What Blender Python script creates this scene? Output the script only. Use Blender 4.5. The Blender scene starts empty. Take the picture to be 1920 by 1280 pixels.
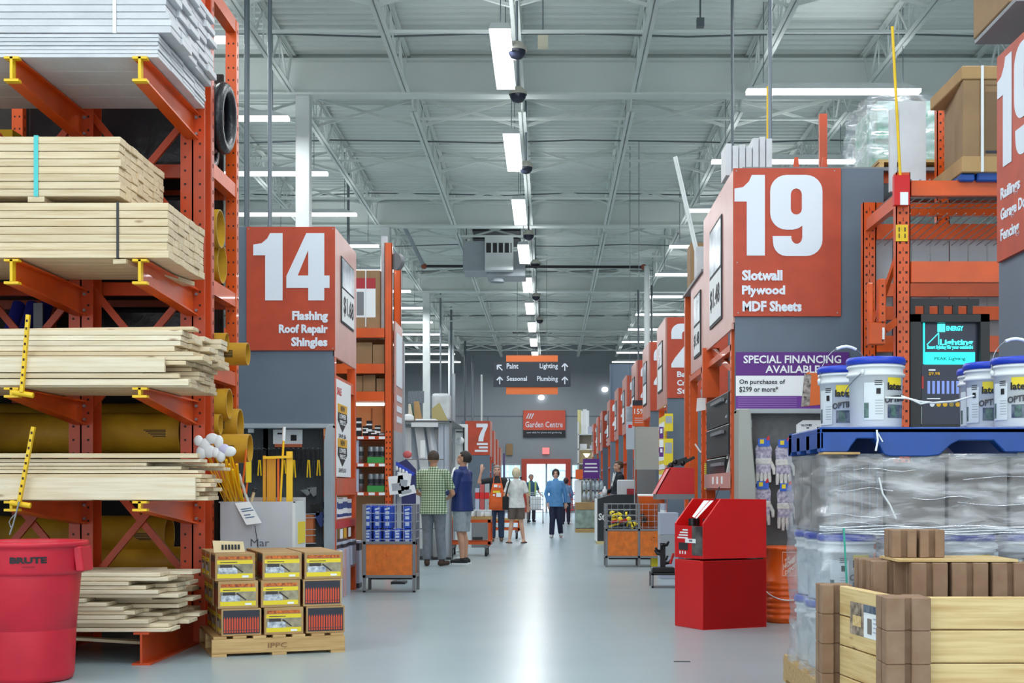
import bpy, bmesh, math, random
from mathutils import Vector, Matrix, Euler
SC = bpy.context.scene
COL = SC.collection
RND = random.Random(7)
PI = math.pi
# ------------------------------------------------------------------ camera
FPX, VX, VY, EYE = 2600.0, 1030.0, 915.0, 1.15     # focal length in px, vanishing point, eye height
cam_data = bpy.data.cameras.new('camera')
cam_data.sensor_fit = 'HORIZONTAL'
cam_data.sensor_width = 36.0
cam_data.lens = 36.0 * FPX / 1920.0
cam_data.shift_x = -(VX - 960.0) / 1920.0
cam_data.shift_y = (VY - 640.0) / 1920.0
cam_data.clip_end = 300.0
cam = bpy.data.objects.new('camera', cam_data)
COL.objects.link(cam)
cam.location = (0, 0, EYE)
cam.rotation_euler = (PI / 2, 0, 0)
SC.camera = cam
# ------------------------------------------------------------------ world, sun, exposure
world = bpy.data.worlds.new('world')
SC.world = world
world.use_nodes = True
bg = world.node_tree.nodes['Background']
bg.inputs['Color'].default_value = (0.86, 0.94, 1.0, 1)
bg.inputs['Strength'].default_value = 2.0
sun_data = bpy.data.lights.new('sun', 'SUN')
sun_data.energy = 5.0
sun_data.angle = 0.02
sun = bpy.data.objects.new('sun', sun_data)
COL.objects.link(sun)
sun.rotation_euler = (math.radians(38), math.radians(-12), 0)
SC.view_settings.view_transform = 'Standard'
SC.view_settings.look = 'None'
SC.view_settings.gamma = 1.0
SC.view_settings.use_curve_mapping = False
SC.view_settings.exposure = 0.18
LAMP_WATTS = 75.0
LAMP_UP = 7.5
LAMP_GLOW = 3.2
SC.cycles.max_bounces = 8
SC.cycles.diffuse_bounces = 5
SC.cycles.transparent_max_bounces = 16
SC.cycles.sample_clamp_indirect = 4.0
try:
    SC.cycles.use_denoising = True
except Exception:
    pass

# ------------------------------------------------------------------ helpers
def PX(px, Y): return (px - VX) * Y / FPX
def PZ(py, Y): return EYE + (VY - py) * Y / FPX
def PT(px, py, Y): return Vector((PX(px, Y), Y, PZ(py, Y)))

def lin(c):
    out = []
    for v in c:
        v = v / 255.0
        out.append(v / 12.92 if v <= 0.04045 else ((v + 0.055) / 1.055) ** 2.4)
    return (out[0], out[1], out[2], 1.0)

_mats = {}
def mat(name, rgb, rough=0.5, metal=0.0, noise=0.0, scale=6.0, bump=0.0, emit=0.0, spec=0.5, rgb2=None, stretch=(1, 1, 1), rnd=0.0, coat=0.0):
    """a plain procedural material: colour broken up by object-space noise, with optional per-object variation"""
    if name in _mats:
        return _mats[name]
    m = bpy.data.materials.new(name)
    m.use_nodes = True
    nt = m.node_tree
    b = nt.nodes['Principled BSDF']
    b.inputs['Base Color'].default_value = lin(rgb)
    b.inputs['Roughness'].default_value = rough
    b.inputs['Metallic'].default_value = metal
    b.inputs['Specular IOR Level'].default_value = spec
    b.inputs['Coat Weight'].default_value = coat
    if emit > 0:
        b.inputs['Emission Color'].default_value = lin(rgb)
        b.inputs['Emission Strength'].default_value = emit
    if noise > 0 or bump > 0 or rnd > 0:
        tc = nt.nodes.new('ShaderNodeTexCoord')
        mp = nt.nodes.new('ShaderNodeMapping')
        mp.inputs['Scale'].default_value = stretch
        nt.links.new(tc.outputs['Object'], mp.inputs['Vector'])
        nz = nt.nodes.new('ShaderNodeTexNoise')
        nz.inputs['Scale'].default_value = scale
        nz.inputs['Detail'].default_value = 5
        oi = nt.nodes.new('ShaderNodeObjectInfo')
        ad = nt.nodes.new('ShaderNodeVectorMath'); ad.operation = 'ADD'
        ml = nt.nodes.new('ShaderNodeMath'); ml.operation = 'MULTIPLY'; ml.inputs[1].default_value = 37.0
        nt.links.new(oi.outputs['Random'], ml.inputs[0])
        nt.links.new(mp.outputs['Vector'], ad.inputs[0]); nt.links.new(ml.outputs[0], ad.inputs[1])
        nt.links.new(ad.outputs[0], nz.inputs['Vector'])
        if noise > 0 or rnd > 0:
            c2 = rgb2 if rgb2 else tuple(max(0, v * (1 - noise)) for v in rgb)
            mx = nt.nodes.new('ShaderNodeMix'); mx.data_type = 'RGBA'
            mx.inputs['A'].default_value = lin(rgb); mx.inputs['B'].default_value = lin(c2)
            rp = nt.nodes.new('ShaderNodeMapRange')
            rp.inputs['From Min'].default_value = 0.35; rp.inputs['From Max'].default_value = 0.7
            nt.links.new(nz.outputs['Fac'], rp.inputs['Value'])
            nt.links.new(rp.outputs['Result'], mx.inputs['Factor'])
            last = mx.outputs['Result']
            if rnd > 0:
                hs = nt.nodes.new('ShaderNodeHueSaturation')
                mr = nt.nodes.new('ShaderNodeMapRange')
                mr.inputs['To Min'].default_value = 1 - rnd; mr.inputs['To Max'].default_value = 1 + rnd * 0.5
                nt.links.new(oi.outputs['Random'], mr.inputs['Value'])
                nt.links.new(mr.outputs['Result'], hs.inputs['Value'])
                nt.links.new(last, hs.inputs['Color'])
                last = hs.outputs['Color']
            nt.links.new(last, b.inputs['Base Color'])
        if bump > 0:
            bp = nt.nodes.new('ShaderNodeBump'); bp.inputs['Strength'].default_value = bump; bp.inputs['Distance'].default_value = 0.02
            nt.links.new(nz.outputs['Fac'], bp.inputs['Height'])
            nt.links.new(bp.outputs['Normal'], b.inputs['Normal'])
    _mats[name] = m
    return m

def wood(name, light, dark, knots=True, rnd=0.10, rough=0.55):
    """sawn softwood: grain drawn out along the local X axis, scattered knots"""
    if name in _mats:
        return _mats[name]
    m = bpy.data.materials.new(name); m.use_nodes = True
    nt = m.node_tree; N = nt.nodes; L = nt.links
    b = N['Principled BSDF']; b.inputs['Roughness'].default_value = rough; b.inputs['Specular IOR Level'].default_value = 0.3
    tc = N.new('ShaderNodeTexCoord'); oi = N.new('ShaderNodeObjectInfo')
    ml = N.new('ShaderNodeMath'); ml.operation = 'MULTIPLY'; ml.inputs[1].default_value = 53.0
    L.new(oi.outputs['Random'], ml.inputs[0])
    ad = N.new('ShaderNodeVectorMath'); ad.operation = 'ADD'
    L.new(tc.outputs['Object'], ad.inputs[0]); L.new(ml.outputs[0], ad.inputs[1])
    mp = N.new('ShaderNodeMapping'); mp.inputs['Scale'].default_value = (1.2, 24, 24); L.new(ad.outputs[0], mp.inputs['Vector'])
    nz = N.new('ShaderNodeTexNoise'); nz.inputs['Scale'].default_value = 2.0; nz.inputs['Detail'].default_value = 6; L.new(mp.outputs[0], nz.inputs['Vector'])
    mx = N.new('ShaderNodeMix'); mx.data_type = 'RGBA'; mx.inputs['A'].default_value = lin(light); mx.inputs['B'].default_value = lin(dark)
    rp = N.new('ShaderNodeMapRange'); rp.inputs['From Min'].default_value = 0.38; rp.inputs['From Max'].default_value = 0.78
    L.new(nz.outputs['Fac'], rp.inputs['Value']); L.new(rp.outputs['Result'], mx.inputs['Factor'])
    last = mx.outputs['Result']
    if knots:
        m2 = N.new('ShaderNodeMapping'); m2.inputs['Scale'].default_value = (2.2, 7, 7); L.new(ad.outputs[0], m2.inputs['Vector'])
        vo = N.new('ShaderNodeTexVoronoi'); vo.inputs['Scale'].default_value = 1.3; L.new(m2.outputs[0], vo.inputs['Vector'])
        r2 = N.new('ShaderNodeMapRange'); r2.inputs['From Min'].default_value = 0.05; r2.inputs['From Max'].default_value = 0.13
        r2.inputs['To Min'].default_value = 0.85; r2.inputs['To Max'].default_value = 0.0
        L.new(vo.outputs['Distance'], r2.inputs['Value'])
        k = N.new('ShaderNodeMix'); k.data_type = 'RGBA'; k.inputs['B'].default_value = lin((128, 88, 50))
        L.new(last, k.inputs['A']); L.new(r2.outputs['Result'], k.inputs['Factor']); last = k.outputs['Result']
    hs = N.new('ShaderNodeHueSaturation'); mr = N.new('ShaderNodeMapRange')
    mr.inputs['To Min'].default_value = 1 - rnd; mr.inputs['To Max'].default_value = 1 + rnd * 0.4
    L.new(oi.outputs['Random'], mr.inputs['Value']); L.new(mr.outputs['Result'], hs.inputs['Value']); L.new(last, hs.inputs['Color'])
    L.new(hs.outputs['Color'], b.inputs['Base Color'])
    bp = N.new('ShaderNodeBump'); bp.inputs['Strength'].default_value = 0.15; bp.inputs['Distance'].default_value = 0.01
    L.new(nz.outputs['Fac'], bp.inputs['Height']); L.new(bp.outputs['Normal'], b.inputs['Normal'])
    _mats[name] = m
    return m

def wmat(o):
    m = o.matrix_basis.copy()
    while o.parent is not None:
        o = o.parent
        m = o.matrix_basis @ m
    return m

def tag(o, label=None, cat=None, group=None, kind=None):
    if label: o['label'] = label
    if cat: o['category'] = cat
    if group: o['group'] = group
    if kind: o['kind'] = kind
    return o

def thing(name, label, cat, loc=(0, 0, 0), rotz=0.0, group=None, kind=None):
    o = bpy.data.objects.new(name, None)
    COL.objects.link(o)
    o.empty_display_size = 0.05
    o.location = loc
    o.rotation_euler = (0, 0, rotz)
    return tag(o, label, cat, group, kind)

class MB:
    """collects shapes and links them as one mesh object"""
    def __init__(s, M=None):
        s.v, s.f, s.mi, s.sm = [], [], [], []
        s.cur = 0; s.M = M
    def m(s, i): s.cur = i; return s
    def add(s, vs, fs, smooth=False):
        n = len(s.v)
        if s.M is not None: vs = [s.M @ Vector(p) for p in vs]
        s.v.extend([tuple(p) for p in vs])
        for f in fs:
            s.f.append([i + n for i in f]); s.mi.append(s.cur); s.sm.append(smooth)
        return s
    def box(s, x0, x1, y0, y1, z0, z1):
        if x0 > x1: x0, x1 = x1, x0
        if y0 > y1: y0, y1 = y1, y0
        if z0 > z1: z0, z1 = z1, z0
        return s.hexa([(x0, y0, z0), (x1, y0, z0), (x1, y1, z0), (x0, y1, z0), (x0, y0, z1), (x1, y0, z1), (x1, y1, z1), (x0, y1, z1)])
    def hexa(s, p):
        return s.add(p, [(0, 3, 2, 1), (4, 5, 6, 7), (0, 1, 5, 4), (1, 2, 6, 5), (2, 3, 7, 6), (3, 0, 4, 7)])
    def bar(s, p, q, w, h=None, up=(0, 0, 1)):
        """rectangular bar from p to q, w across and h along up"""
        h = h or w
        p, q = Vector(p), Vector(q); d = (q - p).normalized(); up = Vector(up)
        if abs(d.dot(up)) > 0.98: up = Vector((0, 1, 0))
        r = d.cross(up).normalized(); u = r.cross(d).normalized()
        a, b = r * w / 2, u * h / 2
        return s.add([p - a - b, p + a - b, p + a + b, p - a + b, q - a - b, q + a - b, q + a + b, q - a + b],
                     [(0, 1, 2, 3), (7, 6, 5, 4), (0, 4, 5, 1), (1, 5, 6, 2), (2, 6, 7, 3), (3, 7, 4, 0)])
    def cyl(s, p, q, r0, r1=None, n=16, caps=True, smooth=True):
        r1 = r0 if r1 is None else r1
        p, q = Vector(p), Vector(q); d = (q - p).normalized()
        a = d.cross(Vector((0, 0, 1)))
        a = Vector((1, 0, 0)) if a.length < 1e-4 else a.normalized()
        b = d.cross(a)
        ring = [(a * math.cos(2 * PI * i / n) + b * math.sin(2 * PI * i / n)) for i in range(n)]
        s.add([p + v * r0 for v in ring] + [q + v * r1 for v in ring],
              [(i, (i + 1) % n, n + (i + 1) % n, n + i) for i in range(n)], smooth)
        if caps:
            s.add([p + v * r0 for v in ring], [tuple(range(n - 1, -1, -1))])
            s.add([q + v * r1 for v in ring], [tuple(range(n))])
        return s
    def tube(s, pts, r, n=8, closed=False):
        pts = [Vector(p) for p in pts]; k = len(pts); vs = []; prev = None
        for i, p in enumerate(pts):
            t = (pts[(i + 1) % k] - pts[i - 1]) if closed else (pts[min(i + 1, k - 1)] - pts[max(i - 1, 0)])
            t = t.normalized()
            if prev is None:
                a = t.cross(Vector((0, 0, 1)))
                if a.length < 1e-3: a = t.cross(Vector((1, 0, 0)))
            else:
                a = prev - t * prev.dot(t)
            a = a.normalized(); prev = a; b = t.cross(a)
            rr = r[i] if isinstance(r, (list, tuple)) else r
            vs += [p + (a * math.cos(2 * PI * j / n) + b * math.sin(2 * PI * j / n)) * rr for j in range(n)]
        fs = []
        for i in range(k if closed else k - 1):
            i2 = (i + 1) % k
            fs += [(i * n + j, i * n + (j + 1) % n, i2 * n + (j + 1) % n, i2 * n + j) for j in range(n)]
        s.add(vs, fs, True)
        if not closed:
            s.add(vs[:n], [tuple(range(n - 1, -1, -1))]); s.add(vs[-n:], [tuple(range(n))])
        return s
    def lathe(s, prof, c=(0, 0, 0), n=32, a0=0.0, a1=2 * PI, smooth=True):
        """(radius, height) profile turned about the vertical through c"""
        full = abs(a1 - a0 - 2 * PI) < 1e-6; k = n if full else n + 1; vs = []
        for (r, z) in prof:
            for i in range(k):
                a = a0 + (a1 - a0) * i / n
                vs.append((c[0] + r * math.cos(a), c[1] + r * math.sin(a), c[2] + z))
        fs = []
        for j in range(len(prof) - 1):
            for i in range(n):
                i2 = (i + 1) % k
                fs.append((j * k + i, j * k + i2, (j + 1) * k + i2, (j + 1) * k + i))
        return s.add(vs, fs, smooth)
    def ball(s, c, rx, ry=None, rz=None, n=14, mrings=9):
        ry = ry or rx; rz = rz or rx; vs = []; fs = []
        for j in range(mrings + 1):
            t = PI * j / mrings
            for i in range(n):
                a = 2 * PI * i / n
                vs.append((c[0] + rx * math.sin(t) * math.cos(a), c[1] + ry * math.sin(t) * math.sin(a), c[2] - rz * math.cos(t)))
        for j in range(mrings):
            for i in range(n):
                fs.append((j * n + i, j * n + (i + 1) % n, (j + 1) * n + (i + 1) % n, (j + 1) * n + i))
        return s.add(vs, fs, True)
    def loft(s, rings, n=20, caps=True):
        """elliptical rings (cx, cy, z, rx, ry) joined upward"""
        vs = []
        for (cx, cy, z, rx, ry) in rings:
            vs += [(cx + rx * math.cos(2 * PI * i / n), cy + ry * math.sin(2 * PI * i / n), z) for i in range(n)]
        fs = [(j * n + i, j * n + (i + 1) % n, (j + 1) * n + (i + 1) % n, (j + 1) * n + i) for j in range(len(rings) - 1) for i in range(n)]
        s.add(vs, fs, True)
        if caps:
            s.add(vs[:n], [tuple(range(n - 1, -1, -1))]); s.add(vs[-n:], [tuple(range(n))])
        return s
    def prism(s, poly, o, u, v, depth):
        """polygon (a, b) laid out from o along u and v, pushed back by depth along -(u x v)"""
        o, u, v = Vector(o), Vector(u), Vector(v); w = u.cross(v).normalized() * -depth
        a = [o + u * p[0] + v * p[1] for p in poly]; n = len(a)
        return s.add(a + [p + w for p in a], [tuple(range(n)), tuple(range(2 * n - 1, n - 1, -1))] + [(i, n + i, n + (i + 1) % n, (i + 1) % n) for i in range(n)])
    def build(s, name, mats, parent=None, label=None, origin=None, local=False, bevel=0.0, seg=1, kind=None):
        me = bpy.data.meshes.new(name)
        vs = s.v
        if parent is not None and not local:
            inv = wmat(parent).inverted(); vs = [tuple(inv @ Vector(p)) for p in vs]
        elif origin is not None:
            og = Vector(origin); vs = [tuple(Vector(p) - og) for p in vs]
        me.from_pydata(vs, [], s.f)
        mats = mats if isinstance(mats, (list, tuple)) else [mats]
        for m_ in mats: me.materials.append(m_)
        me.polygons.foreach_set('material_index', [min(i, len(mats) - 1) for i in s.mi])
        me.polygons.foreach_set('use_smooth', s.sm)
        me.update()
        o = bpy.data.objects.new(name, me); COL.objects.link(o)
        if parent is not None: o.parent = parent
        if origin is not None and parent is None: o.location = origin
        if bevel > 0:
            bv = o.modifiers.new('bevel', 'BEVEL'); bv.width = bevel; bv.segments = seg; bv.limit_method = 'ANGLE'; bv.angle_limit = 0.7
        if label: o['label'] = label
        if kind: o['kind'] = kind
        return o

def copy_tree(o, parent=None):
    c = o.copy(); COL.objects.link(c)
    if parent is not None: c.parent = parent
    for ch in list(o.children): copy_tree(ch, c)
    return c

def struct(name, mb, m, **k):
    return tag(mb.build(name, m, **k), kind='structure')

def solo(name, label, cat, mb, m, origin=None, group=None, kind=None, **k):
    return tag(mb.build(name, m, origin=origin, **k), label, cat, group, kind)

def curve_mesh(splines, depth):
    cu = bpy.data.curves.new('outline', 'CURVE'); cu.dimensions = '2D'; cu.fill_mode = 'BOTH'; cu.extrude = depth / 2
    for pts in splines:
        sp = cu.splines.new('POLY'); sp.points.add(len(pts) - 1)
        for i, p in enumerate(pts): sp.points[i].co = (p[0], p[1], 0, 1)
        sp.use_cyclic_u = True
    o = bpy.data.objects.new('outline', cu); me = bpy.data.meshes.new_from_object(o)
    bpy.data.objects.remove(o); bpy.data.curves.remove(cu)
    return me

def text_mesh(s, bold, depth):
    cu = bpy.data.curves.new('type', 'FONT'); cu.body = s; cu.size = 1.0; cu.offset = bold; cu.extrude = 0.001; cu.resolution_u = 2
    o = bpy.data.objects.new('type', cu); me = bpy.data.meshes.new_from_object(o)
    bpy.data.objects.remove(o); bpy.data.curves.remove(cu)
    return me

def place_mesh(me, name, m, parent, o, u, v, w, h, depth=0.003, keep=False):
    """fit a flat mesh into the w x h rectangle whose lower corner is o, spanned by unit vectors u (reading direction) and v (up)"""
    o, u, v = Vector(o), Vector(u).normalized(), Vector(v).normalized(); nrm = u.cross(v)
    xs = [p.co.x for p in me.vertices]; ys = [p.co.y for p in me.vertices]; zs = [p.co.z for p in me.vertices]
    if not xs: return None
    x0, y0 = min(xs), min(ys); sx = w / max(1e-6, max(xs) - x0); sy = h / max(1e-6, max(ys) - y0)
    z0, dz = min(zs), max(1e-6, max(zs) - min(zs))
    inv = wmat(parent).inverted() if parent else Matrix.Identity(4)
    for p in me.vertices:
        q = o + u * ((p.co.x - x0) * sx) + v * ((p.co.y - y0) * sy) + nrm * ((p.co.z - z0) / dz * depth)
        p.co = inv @ q
    me.materials.clear(); me.materials.append(m); me.update()
    ob = bpy.data.objects.new(name, me); COL.objects.link(ob)
    if parent: ob.parent = parent
    return ob

def write(parent, s, m, o, u, v, w, h, bold=0.0, depth=0.003, name='lettering'):
    return place_mesh(text_mesh(s, bold, depth), name, m, parent, o, u, v, w, h, depth)

def write_px(parent, s, m, x0, x1, y0, y1, Y, bold=0.0, depth=0.004, name='lettering'):
    """lettering on a plane facing the camera aisle, given by the rectangle it covers"""
    return write(parent, s, m, (PX(x0, Y), Y - depth * 0 - 0.001, PZ(y1, Y)), (1, 0, 0), (0, 0, 1), PX(x1, Y) - PX(x0, Y), PZ(y0, Y) - PZ(y1, Y), bold, depth, name)

def arc(cx, cy, rx, ry, a0, a1, n=7):
    return [(cx + rx * math.cos(math.radians(a0 + (a1 - a0) * i / n)), cy + ry * math.sin(math.radians(a0 + (a1 - a0) * i / n))) for i in range(n + 1)]

DIGIT = {
    '1': ([[(.17, 0), (.42, 0), (.42, 1), (.24, 1), (.2, .92), (.12, .85), (0, .83), (0, .67), (.17, .67)]], .42),
    '4': ([[(.33, 0), (.57, 0), (.57, .185), (.65, .185), (.65, .37), (.57, .37), (.57, 1), (.30, 1), (0, .36), (0, .185), (.33, .185)], [(.33, .37), (.17, .37), (.33, .75)]], .65),
    '9': ([[(.03, .247), (.255, .247)] + arc(.325, .235, .068, .085, 170, 360, 8) + [(.393, .375)] + [(.35, .345), (.28, .325)] + arc(.2, .53, .2, .205, 270, 180, 6) + arc(.2, .8, .2, .2, 180, 90, 6) + arc(.44, .8, .2, .2, 90, 0, 6) + arc(.44, .2, .2, .2, 0, -90, 6) + arc(.2, .17, .165, .17, 270, 180, 5),
           arc(.32, .76, .068, .075, 0, 180, 6) + arc(.32, .58, .068, .07, 180, 360, 6)], .64),
    '2': ([[(0, 0), (.62, 0), (.62, .2), (.35, .2), (.47, .34), (.58, .5), (.63, .68)] + arc(.43, .78, .2, .22, 0, 90, 5) + arc(.2, .8, .2, .2, 90, 180, 5) + [(0, .65), (.24, .65)] + arc(.31, .765, .07, .07, 180, 0, 6) + [(.375, .64), (.3, .5), (.08, .22), (0, .08)]], .63),
    '7': ([[(0, 1), (.6, 1), (.6, .85), (.45, .5), (.38, .2), (.36, 0), (.1, 0), (.13, .25), (.22, .5), (.36, .79), (0, .79)]], .6),
}

def numeral(parent, d, m, o, u, v, w, h, depth=0.004):
    return place_mesh(curve_mesh(DIGIT[d][0], 0.01), 'numeral', m, parent, o, u, v, w, h, depth)

def ordinal(n):
    return ['first', 'second', 'third', 'fourth', 'fifth', 'sixth', 'seventh', 'eighth', 'ninth', 'tenth', 'eleventh', 'twelfth', 'thirteenth', 'fourteenth', 'fifteenth', 'sixteenth'][n]

# ------------------------------------------------------------------ materials
ORANGE = mat('orange_enamel', (222, 86, 14), 0.38, noise=0.12, scale=3, coat=0.1)
ORANGE_D = mat('orange_red_enamel', (198, 70, 22), 0.4, noise=0.14, scale=3)
YELLOW = mat('yellow_paint', (240, 196, 20), 0.45, noise=0.08, scale=8)
SIGN = mat('orange_sign_board', (190, 70, 40), 0.5, noise=0.10, scale=5, bump=0.05)
ORANGE_GLARE = mat('orange_side_board_glare', (204, 150, 140), 0.35, noise=0.06, scale=3)  # orange board; grazing lamp glare is put into the colour as pink
LETTER = mat('white_lettering', (222, 230, 240), 0.55)
BLACKINK = mat('black_print', (26, 26, 30), 0.6)
GREY = mat('slate_grey_panel', (98, 111, 126), 0.5, noise=0.05, scale=3)
PALEGREY = mat('pale_grey_metal', (168, 176, 182), 0.4, noise=0.05, scale=4)
PEG = mat('dark_pegboard', (84, 88, 94), 0.6, noise=0.08, scale=12)
STEEL = mat('galvanised_steel', (150, 156, 160), 0.35, metal=0.6, noise=0.1, scale=8)
MIDGREY = mat('grey_painted_frame', (120, 122, 126), 0.45)
WHITE = mat('white_plastic', (232, 236, 238), 0.4, noise=0.03, scale=5)
WHITEP = mat('white_paint', (214, 220, 220), 0.5, noise=0.04, scale=3)
CEIL = mat('ceiling_white_paint', (220, 227, 223), 0.6, noise=0.04, scale=0.8)
BLACK = mat('black_plastic', (24, 25, 28), 0.4)
DARK = mat('dark_charcoal', (40, 42, 46), 0.6)
RED = mat('red_gloss', (212, 16, 18), 0.35, noise=0.05, scale=2)
BINRED = mat('red_bin_plastic', (206, 28, 52), 0.42, noise=0.10, scale=4, bump=0.04)
BLUE = mat('blue_plastic', (8, 72, 156), 0.4, noise=0.12, scale=6)
LIDBLUE = mat('blue_lid_plastic', (30, 62, 186), 0.35)
CARD = mat('corrugated_cardboard', (182, 146, 98), 0.75, noise=0.08, scale=4, rnd=0.08)
CARD2 = mat('tan_cardboard', (160, 128, 92), 0.75, noise=0.08, scale=4, rnd=0.1)
PURPLE = mat('purple_print', (92, 34, 128), 0.5)
PAPER = mat('white_paper', (236, 240, 242), 0.6)
TUBEY = mat('yellow_tube_card', (206, 160, 34), 0.55, noise=0.18, scale=4, rgb2=(176, 128, 30))
SPRUCE = wood('spruce_lumber', (222, 204, 172), (198, 172, 130))
SPRUCE2 = wood('fresh_white_pine', (228, 216, 190), (208, 188, 152))
PRIMED = mat('white_primed_board', (206, 208, 212), 0.5, noise=0.06, scale=5, rnd=0.06)
PALLETWOOD = wood('pallet_wood', (206, 172, 118), (168, 128, 78))
GLOW = mat('lamp_diffuser', (250, 252, 255), 0.5, emit=LAMP_GLOW)
# ================================================================== SETTING
XL, XR, YB, YF, ZC = -16.0, 11.0, 66.0, -5.0, 7.95
def floor_material():
    m = bpy.data.materials.new('polished_concrete'); m.use_nodes = True
    nt = m.node_tree; N = nt.nodes; L = nt.links; b = N['Principled BSDF']
    tc = N.new('ShaderNodeTexCoord')
    nz = N.new('ShaderNodeTexNoise'); nz.inputs['Scale'].default_value = 0.9; nz.inputs['Detail'].default_value = 8
    n2 = N.new('ShaderNodeTexNoise'); n2.inputs['Scale'].default_value = 1.6; n2.inputs['Detail'].default_value = 4
    L.new(tc.outputs['Object'], nz.inputs['Vector']); L.new(tc.outputs['Object'], n2.inputs['Vector'])
    mx = N.new('ShaderNodeMix'); mx.data_type = 'RGBA'; mx.inputs['A'].default_value = lin((154, 172, 178)); mx.inputs['B'].default_value = lin((164, 180, 184))
    L.new(nz.outputs['Fac'], mx.inputs['Factor']); L.new(mx.outputs['Result'], b.inputs['Base Color'])
    rr = N.new('ShaderNodeMapRange'); rr.inputs['To Min'].default_value = 0.24; rr.inputs['To Max'].default_value = 0.27
    L.new(n2.outputs['Fac'], rr.inputs['Value']); L.new(rr.outputs['Result'], b.inputs['Roughness'])
    b.inputs['Specular IOR Level'].default_value = 0.28
    return m
struct('floor', MB().box(XL, XR, YF, 92, -0.1, 0), floor_material())
# corrugated roof deck, ribs running across the aisle
mb = MB(); vs = []; y = 15.0; i = 0
while y < YB:
    for dy, dz in ((0, 0), (0.09, 0), (0.12, 0.045), (0.21, 0.045), (0.24, 0)):
        if dy < 0.24: vs.append((y + dy, ZC + dz))
    y += 0.24
n = len(vs)
mb.add([(XL, a, z) for a, z in vs] + [(XR, a, z) for a, z in vs], [(k, n + k, n + k + 1, k + 1) for k in range(n - 1)])
mb.box(XL, XR, YF, 15.0, ZC, ZC + 0.1).box(XL, XR, 15.0, YB + 0.3, ZC + 0.06, ZC + 0.16)
struct('ceiling', mb, CEIL)
WALLG = mat('grey_wall_paint', (150, 158, 164), 0.65, noise=0.05, scale=0.5)
mb = MB(); D0, D1, DZ = -1.19, 0.89, 2.42
mb.box(XL, -2.9, YB, YB + .25, 0, ZC).box(-2.9, D0 - .1, YB, YB + .25, 2.32, ZC).box(-2.9, D0 - .1, YB, YB + .25, 0, .25).box(D0 - .1, D1 + .1, YB, YB + .25, DZ + .1, ZC)
mb.box(D1 + .1, 1.9, YB, YB + .25, 2.32, ZC).box(D1 + .1, 1.9, YB, YB + .25, 0, .25).box(1.9, XR, YB, YB + .25, 0, ZC)
struct('wall_back', mb, WALLG)
mb = MB().box(XL, XR, YB - .02, YB, 4.55, 4.6).box(-7.0, -6.95, YB - .02, YB, 0, ZC).box(-2.95, -2.9, YB - .015, YB, 2.4, 4.55)
struct('trim_1', mb, mat('wall_joint', (112, 118, 126), 0.6))
struct('wall_left', MB().box(XL - .2, XL, YF, YB, 0, ZC), WALLG)
struct('wall_right', MB().box(XR, XR + .2, YF, YB, 0, ZC), WALLG)
# garden door: red surround, glazed leaves, window bands either side
GLASS = bpy.data.materials.new('clear_glass'); GLASS.use_nodes = True
_nt = GLASS.node_tree; _b = _nt.nodes['Principled BSDF']
_tr = _nt.nodes.new('ShaderNodeBsdfTransparent'); _gl = _nt.nodes.new('ShaderNodeBsdfGlossy'); _gl.inputs['Roughness'].default_value = 0.03
_ms = _nt.nodes.new('ShaderNodeMixShader'); _ms.inputs[0].default_value = 0.08; _tr.inputs[0].default_value = (0.93, 0.97, 1, 1)
_nt.links.new(_tr.outputs[0], _ms.inputs[1]); _nt.links.new(_gl.outputs[0], _ms.inputs[2]); _nt.links.new(_ms.outputs[0], _nt.nodes['Material Output'].inputs[0])
_nt.nodes.remove(_b)
REDF = mat('red_door_surround', (190, 72, 58), 0.5)
dr = struct('door_1', MB().box(D0 - .12, D0 + .12, YB - .12, YB + .2, 0, DZ + .12).box(D1 - .12, D1 + .12, YB - .12, YB + .2, 0, DZ + .12).box(D0 + .12, D1 - .12, YB - .12, YB + .2, DZ - .12, DZ + .12), REDF)
MB().box(-.18, -.10, YB + .02, YB + .12, 0, DZ - .12).build('mullion', PALEGREY, dr)
MB().box(-.10, D1 - .12, YB + .05, YB + .06, .05, DZ - .12).build('pane', GLASS, dr)
for n_, (a, b_) in enumerate(((-2.9, D0 - .12), (D1 + .12, 1.9))):
    w = struct('window_%d' % (n_ + 1), MB().box(a, b_, YB - .03, YB + .1, 2.24, 2.32).box(a, b_, YB - .03, YB + .1, .25, .33).box(a, b_, YB - .03, YB + .1, 1.6, 1.68)
               .box(a, a + .08, YB - .03, YB + .1, .33, 2.24).box(b_ - .08, b_, YB - .03, YB + .1, .33, 2.24), PALEGREY)
    MB().box(a + .08, b_ - .08, YB + .04, YB + .05, .33, 2.24).build('pane', GLASS, w)
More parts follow.
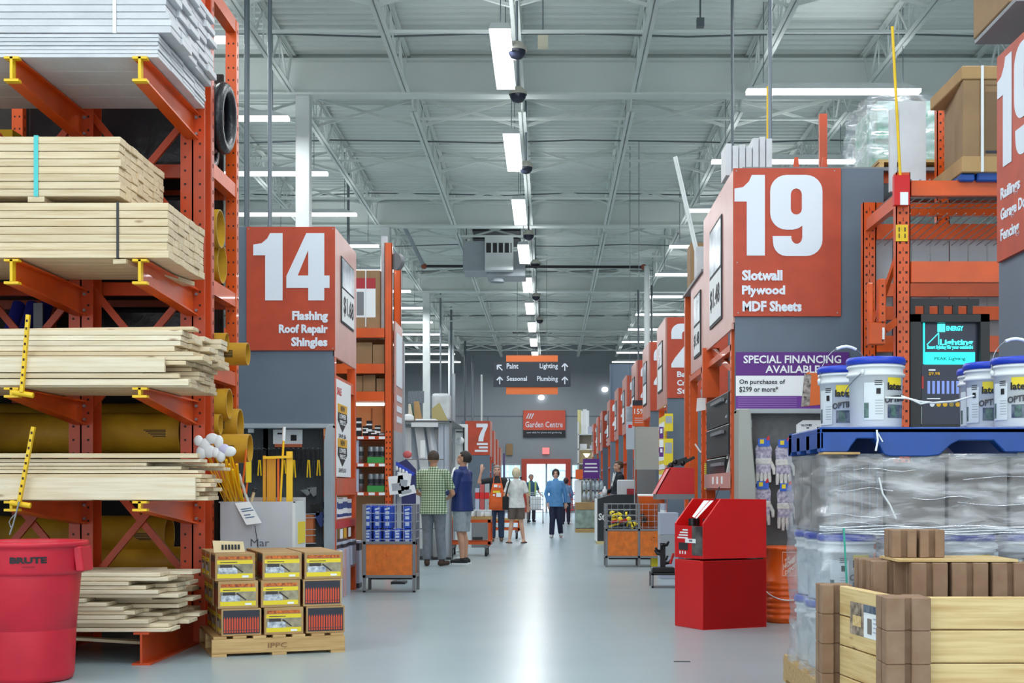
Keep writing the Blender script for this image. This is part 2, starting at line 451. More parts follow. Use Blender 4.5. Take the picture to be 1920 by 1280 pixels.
# the garden yard beyond the door, in daylight
struct('garden_ground', MB().box(-14, 14, YB + .3, 92, 0, .02), mat('pale_paving', (226, 228, 230), 0.8, noise=0.08, scale=2))
fen = thing('garden_fence', 'pale blue slatted yard fence seen through the open garden doors', 'fence', (0, 84, 0.02))
mb = MB()
for k in range(40): mb.box(-10 + k * .5, -10 + k * .5 + .42, 84, 84.05, .02, 2.6)
mb.build('slat_panel', mat('blue_slats', (150, 196, 226), 0.6), fen)
MB().box(-10, 10, 84.05, 84.12, .5, .6).box(-10, 10, 84.05, 84.12, 2.1, 2.2).build('rail', PALEGREY, fen)
for k in range(3):
    t = thing('garden_rack', ('tall blue garden rack outside the right door leaf', 'low white garden bench outside the open doorway', 'blue garden rack outside beyond the side window')[k], 'garden rack', ((.45, 73, 0), (-.75, 75, 0), (1.6, 74, 0))[k])
    c = (.45, -.75, 1.6)[k]; yy = (73, 75, 74)[k]; h = (2.1, .8, 1.5)[k]; wd = (.75, .8, .5)[k]
    mb = MB()
    for sx in (-1, 1):
        for sy in (0, .5): mb.box(c + sx * wd / 2 - .03, c + sx * wd / 2 + .03, yy + sy, yy + sy + .06, 0, h)
    mb.build('frame', PALEGREY, t)
    bm_ = (mat('blue_tarp', (58, 130, 200), 0.5), WHITE, mat('blue_tarp', (58, 130, 200), 0.5))[k]
    for q in range(3): MB().box(c - wd / 2, c + wd / 2, yy, yy + .55, h * (q + 1) / 3 - .04, h * (q + 1) / 3).build('shelf', bm_, t)

# girders, columns, joists, bridging
BEAMY = [10.9, 21.8, 32.7, 43.6, 54.5]
for gy in BEAMY[1:]:
    zb = 7.30
    struct('roof_beam', MB().box(XL, XR, gy - .14, gy + .14, zb, zb + .035).box(XL, XR, gy - .14, gy + .14, zb + .535, zb + .57).box(XL, XR, gy - .02, gy + .02, zb + .035, zb + .535), CEIL)
for gy in BEAMY[1:]:
    o = struct('support_column', MB().box(-3.97, -3.75, gy - .11, gy + .11, 0, 7.30), WHITEP, bevel=.01)
jm = None
def joist_mesh(L):
    mb = MB(); zt, zb = ZC - .03, 7.33
    for s in (-1, 1):
        mb.box(s * .035 - .028, s * .035 + .028, 1.0, L - .12, zb, zb + .012).box(s * .012 - .004, s * .012 + .004, 1.0, L - .12, zb, zb + .065)
        mb.box(s * .035 - .03, s * .035 + .03, 0, L, zt - .012, zt).box(s * .012 - .004, s * .012 + .004, 0, L, zt - .065, zt)
    y = 1.0; up = True
    mb.bar((0, .15, zt - .03), (0, 1.05, zb + .03), .028)
    mb.bar((0, L - .15, zt - .03), (0, L - .5, zb + .03), .028)
    k = 0; P = (L - 1.5) / 16
    for k in range(16):
        y0 = 1.0 + k * P
        if k % 2 == 0: mb.bar((0, y0, zb + .03), (0, y0 + P, zt - .03), .026)
        else: mb.bar((0, y0, zt - .03), (0, y0 + P, zb + .03), .026)
        mb.bar((0, y0, zb + .03), (0, y0, zt - .03), .018)
    return mb
jfirst = None
for gy in BEAMY:
    for k in range(-7, 6):
        x = 1.34 + 1.79 * k
        if gy < 15 and not (-6.5 < x < 8.5): continue
        if jfirst is None:
            jfirst = joist_mesh(10.9).build('roof_joist', CEIL); o = jfirst; o['kind'] = 'structure'
        else:
            o = jfirst.copy(); COL.objects.link(o)
        o.location = (x, gy, 0)
x0, x1 = 1.34 + 1.79 * -7, 1.34 + 1.79 * 5
for gy in BEAMY:
    for dy, z in ((8.0, 7.35), (1.6, 7.36), (2.6, 7.88), (4.6, 7.36), (6.4, 7.88), (9.6, 7.86)):
        if gy < 15 and dy < 7: continue
        struct('joist_bridging', MB().box(x0, x1, gy + dy - .022, gy + dy + .022, z, z + .04), CEIL)
    mb = MB()
    for dy in ((7.0,) if gy < 15 else (2.1, 5.6, 8.6)):
        for k in range(-7, 5):
            a = 1.34 + 1.79 * k
            mb.bar((a, gy + dy, 7.38), (a + 1.79, gy + dy + .0, 7.88), .045).bar((a, gy + dy + .03, 7.88), (a + 1.79, gy + dy + .05, 7.38), .045)
    struct('cross_bracing', mb, CEIL)
# conduits and sprinkler lines
PIPE = mat('grey_conduit', (120, 128, 136), 0.4, metal=0.3)
DPIPE = mat('dark_conduit', (92, 102, 108), 0.45)
for gy in BEAMY:
    for dy, z in ((9.2, 7.72), (3.6, 7.5)):
        mb = MB(); pts = [(XL + q * 1.5, gy + dy, z + .03 * math.sin(q * 2.1 + gy)) for q in range(19)]
        struct('ceiling_cable', mb.tube(pts, .014, 6), DPIPE)
for (px, Y, zt, zb, r, m_) in ((463, 15.5, ZC, 3.6, .032, DPIPE), (506, 16.5, ZC, 3.6, .026, PIPE), (653, 30, ZC, 3.2, .03, PIPE), (846, 52, ZC, 2.2, .045, PIPE), (826, 47, ZC, 3.4, .03, PIPE), (872, 57, 7.2, 2.2, .04, DPIPE), (886, 60, 6.9, 2.2, .05, PIPE), (903, 58, 5.9, 3.6, .035, WHITEP), (1213, 34.4, 6.66, 3.6, .07, WHITEP), (1373, 15.6, 6.9, 3.9, .018, DPIPE), (1444, 14.3, 7.9, 4.0, .02, PIPE), (1222, 40, 7.0, 3.6, .03, DPIPE), (1197, 43, 7.3, 3.6, .03, DPIPE)):
    struct('ceiling_conduit', MB().cyl((PX(px, Y), Y, zb), (PX(px, Y), Y, zt), r, n=10), m_)
struct('yellow_conduit', MB().cyl((PX(1441, 14.5), 14.5, 4.0), (PX(1441, 14.5), 14.5, 5.35), .022, n=8), YELLOW)
gp = thing('gas_pipe', 'black gas pipe with copper elbows crossing the ceiling at the unit heater', 'pipe', (0, 34.5, 6.6))
MB().cyl((PX(795, 34.5), 34.5, 6.67), (PX(868, 34.5), 34.5, 6.67), .035, n=10).build('pipe_run', BLACK, gp)
MB().cyl((PX(985, 34.5), 34.5, 6.66), (PX(1207, 34.5), 34.5, 6.65), .035, n=10).build('pipe_run', BLACK, gp)
COPPER = mat('copper_elbow', (150, 78, 56), 0.5)
for px, zz in ((795, 6.67), (1207, 6.65)):
    MB().ball((PX(px, 34.5), 34.5, zz), .075).build('elbow', COPPER, gp)
MB().cyl((PX(795, 34.5), 34.5, 6.67), (PX(760, 34.5), 34.2, 7.6), .05, n=10).build('riser', PALEGREY, gp)

# ------------------------------------------------------------------ lamps
def lamp(name_label, x, y, length, width, along_y, group, z=6.7, hang=True, lit=True):
    t = thing('high_bay_lamp', name_label, 'ceiling lamp', (x, y, z), group=group)
    hx, hy = (width / 2, length / 2) if along_y else (length / 2, width / 2)
    MB().hexa([(x - hx, y - hy, z + .012), (x + hx, y - hy, z + .012), (x + hx, y + hy, z + .012), (x - hx, y + hy, z + .012),
               (x - hx * .8, y - hy * .98, z + .09), (x + hx * .8, y - hy * .98, z + .09), (x + hx * .8, y + hy * .98, z + .09), (x - hx * .8, y + hy * .98, z + .09)]).build('housing', WHITEP, t)
    MB().box(x - hx + .01, x + hx - .01, y - hy + .01, y + hy - .01, z - .03, z + .012).build('diffuser', GLOW, t)
    if hang:
        for s in (-1, 1):
            cx, cy = (x, y + s * hy * .8) if along_y else (x + s * hx * .8, y)
            MB().cyl((cx, cy, z + .09), (cx, cy, 7.96), .006, n=6).build('hanger_wire', DPIPE, t)
    l = bpy.data.lights.new('lamp_light', 'AREA'); l.shape = 'RECTANGLE'; l.size = hx * 2; l.size_y = hy * 2; l.energy = LAMP_WATTS; l.color = (0.95, 0.98, 1.0)
    lo = bpy.data.objects.new('lamp_light', l); COL.objects.link(lo); lo.parent = t; lo.location = (0, 0, -.04)
    l2 = bpy.data.lights.new('lamp_uplight', 'AREA'); l2.shape = 'RECTANGLE'; l2.size = hx * 1.6; l2.size_y = hy * 1.96; l2.energy = LAMP_UP; l2.color = (0.95, 0.98, 1.0)
    lu = bpy.data.objects.new('lamp_uplight', l2); COL.objects.link(lu); lu.parent = t; lu.location = (0, 0, .1); lu.rotation_euler = (PI, 0, 0)
    return t
for k in range(-3, 10):
    if k < 0: lab = 'long lamp over the main aisle behind the viewpoint'
    else: lab = 'long lamp over the main aisle, %s in line from the near end' % ordinal(k)
    lamp(lab, -.60, 18.0 + 4.97 * k, 2.44, .27, True, 'lamps along the main aisle')
for k in range(-4, 11):
    lab = 'crosswise lamp over the right racks, %s from the near end' % ordinal(k) if k >= 0 else 'crosswise lamp over the right racks near the viewpoint'
    lamp(lab, 3.97, 19.4 + 4.15 * k, 2.44, .2, False, 'crosswise lamps over the right aisles')
for k in range(-5, 12):
    lab = 'crosswise lamp over the left aisles, %s from the near end' % ordinal(k) if k >= 0 else 'crosswise lamp over the left racks near the viewpoint'
    lamp(lab, -5.15, 20.8 + 3.65 * k, 2.5, .2, False, 'crosswise lamps over the left aisles')

# domed cameras hanging along the middle joist
DOMEW = mat('dome_shell', (196, 192, 180), 0.5)
DOMEB = mat('smoked_dome', (44, 48, 64), 0.15)
for k, (px, py, Y) in enumerate(((969, 95, 17.6), (971, 178, 19.7), (986, 314, 24.1), (991, 441, 30.4), (1004, 495, 34.6), (1005, 556, 40.4), (1012, 600, 46))):
    c = PT(px, py, Y); r = 17.0 * 19.7 / FPX
    t = thing('camera_dome', 'smoked camera dome by the main aisle lamps, %s from the near end' % ordinal(k), 'security camera', (c.x, c.y, c.z - r), group='camera domes under the middle joist')
    MB().lathe([(0.001, r * .95), (r * .5, r * .85), (r * .9, r * .45), (r, .1 * r), (r, 0)], c, 20).build('shell', DOMEW, t)
    MB().lathe([(r * .9, 0), (r * .86, -r * .35), (r * .55, -r * .75), (0.001, -r * .92)], c, 20).build('dome', DOMEB, t)
    MB().cyl((c.x, c.y, c.z + r * .9), (c.x, c.y, 7.96), .018, n=8).build('drop_pole', PIPE, t)

# unit heater and dark roof hatch
t = thing('unit_heater', 'boxy grey unit heater with louvred outlet hanging in the ceiling joists', 'heater', (-1.3, 34.7, 6.3))
Y = 34.7
MB().box(PX(868, Y), PX(912, Y), Y, Y + 1.1, PZ(507, Y), PZ(452, Y)).box(PX(912, Y), PX(985, Y), Y + .1, Y + 1.1, PZ(516, Y), PZ(470, Y)).build('casing', PALEGREY, t, bevel=.01)
MB().box(PX(910, Y), PX(963, Y), Y - .35, Y, PZ(510, Y), PZ(448, Y)).build('outlet_hood', WHITEP, t, bevel=.01)
mb = MB().box(PX(913, Y), PX(960, Y), Y - .36, Y - .345, PZ(478, Y), PZ(460, Y))
mb.build('outlet_opening', BLACK, t)
for k in range(4): MB().box(PX(922 + k * 11, Y), PX(925 + k * 11, Y), Y - .37, Y - .35, PZ(478, Y), PZ(460, Y)).build('louvre', WHITEP, t)
MB().lathe([(.18, 0), (.14, .08), (.02, .1)], (0, 0, 0), 16).build('fan_cover', PALEGREY, t, local=True)
for px in (872, 975): MB().cyl((PX(px, Y), Y + .5, PZ(455, Y)), (PX(px, Y), Y + .5, 7.9), .012, n=6).build('hanger_rod', DPIPE, t)
struct('roof_vent_trim', MB().box(PX(888, 37), PX(976, 37), 36.4, 37.3, ZC - .05, ZC).box(PX(888, 38), PX(976, 38), 37.6, 38.8, ZC - .05, ZC), DARK)
struct('roof_vent_trim', MB().box(-1.6, 0.1, 56.5, 60.5, ZC - .05, ZC), DARK)
t = thing('junction_box', 'small beige sensor box hanging under the roof deck', 'sensor', PT(1018, 79, 19))
c = PT(1018, 79, 19); MB().box(c.x - .07, c.x + .07, c.y - .06, c.y + .06, c.z - .08, c.z + .08).build('body', mat('beige_box', (196, 192, 170), 0.6), t); MB().cyl((c.x, c.y, c.z + .08), (c.x, c.y, 7.9), .01, n=6).build('drop_pole', PIPE, t)
t = thing('junction_box', 'small grey square box on the right ceiling conduit', 'junction box', PT(1313, 43, 19))
c = PT(1313, 43, 19); MB().box(c.x - .05, c.x + .05, c.y - .05, c.y + .05, c.z - .06, c.z + .06).build('body', DPIPE, t); MB().cyl((c.x, c.y, c.z + .06), (c.x, c.y, 7.95), .012, n=6).build('drop_pole', DPIPE, t)
for px, py, lab in ((1015, 745, 'small round white wall lamp above the garden doors'), (1134, 730, 'small round white wall lamp beside the grey partition')):
    c = PT(px, py, YB - .1)
    t = thing('wall_lamp', lab, 'wall lamp', (c.x, YB - .1, c.z)); MB().ball(c, .15, .1, .12).build('globe', GLOW, t); MB().cyl((c.x, YB - .1, c.z), (c.x, YB, c.z), .05).build('bracket', PALEGREY, t)

# garden centre wall sign, exit lamp, hanging direction sign
Y = YB - .12
def frect(mb, x0, y0, x1, y1, Y, d=.03):
    return mb.box(PX(x0, Y), PX(x1, Y), Y, Y + d, PZ(y1, Y), PZ(y0, Y))
t = thing('garden_sign', 'orange Garden Centre sign on the far grey wall over the doors', 'sign', (PX(1020, Y), Y, PZ(819, Y)))
frect(MB(), 981, 769, 1060, 806, Y, .1).build('orange_board', mat('orange_wall_sign', (214, 84, 60), 0.5), t)
frect(MB(), 981, 806, 1060, 819, Y, .1).build('black_strip', DARK, t)
write_px(t, 'Garden Centre', LETTER, 985, 1055, 790, 801, Y, .01, .02)
write_px(t, 'open daily for plants and gardening', LETTER, 987, 1053, 809, 813, Y, 0, .02, 'small_lettering')
mb = MB(); c = PT(993, 780, Y)
for q in range(3): mb.bar((c.x - .15 + q * .11, Y - .01, c.z - .12), (c.x - .03 + q * .11, Y - .01, c.z + .13), .05)
mb.build('emblem', LETTER, t)
solo('exit_lamp', 'small glowing pink exit lamp above the garden doors', 'exit sign', MB().box(PX(1017, Y), PX(1030, Y), Y, Y + .12, PZ(851, Y), PZ(839, Y)), mat('exit_glow', (240, 130, 130), .5, emit=.6), origin=(PX(1023, Y), Y, PZ(851, Y)))
Y = 40.0
t = thing('direction_sign', 'hanging dark aisle direction sign for Paint, Lighting, Seasonal and Plumbing', 'sign', (PX(997, Y), Y, PZ(738, Y)))
NAVYB = mat('dark_sign_board', (44, 50, 60), 0.5)
ORB = mat('orange_hanging_board', (226, 112, 50), 0.5)
frect(MB(), 949, 666, 1046, 739, Y + .03, .04).build('orange_board', ORB, t)
frect(MB(), 925, 678, 1070, 725, Y, .03).build('dark_board', NAVYB, t)
for s_, x0, x1, y0, y1 in (('Paint', 950, 972, 681, 691), ('Lighting', 1012, 1046, 681, 693), ('Seasonal', 950, 988, 705, 714), ('Plumbing', 1007, 1046, 705, 717)):
    write_px(t, s_, LETTER, x0, x1, y0, y1, Y, .015, .01)
def arrow(cx, cy, ang):
    c = PT(cx, cy, Y); k = Y / FPX; M = Matrix.Rotation(ang, 4, 'Y'); mb = MB(Matrix.Translation(c + Vector((0, -.008, 0))) @ M)
    mb.box(-1 * k, 1 * k, 0, .01, -7 * k, 5 * k).bar((0, .005, 6.5 * k), (-5.5 * k, .005, 0.5 * k), .01, 2.4 * k, up=(-.7, 0, .7)).bar((0, .005, 6.5 * k), (5.5 * k, .005, .5 * k), .01, 2.4 * k, up=(.7, 0, .7))
    mb.build('arrow', LETTER, t)
arrow(937, 689, -PI / 4); arrow(937, 713, 0); arrow(1059, 688, 0); arrow(1059, 713, 0)
for px in (970, 1025): MB().cyl((PX(px, Y), Y + .05, PZ(667, Y)), (PX(px, Y), Y + .05, 7.9), .006, n=6).build('hanger_wire', DPIPE, t)
# ================================================================== LEFT SIDE: cantilever lumber rack
YT, YC = 9.0, 10.3
rack = thing('cantilever_rack', 'tall orange cantilever lumber rack with yellow arm tips beside the red bin', 'lumber rack', (-3.0, YC, 0))
HOLE = mat('punched_hole', (60, 26, 16), 0.7)
COLX = (-2.65, -3.48, -4.31)
TIERS = [(3.94, .145, .19), (2.63, .145, .19), (1.80, .05, .17), (1.065, .05, .17)]   # arm top height, depth at tip, depth at column
for ci, cx in enumerate(COLX):
    mb = MB().box(cx - .09, cx + .09, YC, YC + .012, 0, 5.2).box(cx - .09, cx + .09, YC + .19, YC + .2, 0, 5.2).box(cx - .006, cx + .006, YC, YC + .2, 0, 5.2)
    mb.m(1)
    for k in range(48):
        for s in (-1, 1): mb.box(cx + s * .055 - .008, cx + s * .055 + .008, YC - .002, YC, .3 + k * .1, .316 + k * .1)
    mb.build('column', [ORANGE_D, HOLE], rack)
    for zt, d0, d1 in TIERS:
        mb = MB(); y0, y1 = YT - .03, YC; w = .045
        def fl(za0, za1, t):
            mb.hexa([(cx - w, y0, za0 - t), (cx + w, y0, za0 - t), (cx + w, y1, za1 - t), (cx - w, y1, za1 - t), (cx - w, y0, za0), (cx + w, y0, za0), (cx + w, y1, za1), (cx - w, y1, za1)])
        fl(zt, zt, .012); fl(zt - d0, zt - d1, .012)
        mb.hexa([(cx - .006, y0, zt - d0), (cx + .006, y0, zt - d0), (cx + .006, y1, zt - d1), (cx - .006, y1, zt - d1), (cx - .006, y0, zt), (cx + .006, y0, zt), (cx + .006, y1, zt), (cx - .006, y1, zt)])
        arm = mb.build('arm', ORANGE, rack)
        mb = MB().box(cx - w - .002, cx + w + .002, y0 - .006, y0 + .05, zt - .013, zt + .002).box(cx - w - .002, cx + w + .002, y0 - .006, y0 + .05, zt - d0 - .014, zt - d0 + .002).box(cx - .009, cx + .009, y0 - .006, y0 + .05, zt - d0, zt)
        mb.build('yellow_tip', YELLOW, arm, label='yellow painted arm tip')
        mb = MB()
        for s in (-1, 1):
            for dz in (.04, d1 - .03): mb.cyl((cx + s * .03, YC - .02, zt - dz), (cx + s * .03, YC, zt - dz), .011, n=8)
        mb.build('bolt', STEEL, arm)
    mb = MB().box(cx - .06, cx + .06, YT - .0, YC + .2, 0, .014).box(cx - .05, cx + .05, YT - .0, YC, .20, .214).box(cx - .007, cx + .007, YT, YC, .014, .2)
    mb.build('base_arm', ORANGE_D, rack)
for zz in (.9, 2.2, 3.5):
    for a, b in ((COLX[0], COLX[1]), (COLX[1], COLX[2])):
        for s in (0, 1):
            MB().bar((a, YC + .1 + s * .03, zz - (.5 if s else -.5)), (b, YC + .1 + s * .03, zz + (.5 if s else -.5)), .03, .05).build('brace', ORANGE_D, rack)
for (p0, p1, lab) in (((53, 590), (41, 735), 0), ((63, 800), (36, 942), 1)):
    a = PT(p0[0], p0[1], YT - .06); b = PT(p1[0], p1[1], YT - .06)
    mb = MB().bar(b, a, .022, .03).m(1)
    for k in range(9):
        q = a.lerp(b, .08 + k * .1); mb.box(q.x - .006, q.x + .006, q.y - .017, q.y - .015, q.z - .008, q.z + .008)
    st = mb.build('stop_post', [YELLOW, HOLE], rack, label='yellow stop post standing at an arm tip')
    MB().cyl((b.x - .06, b.y + .01, b.z), (b.x + .07, b.y + .01, b.z - .02), .018, n=8).build('stop_socket', YELLOW, st)
    if lab:
        mb = MB(); q = b.copy(); k = 0
        pts = [PT(36, 940, YT - .09), PT(30, 962, YT - .09), PT(24, 985, YT - .09), PT(18, 1002, YT - .09)]
        mb.tube(pts, .006, 6)
        mb.tube([PT(30, 962, YT - .09), PT(22, 970, YT - .09), PT(17, 978, YT - .09), PT(20, 988, YT - .09), PT(25, 985, YT - .09)], .004, 6)
        mb.build('chain', STEEL, st)

# ---- bundles on the upper arms: each strapped bundle is one thing
def bundle(label, x1, y0, y1, z0, z1, rows, cols, m, length, jig, group=None, skip=0.0, straps=(), cat='lumber bundle'):
    t = thing('lumber_bundle', label, cat, ((x1 - length / 2), (y0 + y1) / 2, z0), group=group)
    h = (z1 - z0) / rows; w = (y1 - y0) / cols; first = None
    for r in range(rows):
        for c in range(cols):
            if 0 < c < cols - 1 and 0 < r < rows - 1 and False: continue
            if first is None:
                first = MB().box(-length, 0, 0, w - .003, 0, h - .0035).build('board', m, t, local=True, bevel=.0025)
                b = first
            else:
                b = first.copy(); COL.objects.link(b)
            b.location = (x1 + RND.uniform(-jig, 0) - t.location.x, y0 + c * w - t.location.y + RND.uniform(-.003, .003) * (c == 0), z0 + r * h - t.location.z)
    for (sx, sm, wd) in straps:
        mb = MB(); e = .003
        mb.box(sx - wd, sx + wd, y0 - e - .004, y0 - .0035, z0 - e, z1 + e).box(sx - wd, sx + wd, y0, y1, z1 + .0, z1 + e).box(sx - wd, sx + wd, y0, y1, z0 - e, z0)
        mb.build('strap', sm, t)
    return t
TEAL = mat('teal_strap', (70, 190, 190), 0.4); BLACKST = mat('black_strap', (36, 36, 40), 0.4); WHITEST = mat('white_strap', (226, 230, 232), 0.4)
bundle('white primed board bundle lying directly on the top rack arms', -2.53, 9.0, 10.22, 3.945, 4.10, 6, 4, PRIMED, 3.0, .012)
bundle('white primed board bundle with a white strap, stacked highest on the rack', -2.45, 9.03, 10.25, 4.115, 4.62, 11, 5, PRIMED, 3.1, .05, straps=((PX(215, 9.03), WHITEST, .012),))
b2 = bundle('spruce board bundle with a teal strap, lying on the black-strapped bundle', -2.78, 9.0, 10.04, 3.045, 3.435, 8, 8, SPRUCE, 2.6, .018, straps=((PX(68, 9.0), TEAL, .014),))
MB().box(PX(52, 9), PX(83, 9), 9.0, 10.0, 3.008, 3.042).build('spacer', SPRUCE, b2)
b3 = bundle('spruce board bundle with a black strap on the second-highest rack arms', -2.47, 9.0, 9.95, 2.645, 3.005, 7, 7, SPRUCE, 3.0, .012, straps=((PX(221, 9.0), BLACKST, .008),))
MB().bar((-2.79, 9.0, 2.622), (-2.60, 10.0, 2.622), .09, .03).build('spacer', SPRUCE, b3)

# ---- loose boards, every one a thing
def loose(label_place, z0, z1, layers, cols, y0, y1, xr, m, jig, skew, length=3.2, yj=.0):
    first = None; h = (z1 - z0) / layers; w = (y1 - y0) / cols
    for r in range(layers):
        for c in range(cols):
            lab = 'pale board %s, %s layer up, %s from front' % (label_place, ordinal(r), ordinal(c))
            if first is None:
                first = solo('lumber_board', lab, 'lumber', MB().box(-length, 0, 0, w - .004, 0, h - .003), m, origin=(0, 0, 0), group='loose boards ' + label_place, bevel=.002); b = first
            else:
                b = first.copy(); COL.objects.link(b); b['label'] = lab
            b.location = (xr(c, r) + RND.uniform(-jig, jig), y0 + c * w + RND.uniform(-yj, yj * .2), z0 + r * h)
            b.rotation_euler = (0, 0, 0)
loose('on the third-highest rack arms', 1.805, 2.04, 8, 5, 9.0, 9.84, lambda c, r: -2.345 - (.28 if (c == 0 and r in (2, 3, 4)) else 0) + (.06 if r > 5 else 0), SPRUCE, .035, 0)
loose('crowning the third-highest rack arms', 2.045, 2.185, 4, 4, 9.05, 9.80, lambda c, r: -2.42 + .04 * c, SPRUCE2, .05, 0)
def board(label, x1, y, z, t, w, m, length=3.0, tilt=0.0, group=None, rx=0.0):
    o = solo('lumber_board', label, 'lumber', MB().box(-length, 0, 0, w, 0, t), m, origin=(0, 0, 0), group=group, bevel=.002)
    o.location = (x1, y, z); o.rotation_euler = (rx, tilt, 0)
    return o
board('long thin board sagging across the top of the third-highest arm stack', -2.33, 9.08, 2.187, .022, .14, SPRUCE, tilt=-.012)
board('white board standing on edge against the front of the third-highest arm stack', PX(308, 8.95), 8.955, 1.90, .095, .03, SPRUCE2)
board('thin board resting below the white edge-standing board on the third-highest arms', PX(335, 8.95), 8.96, 1.862, .03, .035, SPRUCE)
board('board with a notched end lying lowest in front on the third-highest arms', PX(352, 8.95), 8.965, 1.815, .04, .03, SPRUCE2)
loose('on the lowest raised rack arms', 1.07, 1.245, 6, 4, 9.04, 9.72, lambda c, r: -2.24 - .03 * c, SPRUCE, .05, 0)
loose('crowning the lowest raised arms', 1.248, 1.345, 4, 3, 9.1, 9.7, lambda c, r: -2.27 - .18 * ((c + r) % 3), SPRUCE2, .05, 0)
board('broad white board on edge along the front of the lowest raised arms', -2.295, 8.985, 1.075, .145, .03, SPRUCE2)
board('thick rounded post lying on top of the lowest raised arms', PX(373, 9.1), 9.06, 1.348, .03, .07, SPRUCE)
# the floor tier and the shorter pile behind it
loose('piled on the base arms', .216, .60, 14, 3, 9.05, 9.75, lambda c, r: -2.43 - .10 * ((r * 5 + c * 3) % 4) - (.25 if c == 0 and 3 < r < 8 else 0), SPRUCE2, .06, 0, length=2.4, yj=.05)
loose('in the deeper base arm pile', .216, .52, 8, 2, 9.82, 10.2, lambda c, r: -2.58 - .09 * ((r * 3 + c) % 4), SPRUCE, .05, 0, length=2.2)
board('thin loose board leaning under the base arms on the floor', -2.70, 9.3, .10, .02, .09, SPRUCE, length=1.2, tilt=.06)

# ------------------------------------------------------------------ red bin
t = thing('waste_bin', 'large round red plastic bin marked BRUTE beside the lumber rack', 'bin', (PX(54, 8.35), 8.35, 0))
cx, cy = PX(54, 8.35), 8.35
MB().lathe([(.001, .01), (.235, .0), (.255, .012), (.262, .04), (.272, .3), (.284, .61), (.286, .635), (.312, .64), (.318, .66), (.325, .78), (.328, .80), (.345, .805), (.348, .825), (.338, .835), (.322, .833), (.312, .80), (.30, .62), (.25, .06), (.001, .03)], (cx, cy, 0), 56).build('bin_body', BINRED, t)
for s in (-1, 1):
    mb = MB()
    mb.hexa([(cx + s * .318, cy - .10, .655), (cx + s * .362, cy - .085, .655), (cx + s * .362, cy + .085, .655), (cx + s * .318, cy + .10, .655),
             (cx + s * .30, cy - .11, .805), (cx + s * .345, cy - .10, .805), (cx + s * .345, cy + .10, .805), (cx + s * .30, cy + .11, .805)])
    mb.build('handle', BINRED, t, bevel=.008, seg=2)
def wrap_text(parent, s, m, cx, cy, r, a_mid, z0, z1, width, bold=0.0, name='lettering', slant=0.0):
    """lettering bent round a vertical cylinder of radius r; a_mid is the angle the middle faces"""
    me = text_mesh(s, bold, .002)
    # cut long strokes so that they bend
    bm = bmesh.new(); bm.from_mesh(me); bmesh.ops.triangulate(bm, faces=bm.faces[:])
    bm.to_mesh(me); bm.free()
    xs = [p.co.x for p in me.vertices]; ys = [p.co.y for p in me.vertices]
    x0, sx, y0, sy = min(xs), width / (max(xs) - min(xs)), min(ys), (z1 - z0) / (max(ys) - min(ys))
    inv = wmat(parent).inverted()
    for p in me.vertices:
        d = (p.co.x - x0) * sx - width / 2; a = a_mid + d / r; rr = r + (.004 if p.co.z > 0 else .0015)
        p.co = inv @ Vector((cx + rr * math.cos(a), cy + rr * math.sin(a), z0 + (p.co.y - y0) * sy + slant * d))
    me.materials.clear(); me.materials.append(m)
    o = bpy.data.objects.new(name, me); COL.objects.link(o); o.parent = parent
    return o
wrap_text(t, 'BRUTE', BLACKINK, cx, cy, .324, -1.22, .712, .75, .205, .05)
wrap_text(t, 'commercial', mat('dark_red_print', (130, 12, 28), .5), cx, cy, .323, -1.22, .688, .70, .07, .0, 'small_lettering')
def patch(parent, name, m, cx, cy, r, a0, a1, z0, z1, n=10, label=None, off=.0015):
    """a printed patch bent round a vertical cylinder"""
    r += off
    mb = MB(); mb.lathe([(r, z0), (r, z1)], (cx, cy, 0), n, a0, a1)
    return mb.build(name, m, parent, label=label)

# ------------------------------------------------------------------ tube rack behind the lumber
UX = -2.62
tr = thing('tube_rack', 'orange pallet rack of yellow cardboard tubes standing behind the lumber rack', 'pallet rack', (UX - 1.5, 11.0, 0))
for (x, y, zt) in ((UX, 10.58, 5.6), (UX, 11.42, 5.0), (-4.13, 11.42, 5.0), (-4.38, 11.42, 5.0), (-5.6, 11.42, 5.0), (-5.6, 10.58, 5.0)):
    p = MB().box(x - .045, x + .045, y - .008, y + .0, 0, zt).box(x - .045, x - .037, y, y + .075, 0, zt).box(x + .037, x + .045, y, y + .075, 0, zt).m(1)
    mb = p
    for k in range(int(zt / .1) - 2):
        for s in (-1, 1): mb.box(x + s * .02 - .006, x + s * .02 + .006, y - .010, y - .008, .2 + k * .1, .215 + k * .1)
        mb.box(x + .045, x + .047, y + .03, y + .045, .2 + k * .1, .23 + k * .1)
    mb.build('upright', [ORANGE_D if y < 11 else ORANGE, HOLE], tr)
for z in (.5, 1.28, 2.05, 2.70, 3.60, 4.96):
    MB().box(UX - .04, UX + .04, 10.58, 11.42, z - .06, z + .05).build('depth_strut', ORANGE, tr)
for z in (.45, 1.32, 2.05, 2.72, 3.62):
    for y in (10.6, 11.40): MB().box(-5.6, UX - .05, y - .02, y + .03, z - .1, z).build('shelf_beam', ORANGE_D, tr)
    MB().box(-5.6, UX - .06, 10.66, 11.36, z - .03, z - .012).build('wire_deck', DARK, tr)
MB().box(-6.2, UX - .1, 11.56, 11.60, 0, 4.6).build('back_panel', mat('dark_back_panel', (52, 48, 46), 0.8, noise=.2), tr)
MB().box(UX - .09, UX - .03, 10.62, 10.68, 4.3, 6.0).build('grey_conduit', PALEGREY, tr)
CARDIN = mat('tube_inside', (176, 150, 92), .7)
